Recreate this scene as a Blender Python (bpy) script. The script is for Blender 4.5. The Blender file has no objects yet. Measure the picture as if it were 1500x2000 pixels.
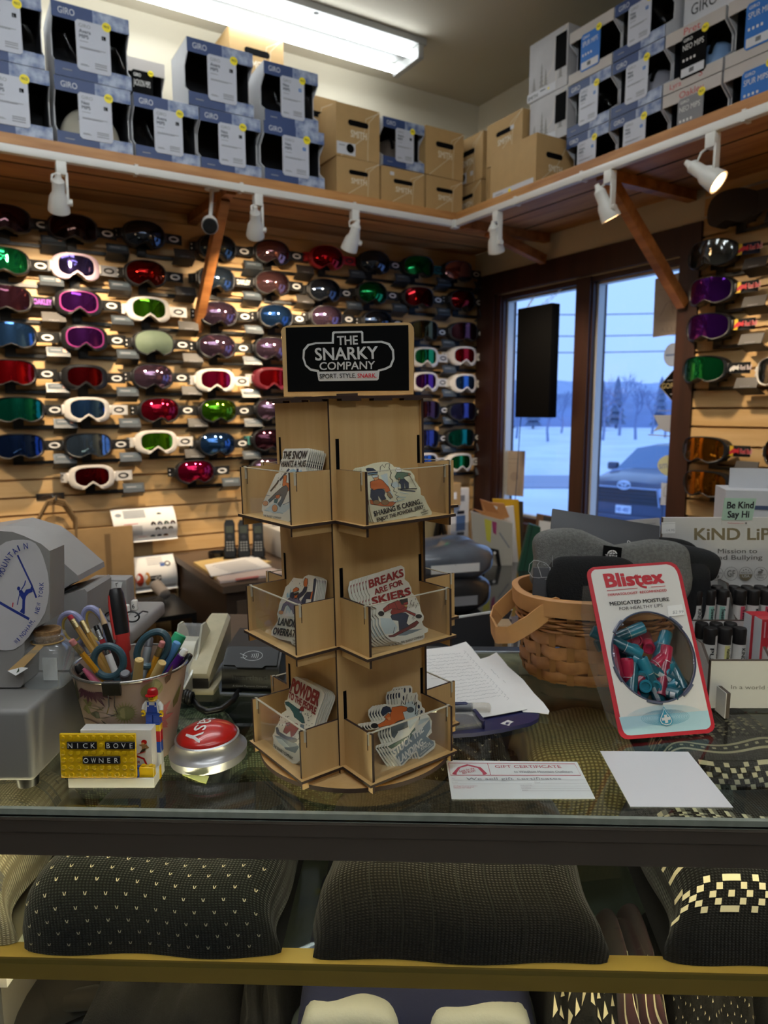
import bpy, bmesh, math, random
from mathutils import Vector as V, Matrix as MX
PI = math.pi; sc = bpy.context.scene; COL = sc.collection
random.seed(7)
# ---------------------------------------------------------------- camera, world, exposure
F = 1380.0; PIT = math.atan(198 / F); CP, SP = math.cos(PIT), math.sin(PIT); CZ = 1.37
cam = bpy.data.cameras.new('camera'); co = bpy.data.objects.new('camera', cam); COL.objects.link(co)
cam.sensor_fit = 'VERTICAL'; cam.sensor_height = 36; cam.lens = F * 36 / 2000
co.location = (0,0, CZ); co.rotation_euler = (PI / 2 - PIT,0,0)
cam.dof.use_dof = True; cam.dof.focus_distance = 0.78; cam.dof.aperture_fstop = cam.lens / 3.2
cam.clip_start = .01; cam.clip_end = 900
sc.camera = co
sc.view_settings.view_transform = 'Standard'; sc.view_settings.look = 'None'
sc.view_settings.gamma = 1; sc.view_settings.use_curve_mapping = False
EXPOSURE = 0.35; sc.view_settings.exposure = EXPOSURE
TUBE = 17.0; SPOT = 34.0; SKY = 1.3; CASE = 18.0
sc.cycles.use_denoising = True
try: sc.cycles.denoiser = 'OPENIMAGEDENOISE'
except Exception: pass
sc.cycles.max_bounces = 9; sc.cycles.diffuse_bounces = 4; sc.cycles.glossy_bounces = 4
sc.cycles.transparent_max_bounces = 24; sc.cycles.sample_clamp_indirect = 4.0
sc.cycles.caustics_reflective = False; sc.cycles.caustics_refractive = False
w = bpy.data.worlds.new('dusk_sky'); sc.world = w; w.use_nodes = True
bg = w.node_tree.nodes['Background']; bg.inputs[1].default_value = SKY
def _world():
    nt = w.node_tree; tc = nt.nodes.new('ShaderNodeTexCoord'); sp = nt.nodes.new('ShaderNodeSeparateXYZ')
    r = nt.nodes.new('ShaderNodeValToRGB'); nt.links.new(tc.outputs['Generated'], sp.inputs[0]); nt.links.new(sp.outputs[2], r.inputs[0])
    r.color_ramp.elements[0].color = (.27,.45,.88,1); r.color_ramp.elements[0].position = 0.0
    r.color_ramp.elements[1].color = (.31,.53,.98,1); r.color_ramp.elements[1].position = .35
    nt.links.new(r.outputs[0], bg.inputs[0])
_world()
# ---------------------------------------------------------------- rays and the room frame
def ray(x, y):
    dy = 1000 - y
    return V((x - 750, F * CP + dy * SP, dy * CP - F * SP))
CAMP = V((0,0, CZ))
def hit(x, y, o, n):
    r = ray(x, y); o = V(o); n = V(n)
    return CAMP + r * ((o - CAMP).dot(n) / r.dot(n))
def atz(x, y, z): return hit(x, y,(0,0, z),(0,0,1))
AL = math.radians(31.2); AR = AL - PI / 2
dL = V((math.cos(AL), math.sin(AL),0)); dR = V((math.sin(AL),-math.cos(AL),0)); CR = V((.526,4.228,0))
def UV(u, v, z=0): return CR - dL * u + dR * v + V((0,0, z))    # u along the slatted wall from the corner, v along the window wall
def onv(x, y, v): return hit(x, y, UV(0, v), dR)
def onu(x, y, u): return hit(x, y, UV(u,0), dL)
def uvof(p): q = V(p) - CR; return -q.dot(dL), q.dot(dR)
# ---------------------------------------------------------------- materials
def lin(h):
    h = h.lstrip('#'); o = []
    for i in (0,2,4):
        c = int(h[i:i + 2],16) / 255; o.append(c / 12.92 if c <= .04045 else ((c + .055) / 1.055) ** 2.4)
    return (*o,1)
_M = {}
def PM(name, hexc, rough=.55, metal=0.0, noise=0.0, nscale=40, bump=0.0, bscale=200, stretch=(1,1,1), coat=0, spec=.5, emit=0, hex2=None, sheen=0):
    if name in _M: return _M[name]
    m = bpy.data.materials.new(name); m.use_nodes = True; nt = m.node_tree; b = nt.nodes['Principled BSDF']
    b.inputs['Base Color'].default_value = lin(hexc); b.inputs['Roughness'].default_value = rough; b.inputs['Metallic'].default_value = metal
    b.inputs['Coat Weight'].default_value = coat; b.inputs['Specular IOR Level'].default_value = spec
    if sheen: b.inputs['Sheen Weight'].default_value = sheen
    if emit: b.inputs['Emission Color'].default_value = lin(hexc); b.inputs['Emission Strength'].default_value = emit
    if noise or bump:
        tc = nt.nodes.new('ShaderNodeTexCoord'); mp = nt.nodes.new('ShaderNodeMapping'); mp.inputs['Scale'].default_value = stretch
        nt.links.new(tc.outputs['Object'], mp.inputs[0])
    if noise:
        n = nt.nodes.new('ShaderNodeTexNoise'); n.inputs['Scale'].default_value = nscale; n.inputs['Detail'].default_value = 4; nt.links.new(mp.outputs[0], n.inputs['Vector'])
        r = nt.nodes.new('ShaderNodeValToRGB'); c = lin(hexc)
        d = lin(hex2) if hex2 else tuple(k * (1 - noise) for k in c[:3]) + (1,)
        r.color_ramp.elements[0].color = d; r.color_ramp.elements[1].color = c
        r.color_ramp.elements[0].position = .35; r.color_ramp.elements[1].position = .65
        nt.links.new(n.outputs['Fac'], r.inputs[0]); nt.links.new(r.outputs[0], b.inputs['Base Color'])
    if bump:
        n2 = nt.nodes.new('ShaderNodeTexNoise'); n2.inputs['Scale'].default_value = bscale; n2.inputs['Detail'].default_value = 2; nt.links.new(mp.outputs[0], n2.inputs['Vector'])
        bp = nt.nodes.new('ShaderNodeBump'); bp.inputs['Strength'].default_value = bump; bp.inputs['Distance'].default_value = .002
        nt.links.new(n2.outputs['Fac'], bp.inputs['Height']); nt.links.new(bp.outputs[0], b.inputs['Normal'])
    _M[name] = m; return m
def GLASS(name, tint=(1,1,1), rough=.02, ior=1.45, refl=1.0, haze=0.0):
    if name in _M: return _M[name]
    m = bpy.data.materials.new(name); m.use_nodes = True; nt = m.node_tree; nt.nodes.clear()
    o = nt.nodes.new('ShaderNodeOutputMaterial'); t = nt.nodes.new('ShaderNodeBsdfTransparent'); g = nt.nodes.new('ShaderNodeBsdfGlossy'); x = nt.nodes.new('ShaderNodeMixShader'); f = nt.nodes.new('ShaderNodeFresnel')
    t.inputs[0].default_value = (*tint,1); g.inputs['Roughness'].default_value = rough; g.inputs[0].default_value = (refl, refl, refl,1); f.inputs[0].default_value = ior
    ge = nt.nodes.new('ShaderNodeNewGeometry'); mu = nt.nodes.new('ShaderNodeMath'); mu.operation = 'MULTIPLY'; iv = nt.nodes.new('ShaderNodeMath'); iv.operation = 'SUBTRACT'; iv.inputs[0].default_value = 1
    nt.links.new(ge.outputs['Backfacing'], iv.inputs[1]); nt.links.new(f.outputs[0], mu.inputs[0]); nt.links.new(iv.outputs[0], mu.inputs[1]); nt.links.new(mu.outputs[0], x.inputs[0]); nt.links.new(t.outputs[0], x.inputs[1]); nt.links.new(g.outputs[0], x.inputs[2])
    last = x
    if haze:
        d = nt.nodes.new('ShaderNodeBsdfDiffuse'); d.inputs[0].default_value = (.8,.8,.8,1); y = nt.nodes.new('ShaderNodeMixShader'); y.inputs[0].default_value = haze
        nt.links.new(x.outputs[0], y.inputs[1]); nt.links.new(d.outputs[0], y.inputs[2]); last = y
    nt.links.new(last.outputs[0], o.inputs[0]); _M[name] = m; return m
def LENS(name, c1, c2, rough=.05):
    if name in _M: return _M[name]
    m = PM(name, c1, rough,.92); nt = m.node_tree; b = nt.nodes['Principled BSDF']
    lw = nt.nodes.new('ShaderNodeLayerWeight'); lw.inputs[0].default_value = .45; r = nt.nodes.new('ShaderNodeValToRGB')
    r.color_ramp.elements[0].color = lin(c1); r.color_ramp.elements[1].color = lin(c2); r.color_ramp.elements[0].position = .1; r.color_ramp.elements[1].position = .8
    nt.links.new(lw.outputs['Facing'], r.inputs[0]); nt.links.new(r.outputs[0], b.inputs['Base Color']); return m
def WOOD(name, h1, h2, rough=.5, stretch=(1,12,12), nscale=3.0, coat=0.0):
    if name in _M: return _M[name]
    return PM(name, h1, rough,0,.3, nscale,.08,60, stretch, coat, hex2=h2)
def KNIT(name, hexc, hex2, scale=260, rough=.95, st=(1,1.4,1)):
    if name in _M: return _M[name]
    m = PM(name, hexc, rough, spec=.15, sheen=.15); nt = m.node_tree; b = nt.nodes['Principled BSDF']
    tc = nt.nodes.new('ShaderNodeTexCoord'); mp = nt.nodes.new('ShaderNodeMapping'); mp.inputs['Scale'].default_value = st; nt.links.new(tc.outputs['UV'], mp.inputs[0])
    a = nt.nodes.new('ShaderNodeTexWave'); a.wave_type = 'BANDS'; a.bands_direction = 'X'; a.inputs['Scale'].default_value = scale; a.inputs['Distortion'].default_value = .6; a.inputs['Detail Scale'].default_value = 3
    c = nt.nodes.new('ShaderNodeTexWave'); c.wave_type = 'BANDS'; c.bands_direction = 'Y'; c.inputs['Scale'].default_value = scale; c.inputs['Distortion'].default_value = .6
    for k in (a, c): nt.links.new(mp.outputs[0], k.inputs['Vector'])
    mu = nt.nodes.new('ShaderNodeMath'); mu.operation = 'MULTIPLY'; nt.links.new(a.outputs['Fac'], mu.inputs[0]); nt.links.new(c.outputs['Fac'], mu.inputs[1])
    r = nt.nodes.new('ShaderNodeValToRGB'); r.color_ramp.elements[0].color = lin(hex2); r.color_ramp.elements[1].color = lin(hexc); r.color_ramp.elements[1].position = .7
    nt.links.new(mu.outputs[0], r.inputs[0]); nt.links.new(r.outputs[0], b.inputs['Base Color'])
    bp = nt.nodes.new('ShaderNodeBump'); bp.inputs['Strength'].default_value = .7; bp.inputs['Distance'].default_value = .0015
    nt.links.new(mu.outputs[0], bp.inputs['Height']); nt.links.new(bp.outputs[0], b.inputs['Normal']); return m
# ---------------------------------------------------------------- text outlines
_T = {}
def glyphs(s, bold=0.0):
    k = s
    if k in _T: return _T[k]
    c = bpy.data.curves.new('lettering', 'FONT'); c.body = s; c.resolution_u = 3; c.size = 1
    o = bpy.data.objects.new('lettering', c); me = bpy.data.meshes.new_from_object(o)
    vs = [v.co.copy() for v in me.vertices]; fs = [tuple(p.vertices) for p in me.polygons]
    bpy.data.objects.remove(o); bpy.data.curves.remove(c); bpy.data.meshes.remove(me)
    x0 = min(v.x for v in vs); x1 = max(v.x for v in vs)
    _T[k] = (vs, fs, x0, max(x1 - x0,1e-4)); return _T[k]
CAPH = max(v.y for v in glyphs('H')[0])
# ---------------------------------------------------------------- mesh builder
class MB:
    def __init__(s): s.v = []; s.f = []; s.m = []; s.mats = []; s.uv = None
    def mi(s, m):
        if m not in s.mats: s.mats.append(m)
        return s.mats.index(m)
    def add(s, vs, fs, mat, M=None):
        b = len(s.v); i = s.mi(mat)
        s.v += [tuple(M @ V(p)) for p in vs] if M else [tuple(p) for p in vs]
        s.f += [tuple(b + k for k in f) for f in fs]; s.m += [i] * len(fs)
    def box(s, x0, x1, y0, y1, z0, z1, mat, M=None, bev=0.0, seg=2):
        if bev:
            bm = bmesh.new(); bmesh.ops.create_cube(bm, size=1)
            for v in bm.verts: v.co = V(((x0 + x1) / 2 + v.co.x * (x1 - x0),(y0 + y1) / 2 + v.co.y * (y1 - y0),(z0 + z1) / 2 + v.co.z * (z1 - z0)))
            bmesh.ops.bevel(bm, geom=list(bm.edges), offset=bev, segments=seg, profile=.5, affect='EDGES')
            bm.verts.index_update(); s.add([v.co for v in bm.verts],[[v.index for v in f.verts] for f in bm.faces], mat, M); bm.free(); return
        vs = [(x, y, z) for z in (z0, z1) for y in (y0, y1) for x in (x0, x1)]
        s.add(vs,[(0,2,3,1),(4,5,7,6),(0,1,5,4),(2,6,7,3),(0,4,6,2),(1,3,7,5)], mat, M)
    def prism(s, poly, z0, z1, mat, M=None, matside=None):
        n = len(poly)
        if sum(poly[i][0] * poly[(i + 1) % n][1] - poly[(i + 1) % n][0] * poly[i][1] for i in range(n)) < 0: poly = poly[::-1]
        vs = [(x, y, z0) for x, y in poly] + [(x, y, z1) for x, y in poly]
        s.add(vs,[tuple(range(n))[::-1], tuple(range(n,2 * n))], mat, M)
        s.add(vs,[(i,(i + 1) % n, n + (i + 1) % n, n + i) for i in range(n)], matside or mat, M)
    def flat(s, poly, z, mat, M=None):
        n = len(poly)
        if sum(poly[i][0] * poly[(i + 1) % n][1] - poly[(i + 1) % n][0] * poly[i][1] for i in range(n)) < 0: poly = poly[::-1]
        s.add([(x, y, z) for x, y in poly],[tuple(range(n))], mat, M)
    def lathe(s, prof, n, mat, M=None):
        vs = []; fs = []
        for r, z in prof:
            for i in range(n): a = 2 * PI * i / n; vs.append((r * math.cos(a), r * math.sin(a), z))
        for j in range(len(prof) - 1):
            for i in range(n): k = (i + 1) % n; fs.append((j * n + i, j * n + k, j * n + n + k, j * n + n + i))
        if prof[0][0] > 1e-5: fs.append(tuple(range(n))[::-1])
        if prof[-1][0] > 1e-5: b = (len(prof) - 1) * n; fs.append(tuple(range(b, b + n)))
        s.add(vs, fs, mat, M)
    def cyl(s, p0, p1, r0, mat, r1=None, n=14, M=None):
        p0 = V(p0); p1 = V(p1); d = p1 - p0; q = d.to_track_quat('Z', 'Y').to_matrix().to_4x4(); q.translation = p0
        s.lathe([(r0,0),(r0 if r1 is None else r1, d.length)], n, mat,(M @ q) if M else q)
    def rod(s, p0, p1, prof, mat, n=14, M=None):     # prof: (t, r) along p0..p1
        p0 = V(p0); p1 = V(p1); d = p1 - p0; q = d.to_track_quat('Z', 'Y').to_matrix().to_4x4(); q.translation = p0
        s.lathe([(r, t * d.length) for t, r in prof], n, mat,(M @ q) if M else q)
    def tube(s, pts, r, mat, n=8, M=None, closed=False, flat=1.0):
        pts = [V(p) for p in pts]; N = len(pts); vs = []; fs = []
        up = None
        for i, p in enumerate(pts):
            a = pts[i - 1] if (i or closed) else p; b = pts[(i + 1) % N] if (i < N - 1 or closed) else p
            t = (b - a).normalized()
            if up is None: up = V((0,0,1)) if abs(t.z) < .9 else V((1,0,0))
            sd = t.cross(up).normalized(); up = sd.cross(t).normalized(); rr = r[i] if isinstance(r,(list, tuple)) else r
            for k in range(n): c = 2 * PI * k / n; vs.append(p + sd * math.cos(c) * rr + up * math.sin(c) * rr * flat)
        for i in range(N if closed else N - 1):
            j = (i + 1) % N
            for k in range(n): l = (k + 1) % n; fs.append((i * n + k, i * n + l, j * n + l, j * n + k))
        if not closed: fs += [tuple(range(n))[::-1], tuple(range((N - 1) * n, N * n))]
        s.add(vs, fs, mat, M)
    def grid(s, fn, nu, nv, mat, M=None, cu=False):
        vs = [fn(i / nu, j / nv) for j in range(nv + 1) for i in range(nu + 1)]
        fs = [(j * (nu + 1) + i, j * (nu + 1) + i + 1,(j + 1) * (nu + 1) + i + 1,(j + 1) * (nu + 1) + i) for j in range(nv) for i in range(nu)]
        s.add(vs, fs, mat, M)
    def text(s, t, O, X, Y, mat, bold=.012, M=None):     # O start of the baseline, X the whole width, Y the capital height
        vs, fs, x0, wd = glyphs(t, bold); O = V(O); X = V(X); Y = V(Y)
        bo = min(bold,.05); sh = [(0,0)] if bold < .008 else [(-bo * .8,-bo * .6),(bo * .8, bo * .6),(-bo * .8, bo * .6),(bo * .8,-bo * .6)]     # heavier strokes: the outline doubled in thin layers
        N = X.cross(Y).normalized() * 2.2e-5
        for k,(i, j) in enumerate(sh): s.add([O + N * k + X * ((p.x - x0 + i) / wd) + Y * ((p.y + j) / CAPH) for p in vs], fs, mat, M)
    def tline(s, t, x, y, h, z, mat, wd=None, align='L', M=None, bold=.012):   # upright line of text in the local XY plane
        _, _, _, gw = glyphs(t, bold); wd = wd or gw * h / CAPH * .95
        x -= wd / 2 if align == 'C' else (wd if align == 'R' else 0)
        s.text(t,(x, y, z),(wd,0,0),(0, h,0), mat, bold, M)
    def build(s, name, parent=None, loc=None, rot=None, ang=35, smooth=True):
        me = bpy.data.meshes.new(name); me.from_pydata(s.v,[], s.f)
        for m in s.mats: me.materials.append(m)
        me.polygons.foreach_set('material_index', s.m)
        if s.uv:
            l = me.uv_layers.new(name='UVMap')
            for lp in me.loops: l.data[lp.index].uv = s.uv[lp.vertex_index]
        if smooth:
            me.polygons.foreach_set('use_smooth',[True] * len(s.f))
            me.set_sharp_from_angle(angle=math.radians(ang))
        me.update()
        o = bpy.data.objects.new(name, me); COL.objects.link(o)
        if parent: o.parent = parent
        if loc is not None: o.location = loc
        if rot is not None: o.rotation_euler = rot if hasattr(rot, '__len__') else (0,0, rot)
        return o
def tag(o, label, cat, group=None):
    o['label'] = label; o['category'] = cat
    if group: o['group'] = group
    return o
def thing(name, label, cat, loc=(0,0,0), rot=0, group=None):
    o = bpy.data.objects.new(name, None); COL.objects.link(o); o.empty_display_size = .02
    o.location = loc; o.rotation_euler = rot if hasattr(rot, '__len__') else (0,0, rot)
    return tag(o, label, cat, group)
def struct(o, label=None): o['kind'] = 'structure'; return o
def copytree(root):
    r = root.copy(); COL.objects.link(r)
    for ch in root.children:
        c = ch.copy(); COL.objects.link(c); c.parent = r
        for g in ch.children: d = g.copy(); COL.objects.link(d); d.parent = c
    return r
FR = MX.Rotation(PI / 2,4, 'X')           # local XY drawing -> faces -Y
def T3(x, y, z): return MX.Translation((x, y, z))
class Pl:                                  # a real plane in the room: origin, right, up
    def __init__(s, o, ex, ey): s.o = V(o); s.ex = V(ex).normalized(); s.ey = V(ey).normalized(); s.n = s.ex.cross(s.ey)
    def px(s, x, y): q = hit(x, y, s.o, s.n) - s.o; return (q.dot(s.ex), q.dot(s.ey))
    def rot(s): return MX((s.ex, s.ey, s.n)).transposed().to_euler()
    def obj(s, name, label, cat, group=None): return thing(name, label, cat, s.o, s.rot(), group)
def stroke(pts, wd):
    L = []; R = []
    for i, p in enumerate(pts):
        a = pts[max(i - 1,0)]; b = pts[min(i + 1, len(pts) - 1)]; dx, dy = b[0] - a[0], b[1] - a[1]; l = math.hypot(dx, dy) or 1
        L.append((p[0] - dy / l * wd / 2, p[1] + dx / l * wd / 2)); R.append((p[0] + dy / l * wd / 2, p[1] - dx / l * wd / 2))
    return L, R
def art(mb, pl, zm, items, z=.0004, dz=.00008):      # drawing printed on a plane
    x0, y0, k = zm; P = lambda p: pl.px(x0 + p[0] / k, y0 + p[1] / k)
    for it in items:
        t, mat = it[0], it[1]
        if t == 'p': mb.flat([P(p) for p in it[2]], z, mat)
        elif t == 'e':
            cx, cy, rx, ry = it[2:6]; a = math.radians(it[6]) if len(it) > 6 else 0
            mb.flat([P((cx + rx * math.cos(q) * math.cos(a) - ry * math.sin(q) * math.sin(a), cy + rx * math.cos(q) * math.sin(a) + ry * math.sin(q) * math.cos(a))) for q in [2 * PI * i / 20 for i in range(20)]], z, mat)
        elif t == 'l':
            L, R = stroke(it[2], it[3]); L = [P(p) for p in L]; R = [P(p) for p in R]; n = len(L)
            mb.add([(*p, z) for p in L + R],[(i, i + 1, n + i + 1, n + i) for i in range(n - 1)], mat)
        elif t == 't':
            a, b, c = P(it[3]), P(it[4]), P(it[5]); bold = it[6] if len(it) > 6 else .015
            mb.text(it[2],(*a, z),(b[0] - a[0], b[1] - a[1],0),(c[0] - a[0], c[1] - a[1],0), mat, bold); z += .00008
        z += dz
    return z
ORD = ['', 'first', 'second', 'third', 'fourth', 'fifth', 'sixth', 'seventh', 'eighth', 'ninth', 'tenth']
# common materials
WHITE = PM('white_plastic', '#e6e4df',.4); BLACK = PM('black_plastic', '#0c0c0d',.35); PAPER = PM('white_paper', '#e9e8e6',.7, noise=.03, nscale=30)
INK = PM('black_ink', '#15151a',.6); GREYINK = PM('grey_ink', '#8b8b90',.6); STEEL = PM('chrome_steel', '#b9bbbd',.18,1.0); DARKG = PM('dark_grey_plastic', '#2b2c2f',.45)
YEL = PM('yellow_sticker', '#f0dc1e',.5); REDI = PM('red_ink', '#c3263a',.5); MATBLK = PM('matte_black', '#030304',.85, spec=.12)
# ================================================================ room shell
ZC = 3.05; UM, VM = 5.6,5.4
CREAM = PM('cream_paint', '#d3cbb6',.75, noise=.04, nscale=3); CEILM = PM('ceiling_paint', '#cdc6b4',.8, noise=.03, nscale=2)
SLATW = WOOD('slat_wood', '#d6b27e', '#c9a26b',.5,(1.2,14,14),2.2); FLOORM = WOOD('floor_wood', '#5d554c', '#4a433b',.5,(1,9,1),2)
BROWN = WOOD('dark_brown_wood', '#3a2018', '#2a1610',.45,(10,10,1),2); PINE = WOOD('pine_board', '#c08b52', '#a06a38',.5,(1.5,12,12),2.4)
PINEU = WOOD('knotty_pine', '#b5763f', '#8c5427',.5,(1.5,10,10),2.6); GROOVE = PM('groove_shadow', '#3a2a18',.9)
def slats(mb, x0, x1, z0, z1, t=.018, gap=.009):
    zs = [.705 + .075 * k for k in range(-9,22)]
    pts = [(-t, z0)]
    for g in zs:
        if z0 + .02 < g < z1 - .02: pts += [(-t, g - gap / 2),(-.004, g - gap / 2 - .002),(-.004, g + gap / 2 + .004),(-t, g + gap / 2)]
    pts.append((-t, z1)); n = len(pts)
    mb.add([(x0, y, z) for y, z in pts] + [(x1, y, z) for y, z in pts],[(i, n + i, n + i + 1, i + 1) for i in range(n - 1)], SLATW)
    mb.box(x0, x1,-.004,0, z0, z1, SLATW)
def leftobj(mb, name, **k): return mb.build(name, None, UV(0,0),(0,0, AL), **k)     # local x = -u, local y = -v
def rightobj(mb, name, **k): return mb.build(name, None, UV(0,0),(0,0, AR), **k)    # local x = v, local y = -u ... room side is -y
m = MB(); slats(m,-UM,0,0,2.245); struct(leftobj(m, 'wall_left', smooth=False))
m = MB(); m.box(-UM,0,0,.12,0, ZC, CREAM); m.box(-UM,0,-.006,0,2.28, ZC, CREAM); struct(leftobj(m, 'wall_left_upper', smooth=False))
WZ0, WZ1, V0, V1 = .74,2.0,.20,1.40
m = MB(); m.box(0, V0,0,.12,0, ZC, CREAM); m.box(V0, V1,0,.12,0, WZ0, CREAM); m.box(V0, V1,0,.12, WZ1, ZC, CREAM); m.box(V1, VM,0,.12,0, ZC, CREAM)
m.box(.02, VM,-.012,0,2.118,2.245, CREAM); struct(rightobj(m, 'wall_right', smooth=False))
m = MB(); slats(m,1.478, VM,0,2.245); struct(rightobj(m, 'wall_right_slats', smooth=False))
DIM = PM('dim_panelling', '#7d776e',.7, noise=.3, nscale=4); m = MB(); m.box(-UM - .12,-UM,-VM,.12,0, ZC, DIM); struct(leftobj(m, 'wall_far', smooth=False))
m = MB(); m.box(-UM,.12,-VM - .12,-VM,0, ZC, DIM); struct(leftobj(m, 'wall_behind', smooth=False))
m = MB(); m.box(-UM - .1,.1,-VM - .1,.1,-.08,0, FLOORM); struct(leftobj(m, 'floor', smooth=False))
m = MB(); m.box(-UM - .1,.1,-VM - .1,.1, ZC, ZC + .08, CEILM); struct(leftobj(m, 'ceiling', smooth=False))
# window
m = MB()
m.box(.055,.20,-.026,.02,.70,2.118, BROWN); m.box(1.385,1.478,-.03,.02,.0,2.118, BROWN); m.box(.20,1.385,-.026,.02,2.005,2.118, BROWN); m.box(.20,1.385,-.04,.02,.70,.765, BROWN)
for a, b, c, d in ((.195,.25, WZ0, WZ1),(.785,.895, WZ0, WZ1),(1.375,1.40, WZ0, WZ1)): m.box(a, b,.005,.10, c, d, BROWN); m.box(a + .01, b - .01,-.008,.02, c, d, BROWN)
m.box(.2,1.4,.003,.1,1.975, WZ1 + .01, BROWN); m.box(.2,1.4,.005,.1, WZ0 - .01,.79, BROWN)
wf = struct(rightobj(m, 'window_1', smooth=False))
ALU = PM('pale_aluminium', '#b9b9b4',.4,.3); PANE = GLASS('window_glass',(.97,.98,1),.01,1.35)
for i,(a, b) in enumerate(((.25,.785),(.895,1.375))):
    p = MB()
    for x in (a, b - .012): p.box(x, x + .012,.03,.07,.79,1.975, ALU)
    p.box(a, b,.03,.07,1.963,1.975, ALU); p.box(a, b,.03,.07,.79,.802, ALU)
    f = p.build('window_frame', wf, smooth=False)
    g = MB(); g.add([(a + .01,.055,.8),(b - .01,.055,.8),(b - .01,.055,1.965),(a + .01,.055,1.965)],[(0,1,2,3)], PANE); g.build('window_pane', f, smooth=False)
# the shelf that runs round both walls
m = MB(); S1, S0 = 2.28,2.245
m.box(-UM + .1,-.03,-.57,0, S0, S1, PINE)
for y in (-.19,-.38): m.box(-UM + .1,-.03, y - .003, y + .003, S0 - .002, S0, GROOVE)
m.box(-UM + .1,-.57,-.575,-.54,2.232, S0, PINEU)
sh = tag(leftobj(m, 'pine_shelf', smooth=False), 'long pine shelf stacked with navy helmet boxes above the slatted goggle wall', 'shelf')
m = MB(); m.box(.572, VM - .1,-.57,-.001, S0, S1, PINE)
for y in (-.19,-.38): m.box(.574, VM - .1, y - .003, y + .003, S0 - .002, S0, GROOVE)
m.box(.577, VM - .1,-.575,-.54,2.232, S0, PINEU)
tag(rightobj(m, 'pine_shelf', smooth=False), 'pine shelf carrying boxes over the window and red-logo goggles', 'shelf')
def brace(label, side, at, top, bot):
    t = thing('shelf_brace', label, 'wooden brace', UV(0,0),(0,0, AL if side == 'L' else AR), 'timber braces under the shelf')
    x = -at if side == 'L' else at; m = MB(); a, b = V((x,-top[0], top[1])), V((x,-bot[0], bot[1])); d = (b - a).normalized(); nrm = V((0, d.z,-d.y)) * .022
    vs = [q + nrm * s + V((k * .019,0,0)) for q in (a, b) for s in (-1,1) for k in (-1,1)]
    m.add(vs,[(0,1,3,2),(4,6,7,5),(0,4,5,1),(2,3,7,6),(0,2,6,4),(1,5,7,3)], PINEU); m.build('diagonal_strut', t, smooth=False)
    m = MB(); m.box(x - .02, x + .02,-.55,-.02,2.205, S0 - .001, PINEU); m.build('joist', t, smooth=False)
brace('diagonal timber brace on the goggle wall beside the white security camera', 'L',1.645,(.47,2.21),(.03,1.74))
brace('diagonal timber brace crossing the window beside the brown post', 'R',1.42,(.50,2.21),(.04,1.80))
brace('short timber brace under the shelf corner by the window', 'R',.60,(.4,2.21),(.04,2.12))
# track rail with spot heads
t = thing('lighting_track', 'white lighting track running along the front edge of both shelves', 'track light',(0,0,0))
WPAINT = PM('white_track_paint', '#d9d7d0',.35)
m = MB(); m.box(-UM + .3,-.60,-.603,-.5765,2.208,2.236, WPAINT, None,.004); m.build('rail', t, UV(0,0),(0,0, AL))
m = MB(); m.box(.60, VM - .3,-.603,-.5765,2.208,2.236, WPAINT, None,.004); m.build('rail', t, UV(0,0),(0,0, AR))
m = MB(); m.box(-.612,-.5775,-.614,-.5775,2.2,2.238, WPAINT, None,.006)
m.build('corner_connector', t, UV(0,0),(0,0, AL))
for k,(x, y) in enumerate([(265,336),(470,371),(690,408),(1010,398),(1140,350),(1458,230)]):
    m = MB(); m.box(-.006,.006,-.017,.016,-.016,.018, WPAINT); p = onv(x, y,.585) if x < 885 else onu(x, y,.585); p.z = 2.222
    m.build('rail_clip', t, p,(0,0, AL if x < 885 else AR))
BULB = PM('warm_bulb', '#ffc98a',.3, emit=9)
def spot(px, py, side, label, aim, tilt, energy=1.0):
    p = onv(px, py,.588) if side == 'L' else onu(px, py,.588); p.z = 2.205
    t = thing('track_spotlight', label, 'spotlight', p,(0,0, AL if side == 'L' else AR), 'white spot heads on the lighting track')
    m = MB(); m.box(-.017,.017,-.016,.016,-.04,.004, WPAINT, None,.003); m.build('adapter', t)
    m = MB(); m.box(.012,.02,-.012,.012,-.135,-.03, WPAINT, None,.002); m.cyl((.008,0,-.125),(.03,0,-.125),.011, WPAINT); m.build('yoke_arm', t)
    d = V((math.sin(aim) * math.cos(tilt), math.cos(aim) * math.cos(tilt),-math.sin(tilt))); c = V((-.012,0,-.115))
    m = MB(); m.rod(c - d * .085, c + d * .045,[(0,.008),(.12,.011),(.2,.02),(.5,.021),(.62,.03),(.95,.036),(1,.036),(.97,.031)], WPAINT,18)
    m.tube([(-.005,0,-.03),(-.03,-.01,-.045),(-.034,-.02,-.07), c - d * .08],.004, WPAINT,6); lh = m.build('lamp_housing', t)
    m = MB(); m.rod(c + d * .02, c + d * .044,[(0,.012),(.5,.026),(1,.029),(1.02,0.0001)], BULB,16); m.build('bulb', lh)
    L = bpy.data.lights.new('spot_beam', 'SPOT'); L.energy = SPOT * energy; L.color = (1,.78,.52); L.spot_size = math.radians(105); L.spot_blend = .8; L.shadow_soft_size = .025
    lo = bpy.data.objects.new('spot_beam', L); COL.objects.link(lo); lo.parent = t; lo.location = c + d * .055; lo.rotation_euler = d.to_track_quat('-Z', 'Y').to_euler()
R_ = math.radians
spot(118,318, 'L', 'white spot head over the goggles at the far end from the window', R_(5), R_(50),1.5)
spot(503,383, 'L', 'white spot head beside the security camera and timber brace', R_(20), R_(40))
spot(692,414, 'L', 'white spot head above the red framed goggles', R_(-5), R_(55),1.2)
spot(972,416, 'R', 'white spot head nearest the shelf corner over the window', R_(-35), R_(60),.7)
spot(1192,336, 'R', 'white spot head beside the brace that crosses the window', R_(25), R_(62),.7)
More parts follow.
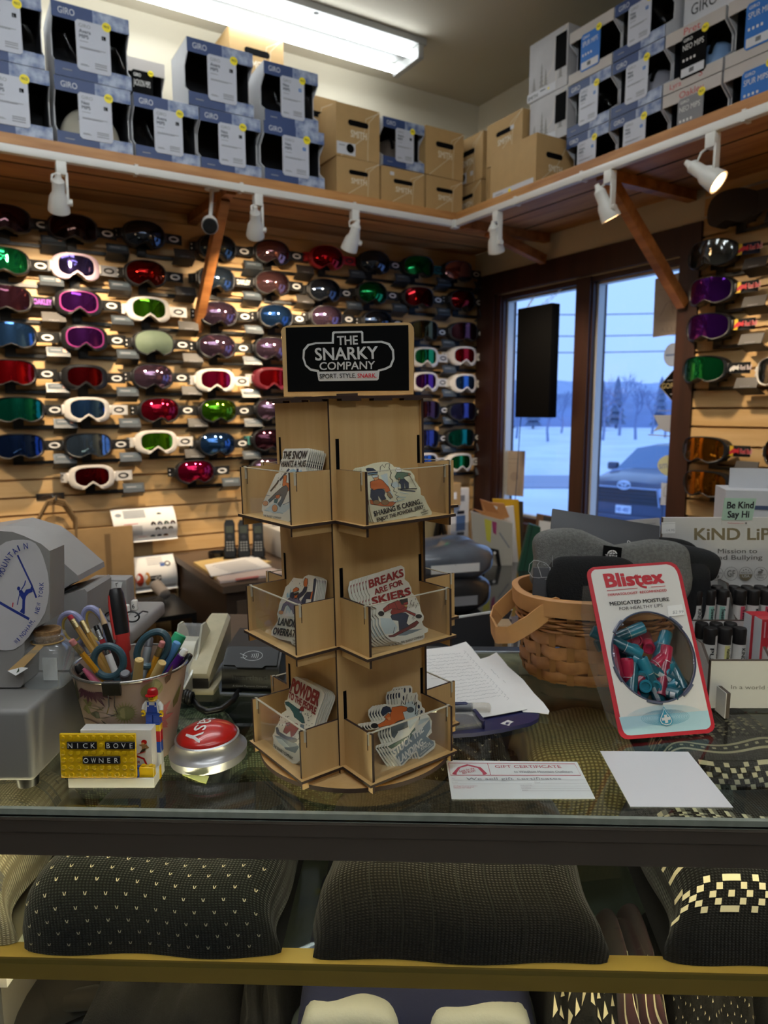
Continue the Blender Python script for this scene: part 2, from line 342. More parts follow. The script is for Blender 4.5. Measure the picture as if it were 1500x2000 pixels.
spot(1393,262, 'R', 'white spot head over the window post, aimed sideways', R_(70), R_(38))
for du in (3.1,3.9):   # added beams, unseen and without heads, to brighten the slatted wall
    p = UV(du,.588,2.205)
    L = bpy.data.lights.new('spot_beam', 'SPOT'); L.energy = SPOT; L.color = (1,.78,.52); L.spot_size = math.radians(105); L.spot_blend = .8; L.shadow_soft_size = .025
    lo = bpy.data.objects.new('spot_beam', L); COL.objects.link(lo); lo.location = p - V((0,0,.16)); lo.rotation_euler = (-dR + V((0,0,-1.9))).to_track_quat('-Z', 'Y').to_euler()
# fluorescent fixtures
TUBEM = PM('added_fluorescent_tube', '#f4fbff',.3, emit=TUBE)
TUBEV = PM('lit_fluorescent_tube_soft', '#f4fbff',.3, emit=TUBE * .5); HOUS = PM('fixture_housing', '#a3a3a0',.5)
def fixture(u0, v0, label, L=2.44, tm=None):
    t = thing('ceiling_light', label, 'ceiling light', UV(u0, v0, ZC),(0,0, AL), 'fluorescent strip fixtures')
    m = MB(); m.box(-L,0,-.115,.115,-.03,0, HOUS, None,.004); m.box(-L + .02,-.02,-.03,.03,-.05,-.03, HOUS, None,.004)
    for s in (-L + .03,-.03): m.box(s - .015, s + .015,-.112,.112,-.09,-.03, HOUS, None,.004)
    m.cyl((-.55,-.095,-.031),(-.55,-.095,-.029),.012, BLACK); m.build('housing', t)
    for y in (-.082,.082):
        m = MB(); m.cyl((-L + .05, y,-.066),(-.05, y,-.066),.018, tm or TUBEM, n=12); m.build('tube', t)
fixture(.66,.34, 'white twin-tube fluorescent fixture on the ceiling above the navy helmet boxes', tm=TUBEV)
fixture(1.2,2.0, 'added unseen twin-tube fluorescent fixture over the space behind the counter')  # this fixture and the next two are added out of view as fill light
fixture(1.9,3.3, 'added unseen twin-tube fluorescent fixture straight above the glass counter')
fixture(1.2,4.6, 'added unseen twin-tube fluorescent fixture behind the customer side of the counter')
# security camera
t = thing('security_camera', 'white bullet security camera with black lens under the pine shelf', 'camera', onv(410,440,.527))
p = t.location; d = (CAMP + V((0,0,-.3)) - p).normalized()
m = MB(); m.rod(-d * .09, d * .035,[(0,.02),(.06,.031),(.9,.032),(1,.03),(.96,.027)], WHITE,20); m.build('housing', t)
m = MB(); m.rod(d * .03, d * .04,[(0,.0275),(.8,.0275),(1,.012),(.7,.0001)], BLACK,20); m.build('lens', t)
m = MB(); m.cyl(-d * .05,(0,.06,2.243 - p.z),.008, WHITE); m.cyl((0,.06,2.233 - p.z),(0,.06,2.245 - p.z),.03, WHITE); m.build('mount', t)
# ================================================================ outside the window
GZ = -1.08
SNOW = PM('snow', '#dfe8f2',.8, noise=.14, nscale=.25, bump=.3, bscale=1.5); ROADM = PM('wet_road', '#8390ae',.5, noise=.2, nscale=.3, stretch=(.2,2,1))
def outp(px, py, Y):
    r = ray(px, py); return CAMP + r * (Y / r.y)
m = MB(); random.seed(3)
m.grid(lambda a, b: (-30 + a * 150,6.2 + b * 190, GZ + (.15 * math.sin(a * 31) * math.sin(b * 23) if b > .12 else 0)),60,60, SNOW); o = m.build('snow_ground'); o['kind'] = 'structure'
m = MB(); m.box(-10,60,22.3,26.6, GZ - .1, GZ + .03, ROADM); o = m.build('road'); o['kind'] = 'structure'
m = MB()
for i in range(46): x = -8 + i * 1.1 + random.random(); m.lathe([(.6 + random.random() * .5,0),(.5,.12),(.2,.22),(.001,.26)],9, SNOW, T3(x,27.4 + random.random() * .8, GZ))
o = m.build('snow_bank'); o['kind'] = 'stuff'
HILLM = PM('haze_tinted_wooded_hill', '#8294be',.95, noise=.25, nscale=.12, bump=.6, bscale=.4); HILL2 = PM('haze_tinted_far_hill', '#a3b3d4',.95, noise=.12, nscale=.05)  # distance haze is mixed into both hill colours, there is no volume
def hill(name, Y, z, amp, mat, k):
    m = MB(); random.seed(k); ph = [random.random() * 6 for _ in range(8)]
    H = lambda x: z + amp * (.5 * math.sin(x * .02 + ph[0]) + .25 * math.sin(x * .07 + ph[1]) + .09 * math.sin(x * .6 + ph[2]) + .09 * math.sin(x * 1.3 + ph[3]) + .06 * math.sin(x * 2.9 + ph[4]))
    m.grid(lambda a, b: (-40 + a * 200, Y + b * b * 40, GZ - 1 + (H(-40 + a * 200) - GZ) * math.sin(b * PI / 2)),300,10, mat); o = m.build(name); o['kind'] = 'structure'
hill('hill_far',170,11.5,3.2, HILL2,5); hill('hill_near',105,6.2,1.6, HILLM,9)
BARK = PM('haze_tinted_bark', '#7f8aae',.9); EVER = PM('haze_tinted_evergreen', '#6d7b98',.9, noise=.3, nscale=3)  # bark and needles paled and blued to imitate distance haze
def bare_tree(px, Y, h, label, k):
    random.seed(k); p = outp(px,800, Y); t = thing('bare_tree', label, 'tree',(p.x, p.y, GZ),0, 'bare trees across the snowy field'); m = MB()
    def grow(a, d, L, r, n):
        b = a + d * L; m.tube([a,(a + b) / 2 + V((random.uniform(-1,1), random.uniform(-1,1),0)) * L * .06, b],[r, r * .85, r * .65], BARK,4)
        if n:
            for _ in range(3 if n > 1 else 4): q = (d + V((random.uniform(-1,1), random.uniform(-1,1), random.uniform(-.2,.7))) * .75).normalized(); grow(a + (b - a) * random.uniform(.55,1), q, L * random.uniform(.55,.75), r * .55, n - 1)
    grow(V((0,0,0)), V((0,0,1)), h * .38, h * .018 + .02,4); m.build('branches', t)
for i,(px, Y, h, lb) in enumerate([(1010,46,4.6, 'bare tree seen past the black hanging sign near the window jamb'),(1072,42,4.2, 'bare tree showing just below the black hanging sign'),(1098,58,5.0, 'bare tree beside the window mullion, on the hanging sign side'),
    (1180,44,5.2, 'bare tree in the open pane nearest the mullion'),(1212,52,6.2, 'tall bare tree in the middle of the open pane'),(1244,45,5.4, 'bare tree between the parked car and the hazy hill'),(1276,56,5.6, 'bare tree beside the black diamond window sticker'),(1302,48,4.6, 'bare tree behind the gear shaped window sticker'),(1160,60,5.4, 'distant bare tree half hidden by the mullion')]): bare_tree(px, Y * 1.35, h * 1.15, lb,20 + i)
def fir(px, Y, h, label, k):
    random.seed(k); p = outp(px,800, Y); t = thing('fir_tree', label, 'tree',(p.x, p.y, GZ),0, 'fir trees on the field edge'); m = MB()
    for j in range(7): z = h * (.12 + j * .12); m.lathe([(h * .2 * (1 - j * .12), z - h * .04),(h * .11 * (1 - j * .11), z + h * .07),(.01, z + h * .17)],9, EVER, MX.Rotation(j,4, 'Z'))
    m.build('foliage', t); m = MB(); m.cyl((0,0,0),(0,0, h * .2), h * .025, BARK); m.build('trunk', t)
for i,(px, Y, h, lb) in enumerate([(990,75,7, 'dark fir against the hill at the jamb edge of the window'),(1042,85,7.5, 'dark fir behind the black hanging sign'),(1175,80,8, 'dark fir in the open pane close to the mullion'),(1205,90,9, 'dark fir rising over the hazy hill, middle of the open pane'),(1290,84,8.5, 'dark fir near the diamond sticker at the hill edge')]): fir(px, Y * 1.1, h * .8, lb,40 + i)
WIRE = PM('dark_cable', '#3c4560',.7)
for i,(y, lb) in enumerate([(612, 'uppermost overhead cable seen through the window'),(654, 'middle overhead cable seen through the window'),(686, 'lowest overhead cable seen through the window')]):
    a, b = outp(900, y + 2,30), outp(1400, y - 2,30); m = MB(); m.tube([a,(a + b) / 2 - V((0,0,.06)), b],.022, WIRE,5); tag(m.build('power_line'), lb, 'cable')
# parked car facing the shop
def car():
    P = outp(1222,940,14); t = thing('parked_car', 'dark grey snow-dusted car parked nose-in outside the window', 'car',(P.x, P.y, GZ),(0,0, R_(-43)))
    PAINT = PM('car_paint', '#3a4666',.3,.3, noise=.2, nscale=2, coat=.5); SNOWD = PM('snow_dusted_hood', '#7f92bd',.6, noise=.4, nscale=5, hex2='#51628c'); GRL = PM('car_grille', '#1c2233',.5); GLS = PM('car_glass', '#5f789c',.1,.2)
    def sec(ps, y): return [(x, y, z) for x, z in ps]
    def loft(m, secs, mat):
        n = len(secs[0]); vs = [p for s in secs for p in s]; m.add(vs,[(j * n + i, j * n + i + 1, j * n + n + i + 1, j * n + n + i) for j in range(len(secs) - 1) for i in range(n - 1)], mat)
    prof = lambda w, z, b: [(-w, b),(-w, z - .22),(-w * .96, z - .08),(-w * .8, z - .01),(-w * .4, z + .02),(0, z + .03),(w * .4, z + .02),(w * .8, z - .01),(w * .96, z - .08),(w, z - .22),(w, b)]
    m = MB(); loft(m,[sec(prof(.78,.86,.25),-.02), sec(prof(.86,1.02,.25),.1), sec(prof(.92,1.1,.25),.35), sec(prof(.95,1.16,.25),1.0), sec(prof(.95,1.2,.25),1.35), sec(prof(.95,1.1,.25),1.5), sec(prof(.95,1.12,.25),4.4)], PAINT)
    m.box(-.78,.78,-.02,.3,.28,.8, PAINT, None,.06); m.build('body', t)
    m = MB(); loft(m,[sec([(-.8 + a * .4, z) for a, z in ((0,1.03),(1,1.06),(2,1.07),(3,1.06),(4,1.03))],.2), sec([(-.86 + a * .43, z) for a, z in ((0,1.185),(1,1.21),(2,1.215),(3,1.21),(4,1.185))],1.3)], SNOWD); m.build('hood', t)
    m = MB(); loft(m,[sec([(-.82,1.18),(-.4,1.22),(0,1.23),(.4,1.22),(.82,1.18)],1.32), sec([(-.66,1.62),(-.3,1.68),(0,1.69),(.3,1.68),(.66,1.62)],2.0)], GLS); m.build('windscreen', t)
    m = MB(); loft(m,[sec([(-.92,1.12),(-.66,1.62),(0,1.7),(.66,1.62),(.92,1.12)],2.0), sec([(-.92,1.12),(-.7,1.66),(0,1.74),(.7,1.66),(.92,1.12)],3.2), sec([(-.9,1.12),(-.62,1.5),(0,1.56),(.62,1.5),(.9,1.12)],4.3)], PAINT); m.build('cabin', t)
    m = MB(); m.prism([(-.7,.62),(-.62,.93),(.62,.93),(.7,.62)],.0,.05, GRL, T3(0,0,0) @ FR); g = m.build('grille', t)
    m = MB()
    for z in (.7,.77,.84): m.box(-.62,.62,-.06,-.05, z, z + .012, PM('grille_bar', '#2f3950',.4))
    m.tube([(-.72,-.06,.6),(-.66,-.06,.94),(.66,-.06,.94),(.72,-.06,.6)],.018, PM('chrome_dull', '#94a3c4',.3,.8),6); m.build('grille_surround', g)
    m = MB(); ch = PM('car_badge_chrome', '#c3cfe8',.2,.9)
    for rx, rz, dx in ((.13,.085,0),(.09,.03,.03),(.035,.08,0)): m.tube([(math.cos(q) * rx,-.075,.99 + dx + math.sin(q) * rz) for q in [2 * PI * i / 24 for i in range(24)]],.011, ch,6, closed=True)
    m.build('badge', t)
    for s in (-1,1):
        m = MB(); m.prism([(s * .7,.78),(s * .86,.9),(s * .84,1.0),(s * .66,.95)],.0,.04, PM('headlamp', '#9fb2d6',.15,.3), FR); m.build('headlight', t)
        m = MB(); m.lathe([(.2,-.1),(.36,-.1),(.36,.1),(.2,.1)],20, MATBLK, T3(s * .82,.75,.36) @ MX.Rotation(PI / 2,4, 'Y')); m.build('wheel', t)
        m = MB(); m.box(s * .98 - .12, s * .98 + .12,1.45,1.6,1.15,1.32, PAINT, None,.04); m.build('wing_mirror', t)
    m = MB(); m.box(-.16,.16,-.055,-.03,.42,.58, PM('plate_white', '#c9d3ea',.5)); m.tline('HE1-4057',0,.455,.085,0, PM('plate_blue', '#34539b',.5),.27, 'C', T3(0,-.058,0) @ FR); m.build('number_plate', t)
    m = MB(); m.box(-.85,.85,-.06,.1,.26,.40, PAINT, None,.05); m.build('bumper', t)
car()
# ---- things on and in the window
RW = Pl(UV(0,0), dR,(0,0,1))
def wpl(u): return Pl(UV(u,0), dR,(0,0,1))
t = thing('hanging_sign', 'blank black back of a sign hung on two chains inside the window', 'sign', UV(.10,0),(0,0, AR)); w_ = wpl(.10)
a, b = w_.px(1011,815), w_.px(1084,600); x0, x1, z0, z1 = a[0], b[0], a[1], b[1] + .02
m = MB(); m.box(x0, x1,-.02,.035, z0, z1, MATBLK, None,.004); m.build('box_panel', t)
for x, zz in ((x0 + .04, z1),(x1 - .1, z1)):
    m = MB(); top = V((x - .03 if x < (x0 + x1) / 2 else x + .05,.09,1.965)); bt = V((x,.008, zz))
    for i in range(9):
        q = bt.lerp(top,(i + .5) / 9); m.tube([q + V((math.cos(c) * .004, math.sin(c) * .004 * (i % 2), math.sin(c) * .011)) for c in [2 * PI * k / 8 for k in range(8)]],.0012, STEEL,4, closed=True)
    m.build('hanging_chain', t)
t = thing('hanging_cable', 'thin black cord drooping from the black hanging sign', 'cord', UV(0,0),(0,0, AR)); m = MB(); m.tube([(x0 + .01,-.09, z0 + .08),(x0 - .02,-.05, z0 + .12),(x0 - .06,-.03, z0 - .1),(x0 - .1,-.005, z0 - .35),(x0 - .12,.0,.8)],.0025, BLACK,5); m.build('cable', t)
gp = wpl(-.052); BACK = PM('paper_poster_back', '#b3a494',.8, noise=.06, nscale=20); BACKD = PM('poster_show_through', '#9f9184',.8)
def glue(name, label, cat, mb): o = mb.build(name, None, gp.o, gp.rot(), smooth=False); return tag(o, label, cat)
m = MB(); P = [gp.px(*q) for q in ((1280,545),(1336,530),(1331,651),(1275,659))]; m.flat(P,0, BACK); m.prism(P,0.0,.0006, BACK)
art(m, gp,(1200,500,3.775),[('l', BACKD,[(340,440),(380,360),(410,330),(440,390),(470,360)],9),('l', BACKD,[(420,330),(435,430)],6),('t', BACKD, 'OPEN',(340,215),(440,205),(340,185)),('l', BACKD,[(330,250),(450,240)],6),('l', BACKD,[(330,480),(450,470)],4),('t', BACKD, 'A.L.U',(340,565),(450,555),(340,530))],.0010)
glue('window_poster', 'back of a brown poster taped high on the pane by the brace', 'poster', m)
m = MB(); P = [gp.px(*q) for q in ((982,880),(1026,881),(1022,970),(978,966))]; m.prism(P,0,.0006, BACK); art(m, gp,(800,820,5),[('e', BACKD,1025,555,40,45),('l', BACKD,[(940,380),(1060,380)],8),('l', BACKD,[(930,420),(1080,425)],5)],.001)
glue('window_poster', 'back of a pale paper notice taped low on the pane by the jamb', 'poster', m)
m = MB(); c = gp.px(1314,693); m.prism([(c[0] + .045 * math.cos(q), c[1] + .05 * math.sin(q)) for q in [2 * PI * i / 24 for i in range(24)]],0,.0005, PM('faded_white_decal', '#a9b6d0',.7)); m.box(c[0] - .035, c[0] + .03, c[1] - .004, c[1] + .004,.0006,.0009, PM('faded_blue', '#6a7ba6',.7)); glue('window_sticker', 'round pale sticker above the black diamond sticker on the pane', 'sticker', m)
m = MB(); P = [gp.px(*q) for q in ((1288,755),(1320,718),(1352,752),(1318,789))]; m.prism(P,0,.0006, MATBLK); GOLD = PM('gold_print', '#a5966a',.5)
art(m, gp,(1200,500,3.775),[('l', GOLD,[(335,958),(447,828),(560,955),(440,1085),(335,958)],4),('t', GOLD, 'GORE-',(352,978),(470,972),(352,940)),('l', GREYINK,[(390,920),(450,912)],7),('l', GREYINK,[(412,1020),(450,1014)],7)],.001)
glue('window_sticker', 'black diamond sticker with gold letters on the pane', 'sticker', m)
m = MB(); P = [gp.px(*q) for q in ((1276,811),(1322,810),(1324,838),(1312,845),(1298,842),(1291,838),(1276,843),(1286,830))]; m.prism(P,0,.0006, PM('faded_tan_decal', '#9aa0ad',.7)); art(m, gp,(1200,500,3.775),[('l', GREYINK,[(250,1318),(445,1330)],7),('l', GREYINK,[(325,1140),(440,1140)],4)],.001); glue('window_sticker', 'faded tan winged sticker below the black diamond on the pane', 'sticker', m)
m = MB(); c = gp.px(1316,910); m.prism([(c[0] + .085 * math.cos(q), c[1] + .05 * math.sin(q)) for q in [2 * PI * i / 24 for i in range(24)]],0,.0006, PM('faded_yellow_decal', '#b9bfa0',.7)); art(m, gp,(1200,500,3.775),[('t', PM('decal_violet', '#7d86a8',.7), 'smith',(330,1570),(450,1555),(330,1520))],.001); glue('window_sticker', 'pale yellow oval sticker on the pane in front of the car', 'sticker', m)
m = MB(); P = [gp.px(*q) for q in ((1292,943),(1326,945),(1326,988),(1290,986))]; m.prism(P,0,.0006, PM('faded_square_decal', '#b8c3da',.7)); art(m, gp,(1200,500,3.775),[('l', GREYINK,[(365,1770),(368,1710),(390,1690),(425,1690)],4),('l', GREYINK,[(362,1770),(420,1772)],5)],.001); glue('window_sticker', 'white square sticker on the pane below the yellow oval', 'sticker', m)
# ================================================================ ski goggles on the walls
LN = {
 'dark': (LENS('lens_dark_bronze', '#3a2620', '#171314'), 'dark bronze'), 'redwire': (LENS('lens_smoke', '#4a3034', '#1c1618'), 'smoky'),
 'black': (LENS('lens_black_mirror', '#5c6678', '#1a2130'), 'black mirror'), 'slate': (LENS('lens_slate', '#5d6b72', '#202a2c'), 'slate grey'),
 'rose': (LENS('lens_rose', '#c28d90', '#6a3f48'), 'rose mirror'), 'violetrose': (LENS('lens_violet_rose', '#a583a0', '#452c48'), 'violet rose mirror'),
 'red': (LENS('lens_red', '#b5121d', '#3d0508'), 'red mirror'), 'fire': (LENS('lens_fire', '#a81410', '#b86a1a'), 'fiery red mirror'),
 'blue': (LENS('lens_blue', '#4a78b8', '#16243f'), 'blue mirror'), 'steel': (LENS('lens_steel_blue', '#7d97b5', '#28384a'), 'steel blue mirror'),
 'green': (LENS('lens_green', '#1e9a56', '#0b3327'), 'green mirror'), 'gold': (LENS('lens_gold_green', '#5ea81e', '#7a4612'), 'green gold mirror'),
 'teal': (LENS('lens_teal', '#12806a', '#0d3c6a'), 'teal green'), 'violet': (LENS('lens_violet', '#584a86', '#2c2048'), 'violet'),
 'magenta': (LENS('lens_magenta', '#6a2a86', '#2b1748'), 'purple'), 'crimson': (LENS('lens_crimson', '#7a0d14', '#2a0508'), 'deep red'),
 'pink': (LENS('lens_pink_red', '#c01a3c', '#5e0a1e'), 'pinkish red mirror'), 'hot': (LENS('lens_hot_pink', '#c21a4e', '#4a0718'), 'hot pink mirror'),
 'navy': (LENS('lens_navy', '#27427f', '#0d1730'), 'navy blue'), 'indigo': (LENS('lens_indigo', '#4b4f8e', '#1c1a38'), 'indigo'),
 'olive': (LENS('lens_olive', '#5b5436', '#211e12'), 'olive black'), 'plum': (LENS('lens_plum', '#5d3443', '#241219'), 'plum'),
 'orange': (LENS('lens_orange', '#b5701c', '#5a3a0c'), 'amber mirror'), 'purple': (LENS('lens_purple', '#5a1f92', '#7d1f42'), 'purple mirror'),
 'silver': (LENS('lens_silver', '#8b8f8f', '#26282a'), 'silver mirror'), 'sage': (PM('sage_lens_cover', '#64735f',.7, noise=.1, nscale=30), 'sage covered')}
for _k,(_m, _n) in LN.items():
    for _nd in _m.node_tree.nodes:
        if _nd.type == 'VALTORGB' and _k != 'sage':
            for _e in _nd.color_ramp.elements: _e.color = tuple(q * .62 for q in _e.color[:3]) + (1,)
FRM = {'black': PM('goggle_frame_black', '#121214',.45), 'white': PM('goggle_frame_white', '#d6d0c8',.45), 'pink': PM('goggle_frame_pink', '#dfc3d3',.45), 'red': PM('goggle_frame_red', '#a31320',.45), 'maroon': PM('goggle_frame_maroon', '#5e1420',.45)}
STR = {'black': PM('strap_black', '#0d0d0e',.85, bump=.2, bscale=400), 'white': PM('strap_white', '#c9c6c2',.85, bump=.2, bscale=400), 'red': PM('strap_red', '#b01a24',.85), 'teal': PM('strap_teal', '#23675e',.85), 'grey': PM('strap_grey', '#8f9095',.85), 'green': PM('strap_green', '#3f7f78',.85)}
LGW = PM('strap_logo_white', '#d8d6d2',.6); LGB = PM('strap_logo_black', '#101012',.6); LGP = PM('strap_logo_purple', '#8a3fa8',.6)
FOAM = PM('goggle_foam', '#0a0a0b',.95)
def goutline(hw, hh, notch, sq, n=56):
    pts = []
    for i in range(n):
        a = 2 * PI * i / n; c, s = math.cos(a), math.sin(a); p = 2.0 / sq
        x = hw * math.copysign(abs(c) ** p, c); z = hh * math.copysign(abs(s) ** p, s)
        if s < 0: z += notch * hh * max(0,1 - (abs(x) / (hw * .40)) ** 1.4)
        pts.append((x, z))
    return pts
def goggle(p, rz, style, frame, lens, strap, logo, label, group, tint=None, sc_=1.0, bull=None):
    t = thing('ski_goggles', label, 'ski goggles', p,(0,0, rz + random.uniform(-.03,.03)), group)
    hw, hh, notch, sq, dp, cz = {'dome': (.084,.053,.42,2.5,.05,.5), 'cyl': (.09,.049,.34,3.0,.045,.04), 'frame': (.086,.05,.55,3.0,.034,.05)}[style]
    hw *= sc_; hh *= sc_; out = goutline(hw, hh, notch, sq); n = len(out)
    def surf(x, z): return -dp * (1 - .8 * (x / hw) ** 2) + (dp * cz * (z / hh) ** 2)
    m = MB(); rings = 6; inner = .80 if style == 'frame' else .97; cz0 = hh * .22
    vs = [(0, surf(0, cz0) - .001, cz0)]
    for r in range(1, rings + 1):
        k = inner * r / rings
        for x, z in out: xx, zz = x * k, cz0 + (z - cz0) * k; vs.append((xx, surf(xx, zz) - .001, zz))
    fs = [(0,1 + (i + 1) % n,1 + i) for i in range(n)]
    for r in range(rings - 1):
        b = 1 + r * n; fs += [(b + i, b + (i + 1) % n, b + n + (i + 1) % n, b + n + i) for i in range(n)]
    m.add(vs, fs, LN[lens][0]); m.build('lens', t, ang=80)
    m = MB(); loops = []
    for k, dy in ((inner - .01,-.0005),(inner + .02,-.004),(1.03,-.004),(1.08,.004),(1.08,.03),(1.0,.05),(.9,.05)):
        loops.append([(x * k, min(surf(x * min(k,1), cz0 + (z - cz0) * min(k,1)),.03) + dy, cz0 + (z - cz0) * k) for x, z in out])
    vs = [q for l in loops for q in l]; nl = len(loops)
    m.add(vs,[(j * n + i, j * n + (i + 1) % n,(j + 1) * n + (i + 1) % n,(j + 1) * n + i) for j in range(3) for i in range(n)], FRM[frame])
    m.add(vs,[(j * n + i, j * n + (i + 1) % n,(j + 1) * n + (i + 1) % n,(j + 1) * n + i) for j in range(3, nl - 1) for i in range(n)], FRM[frame] if frame != 'pink' else FRM['white'])
    m.add(loops[-1],[tuple(range(n))], FOAM)
    for s in (-1,1): m.box(s * hw * 1.02 - .012, s * hw * 1.02 + .012,-.006,.028,-.018,.02, FRM[frame if frame != 'pink' else 'white'], None,.004)
    fo = m.build('frame', t, ang=60)
    if tint:
        m = MB(); k0, k1 = .80,.865
        a = [(x * k0, surf(x * k0, z * k0) - .006, cz0 + (z - cz0) * k0) for x, z in out]; b = [(x * k1, surf(x * k1, z * k1) - .0055, cz0 + (z - cz0) * k1) for x, z in out]
        m.add(a + b,[(i,(i + 1) % n, n + (i + 1) % n, n + i) for i in range(n)], tint); m.build('lens_rim', fo, ang=60)
    m = MB(); e = hw + .085; h = .021
    def strip(xs, y):
        f = [(x, y(x), z) for z in (-h, h) for x in xs] + [(x, y(x) + .003, z) for z in (-h, h) for x in xs]; k = len(xs)
        return f,[(i, i + 1, k + i + 1, k + i) for i in range(k - 1)] + [(2 * k + i,3 * k + i,3 * k + i + 1,2 * k + i + 1) for i in range(k - 1)] + [(i,2 * k + i,2 * k + i + 1, i + 1) for i in range(k - 1)] + [(k + i, k + i + 1,3 * k + i + 1,3 * k + i) for i in range(k - 1)]
    yr = lambda x: .002 + .35 * max(0, x - hw) ** 1.0 * .25 + (40 * max(0, x - e + .014) ** 2)
    v_, f_ = strip([hw * .97, hw + .02, hw + .045, hw + .068, e - .005, e], yr); m.add(v_, f_, STR[strap]); m.build('strap', t, ang=50); m = MB()
    yl = lambda x: .004 + 8 * max(0,-x - hw) ** 2 * 3
    v_, f_ = strip([-hw - .034,-hw - .02,-hw - .008,-hw * .97], yl); m.add(v_, f_, STR[strap]); so = m.build('strap', t, ang=50)
    m = MB(); lm = {'W': LGW, 'B': LGB, 'P': LGP, 'T': LGW}.get(logo, LGW); cx = hw + .046
    if bull:
        by, bc = bull
        m.box(hw + .004, hw + .028,-.0008,.0005,-h * .92, h * .92, by); art_ = [(.012,-.008),(.017,.0),(.024,.006),(.032,.009),(.044,.006),(.053,.013),(.051,.005),(.056,-.002),(.050,-.004),(.054,-.011),(.045,-.006),(.036,-.005),(.03,-.012),(.026,-.006),(.019,-.013)]
        m.prism([(hw + a, b) for a, b in art_],.0012,.0022, bc, FR); m.tline('Red Bull', hw + .058,-.008,.017,.0014, PM('strap_text_red_white', '#d9c9c9',.6) if bc is LGW else bc,.045, M=FR, bold=.03)
        if bc is not LGW: m.tline('Red Bull', hw + .0575,-.0085,.018,.001, LGW,.046, M=FR, bold=.07)
    elif logo in ('T', 'P'): m.tline('OAKLEY', hw + .012,-.010,.02,.0030, lm,.066, M=T3(0,.001,0) @ FR, bold=.05)
    else:
        for c0, y0 in ((cx, yr(cx) - .0012),):
            q = [2 * PI * i / 28 for i in range(28)]
            a = [(c0 + .0225 * math.cos(g), yr(c0 + .0225 * math.cos(g)) - .001,.0125 * math.sin(g)) for g in q]; b = [(c0 + .0135 * math.cos(g), yr(c0) - .001,.0062 * math.sin(g)) for g in q]
            m.add(a + b,[(i,(i + 1) % 28,28 + (i + 1) % 28,28 + i) for i in range(28)], lm)
        q = [PI / 2 + PI * i / 12 - PI for i in range(13)]
        a = [(-hw - .030 + .018 * math.cos(g), yl(-hw - .028) - .004,.0125 * math.sin(g)) for g in q]; b = [(-hw - .030 + .010 * math.cos(g), yl(-hw - .028) - .004,.0062 * math.sin(g)) for g in q]
        m.add(a + b,[(i, i + 1,14 + i,13 + i) for i in range(12)], lm)
    m.build('strap_logo', so, smooth=False); return t
PLATE = PM('price_plate_acrylic', '#363b40',.35, coat=.1); PLATE2 = PM('price_plate_grey', '#332f2c',.5); LAB = PM('price_label', '#4d5860',.7); LABK = PM('price_label_mark', '#d9a28d',.6); BRK = PM('display_bracket_black', '#101011',.4)
def holder(p, rz, label, group, style, wallgap, dx=.125):
    t = thing('goggle_display_bracket', label, 'price holder', p,(0,0, rz), group)
    m = MB(); m.box(-.03,.03,.0555, wallgap,-.030,-.004, BRK); m.box(-.05,.05, wallgap - .006, wallgap + .001,-.045,.012, BRK); m.box(-.02, dx + .03,.0555,.060,-.080,-.066, BRK); m.box(-.02,.02,.0555,.060,-.08,-.028, BRK); m.build('bracket_arm', t, smooth=False)
    dx += .048; M = T3(dx,.0,-.056) @ MX.Rotation(R_(-24),4, 'X')
    m = MB(); m.box(-.046,.046,0,.004,-.022,.022, PLATE if style else PLATE2, M,.0012,1); m.box(-.046,.046,.002,.062,-.0215,-.018, PLATE if style else PLATE2, M); pl = m.build('price_plate', t, smooth=False)
    m = MB()
    if style == 0: m.tline('OAKLEY',0,-.019,.005,.0012, GREYINK,.04, 'C', M @ FR)
    elif style == 1: m.box(-.036,.036,-.0012,-.0004,-.006,.012, LAB, M); m.box(-.03,.01,-.0016,-.0012,.001,.005, GREYINK, M)
    else: m.box(-.040,.040,-.0012,-.0004,-.006,.017, LAB, M); m.box(.018,.032,-.0018,-.0012,-.002,.012, LABK, M); m.box(-.03,.01,-.0016,-.0012,.005,.009, GREYINK, M)
    m.build('price_label', pl, smooth=False)
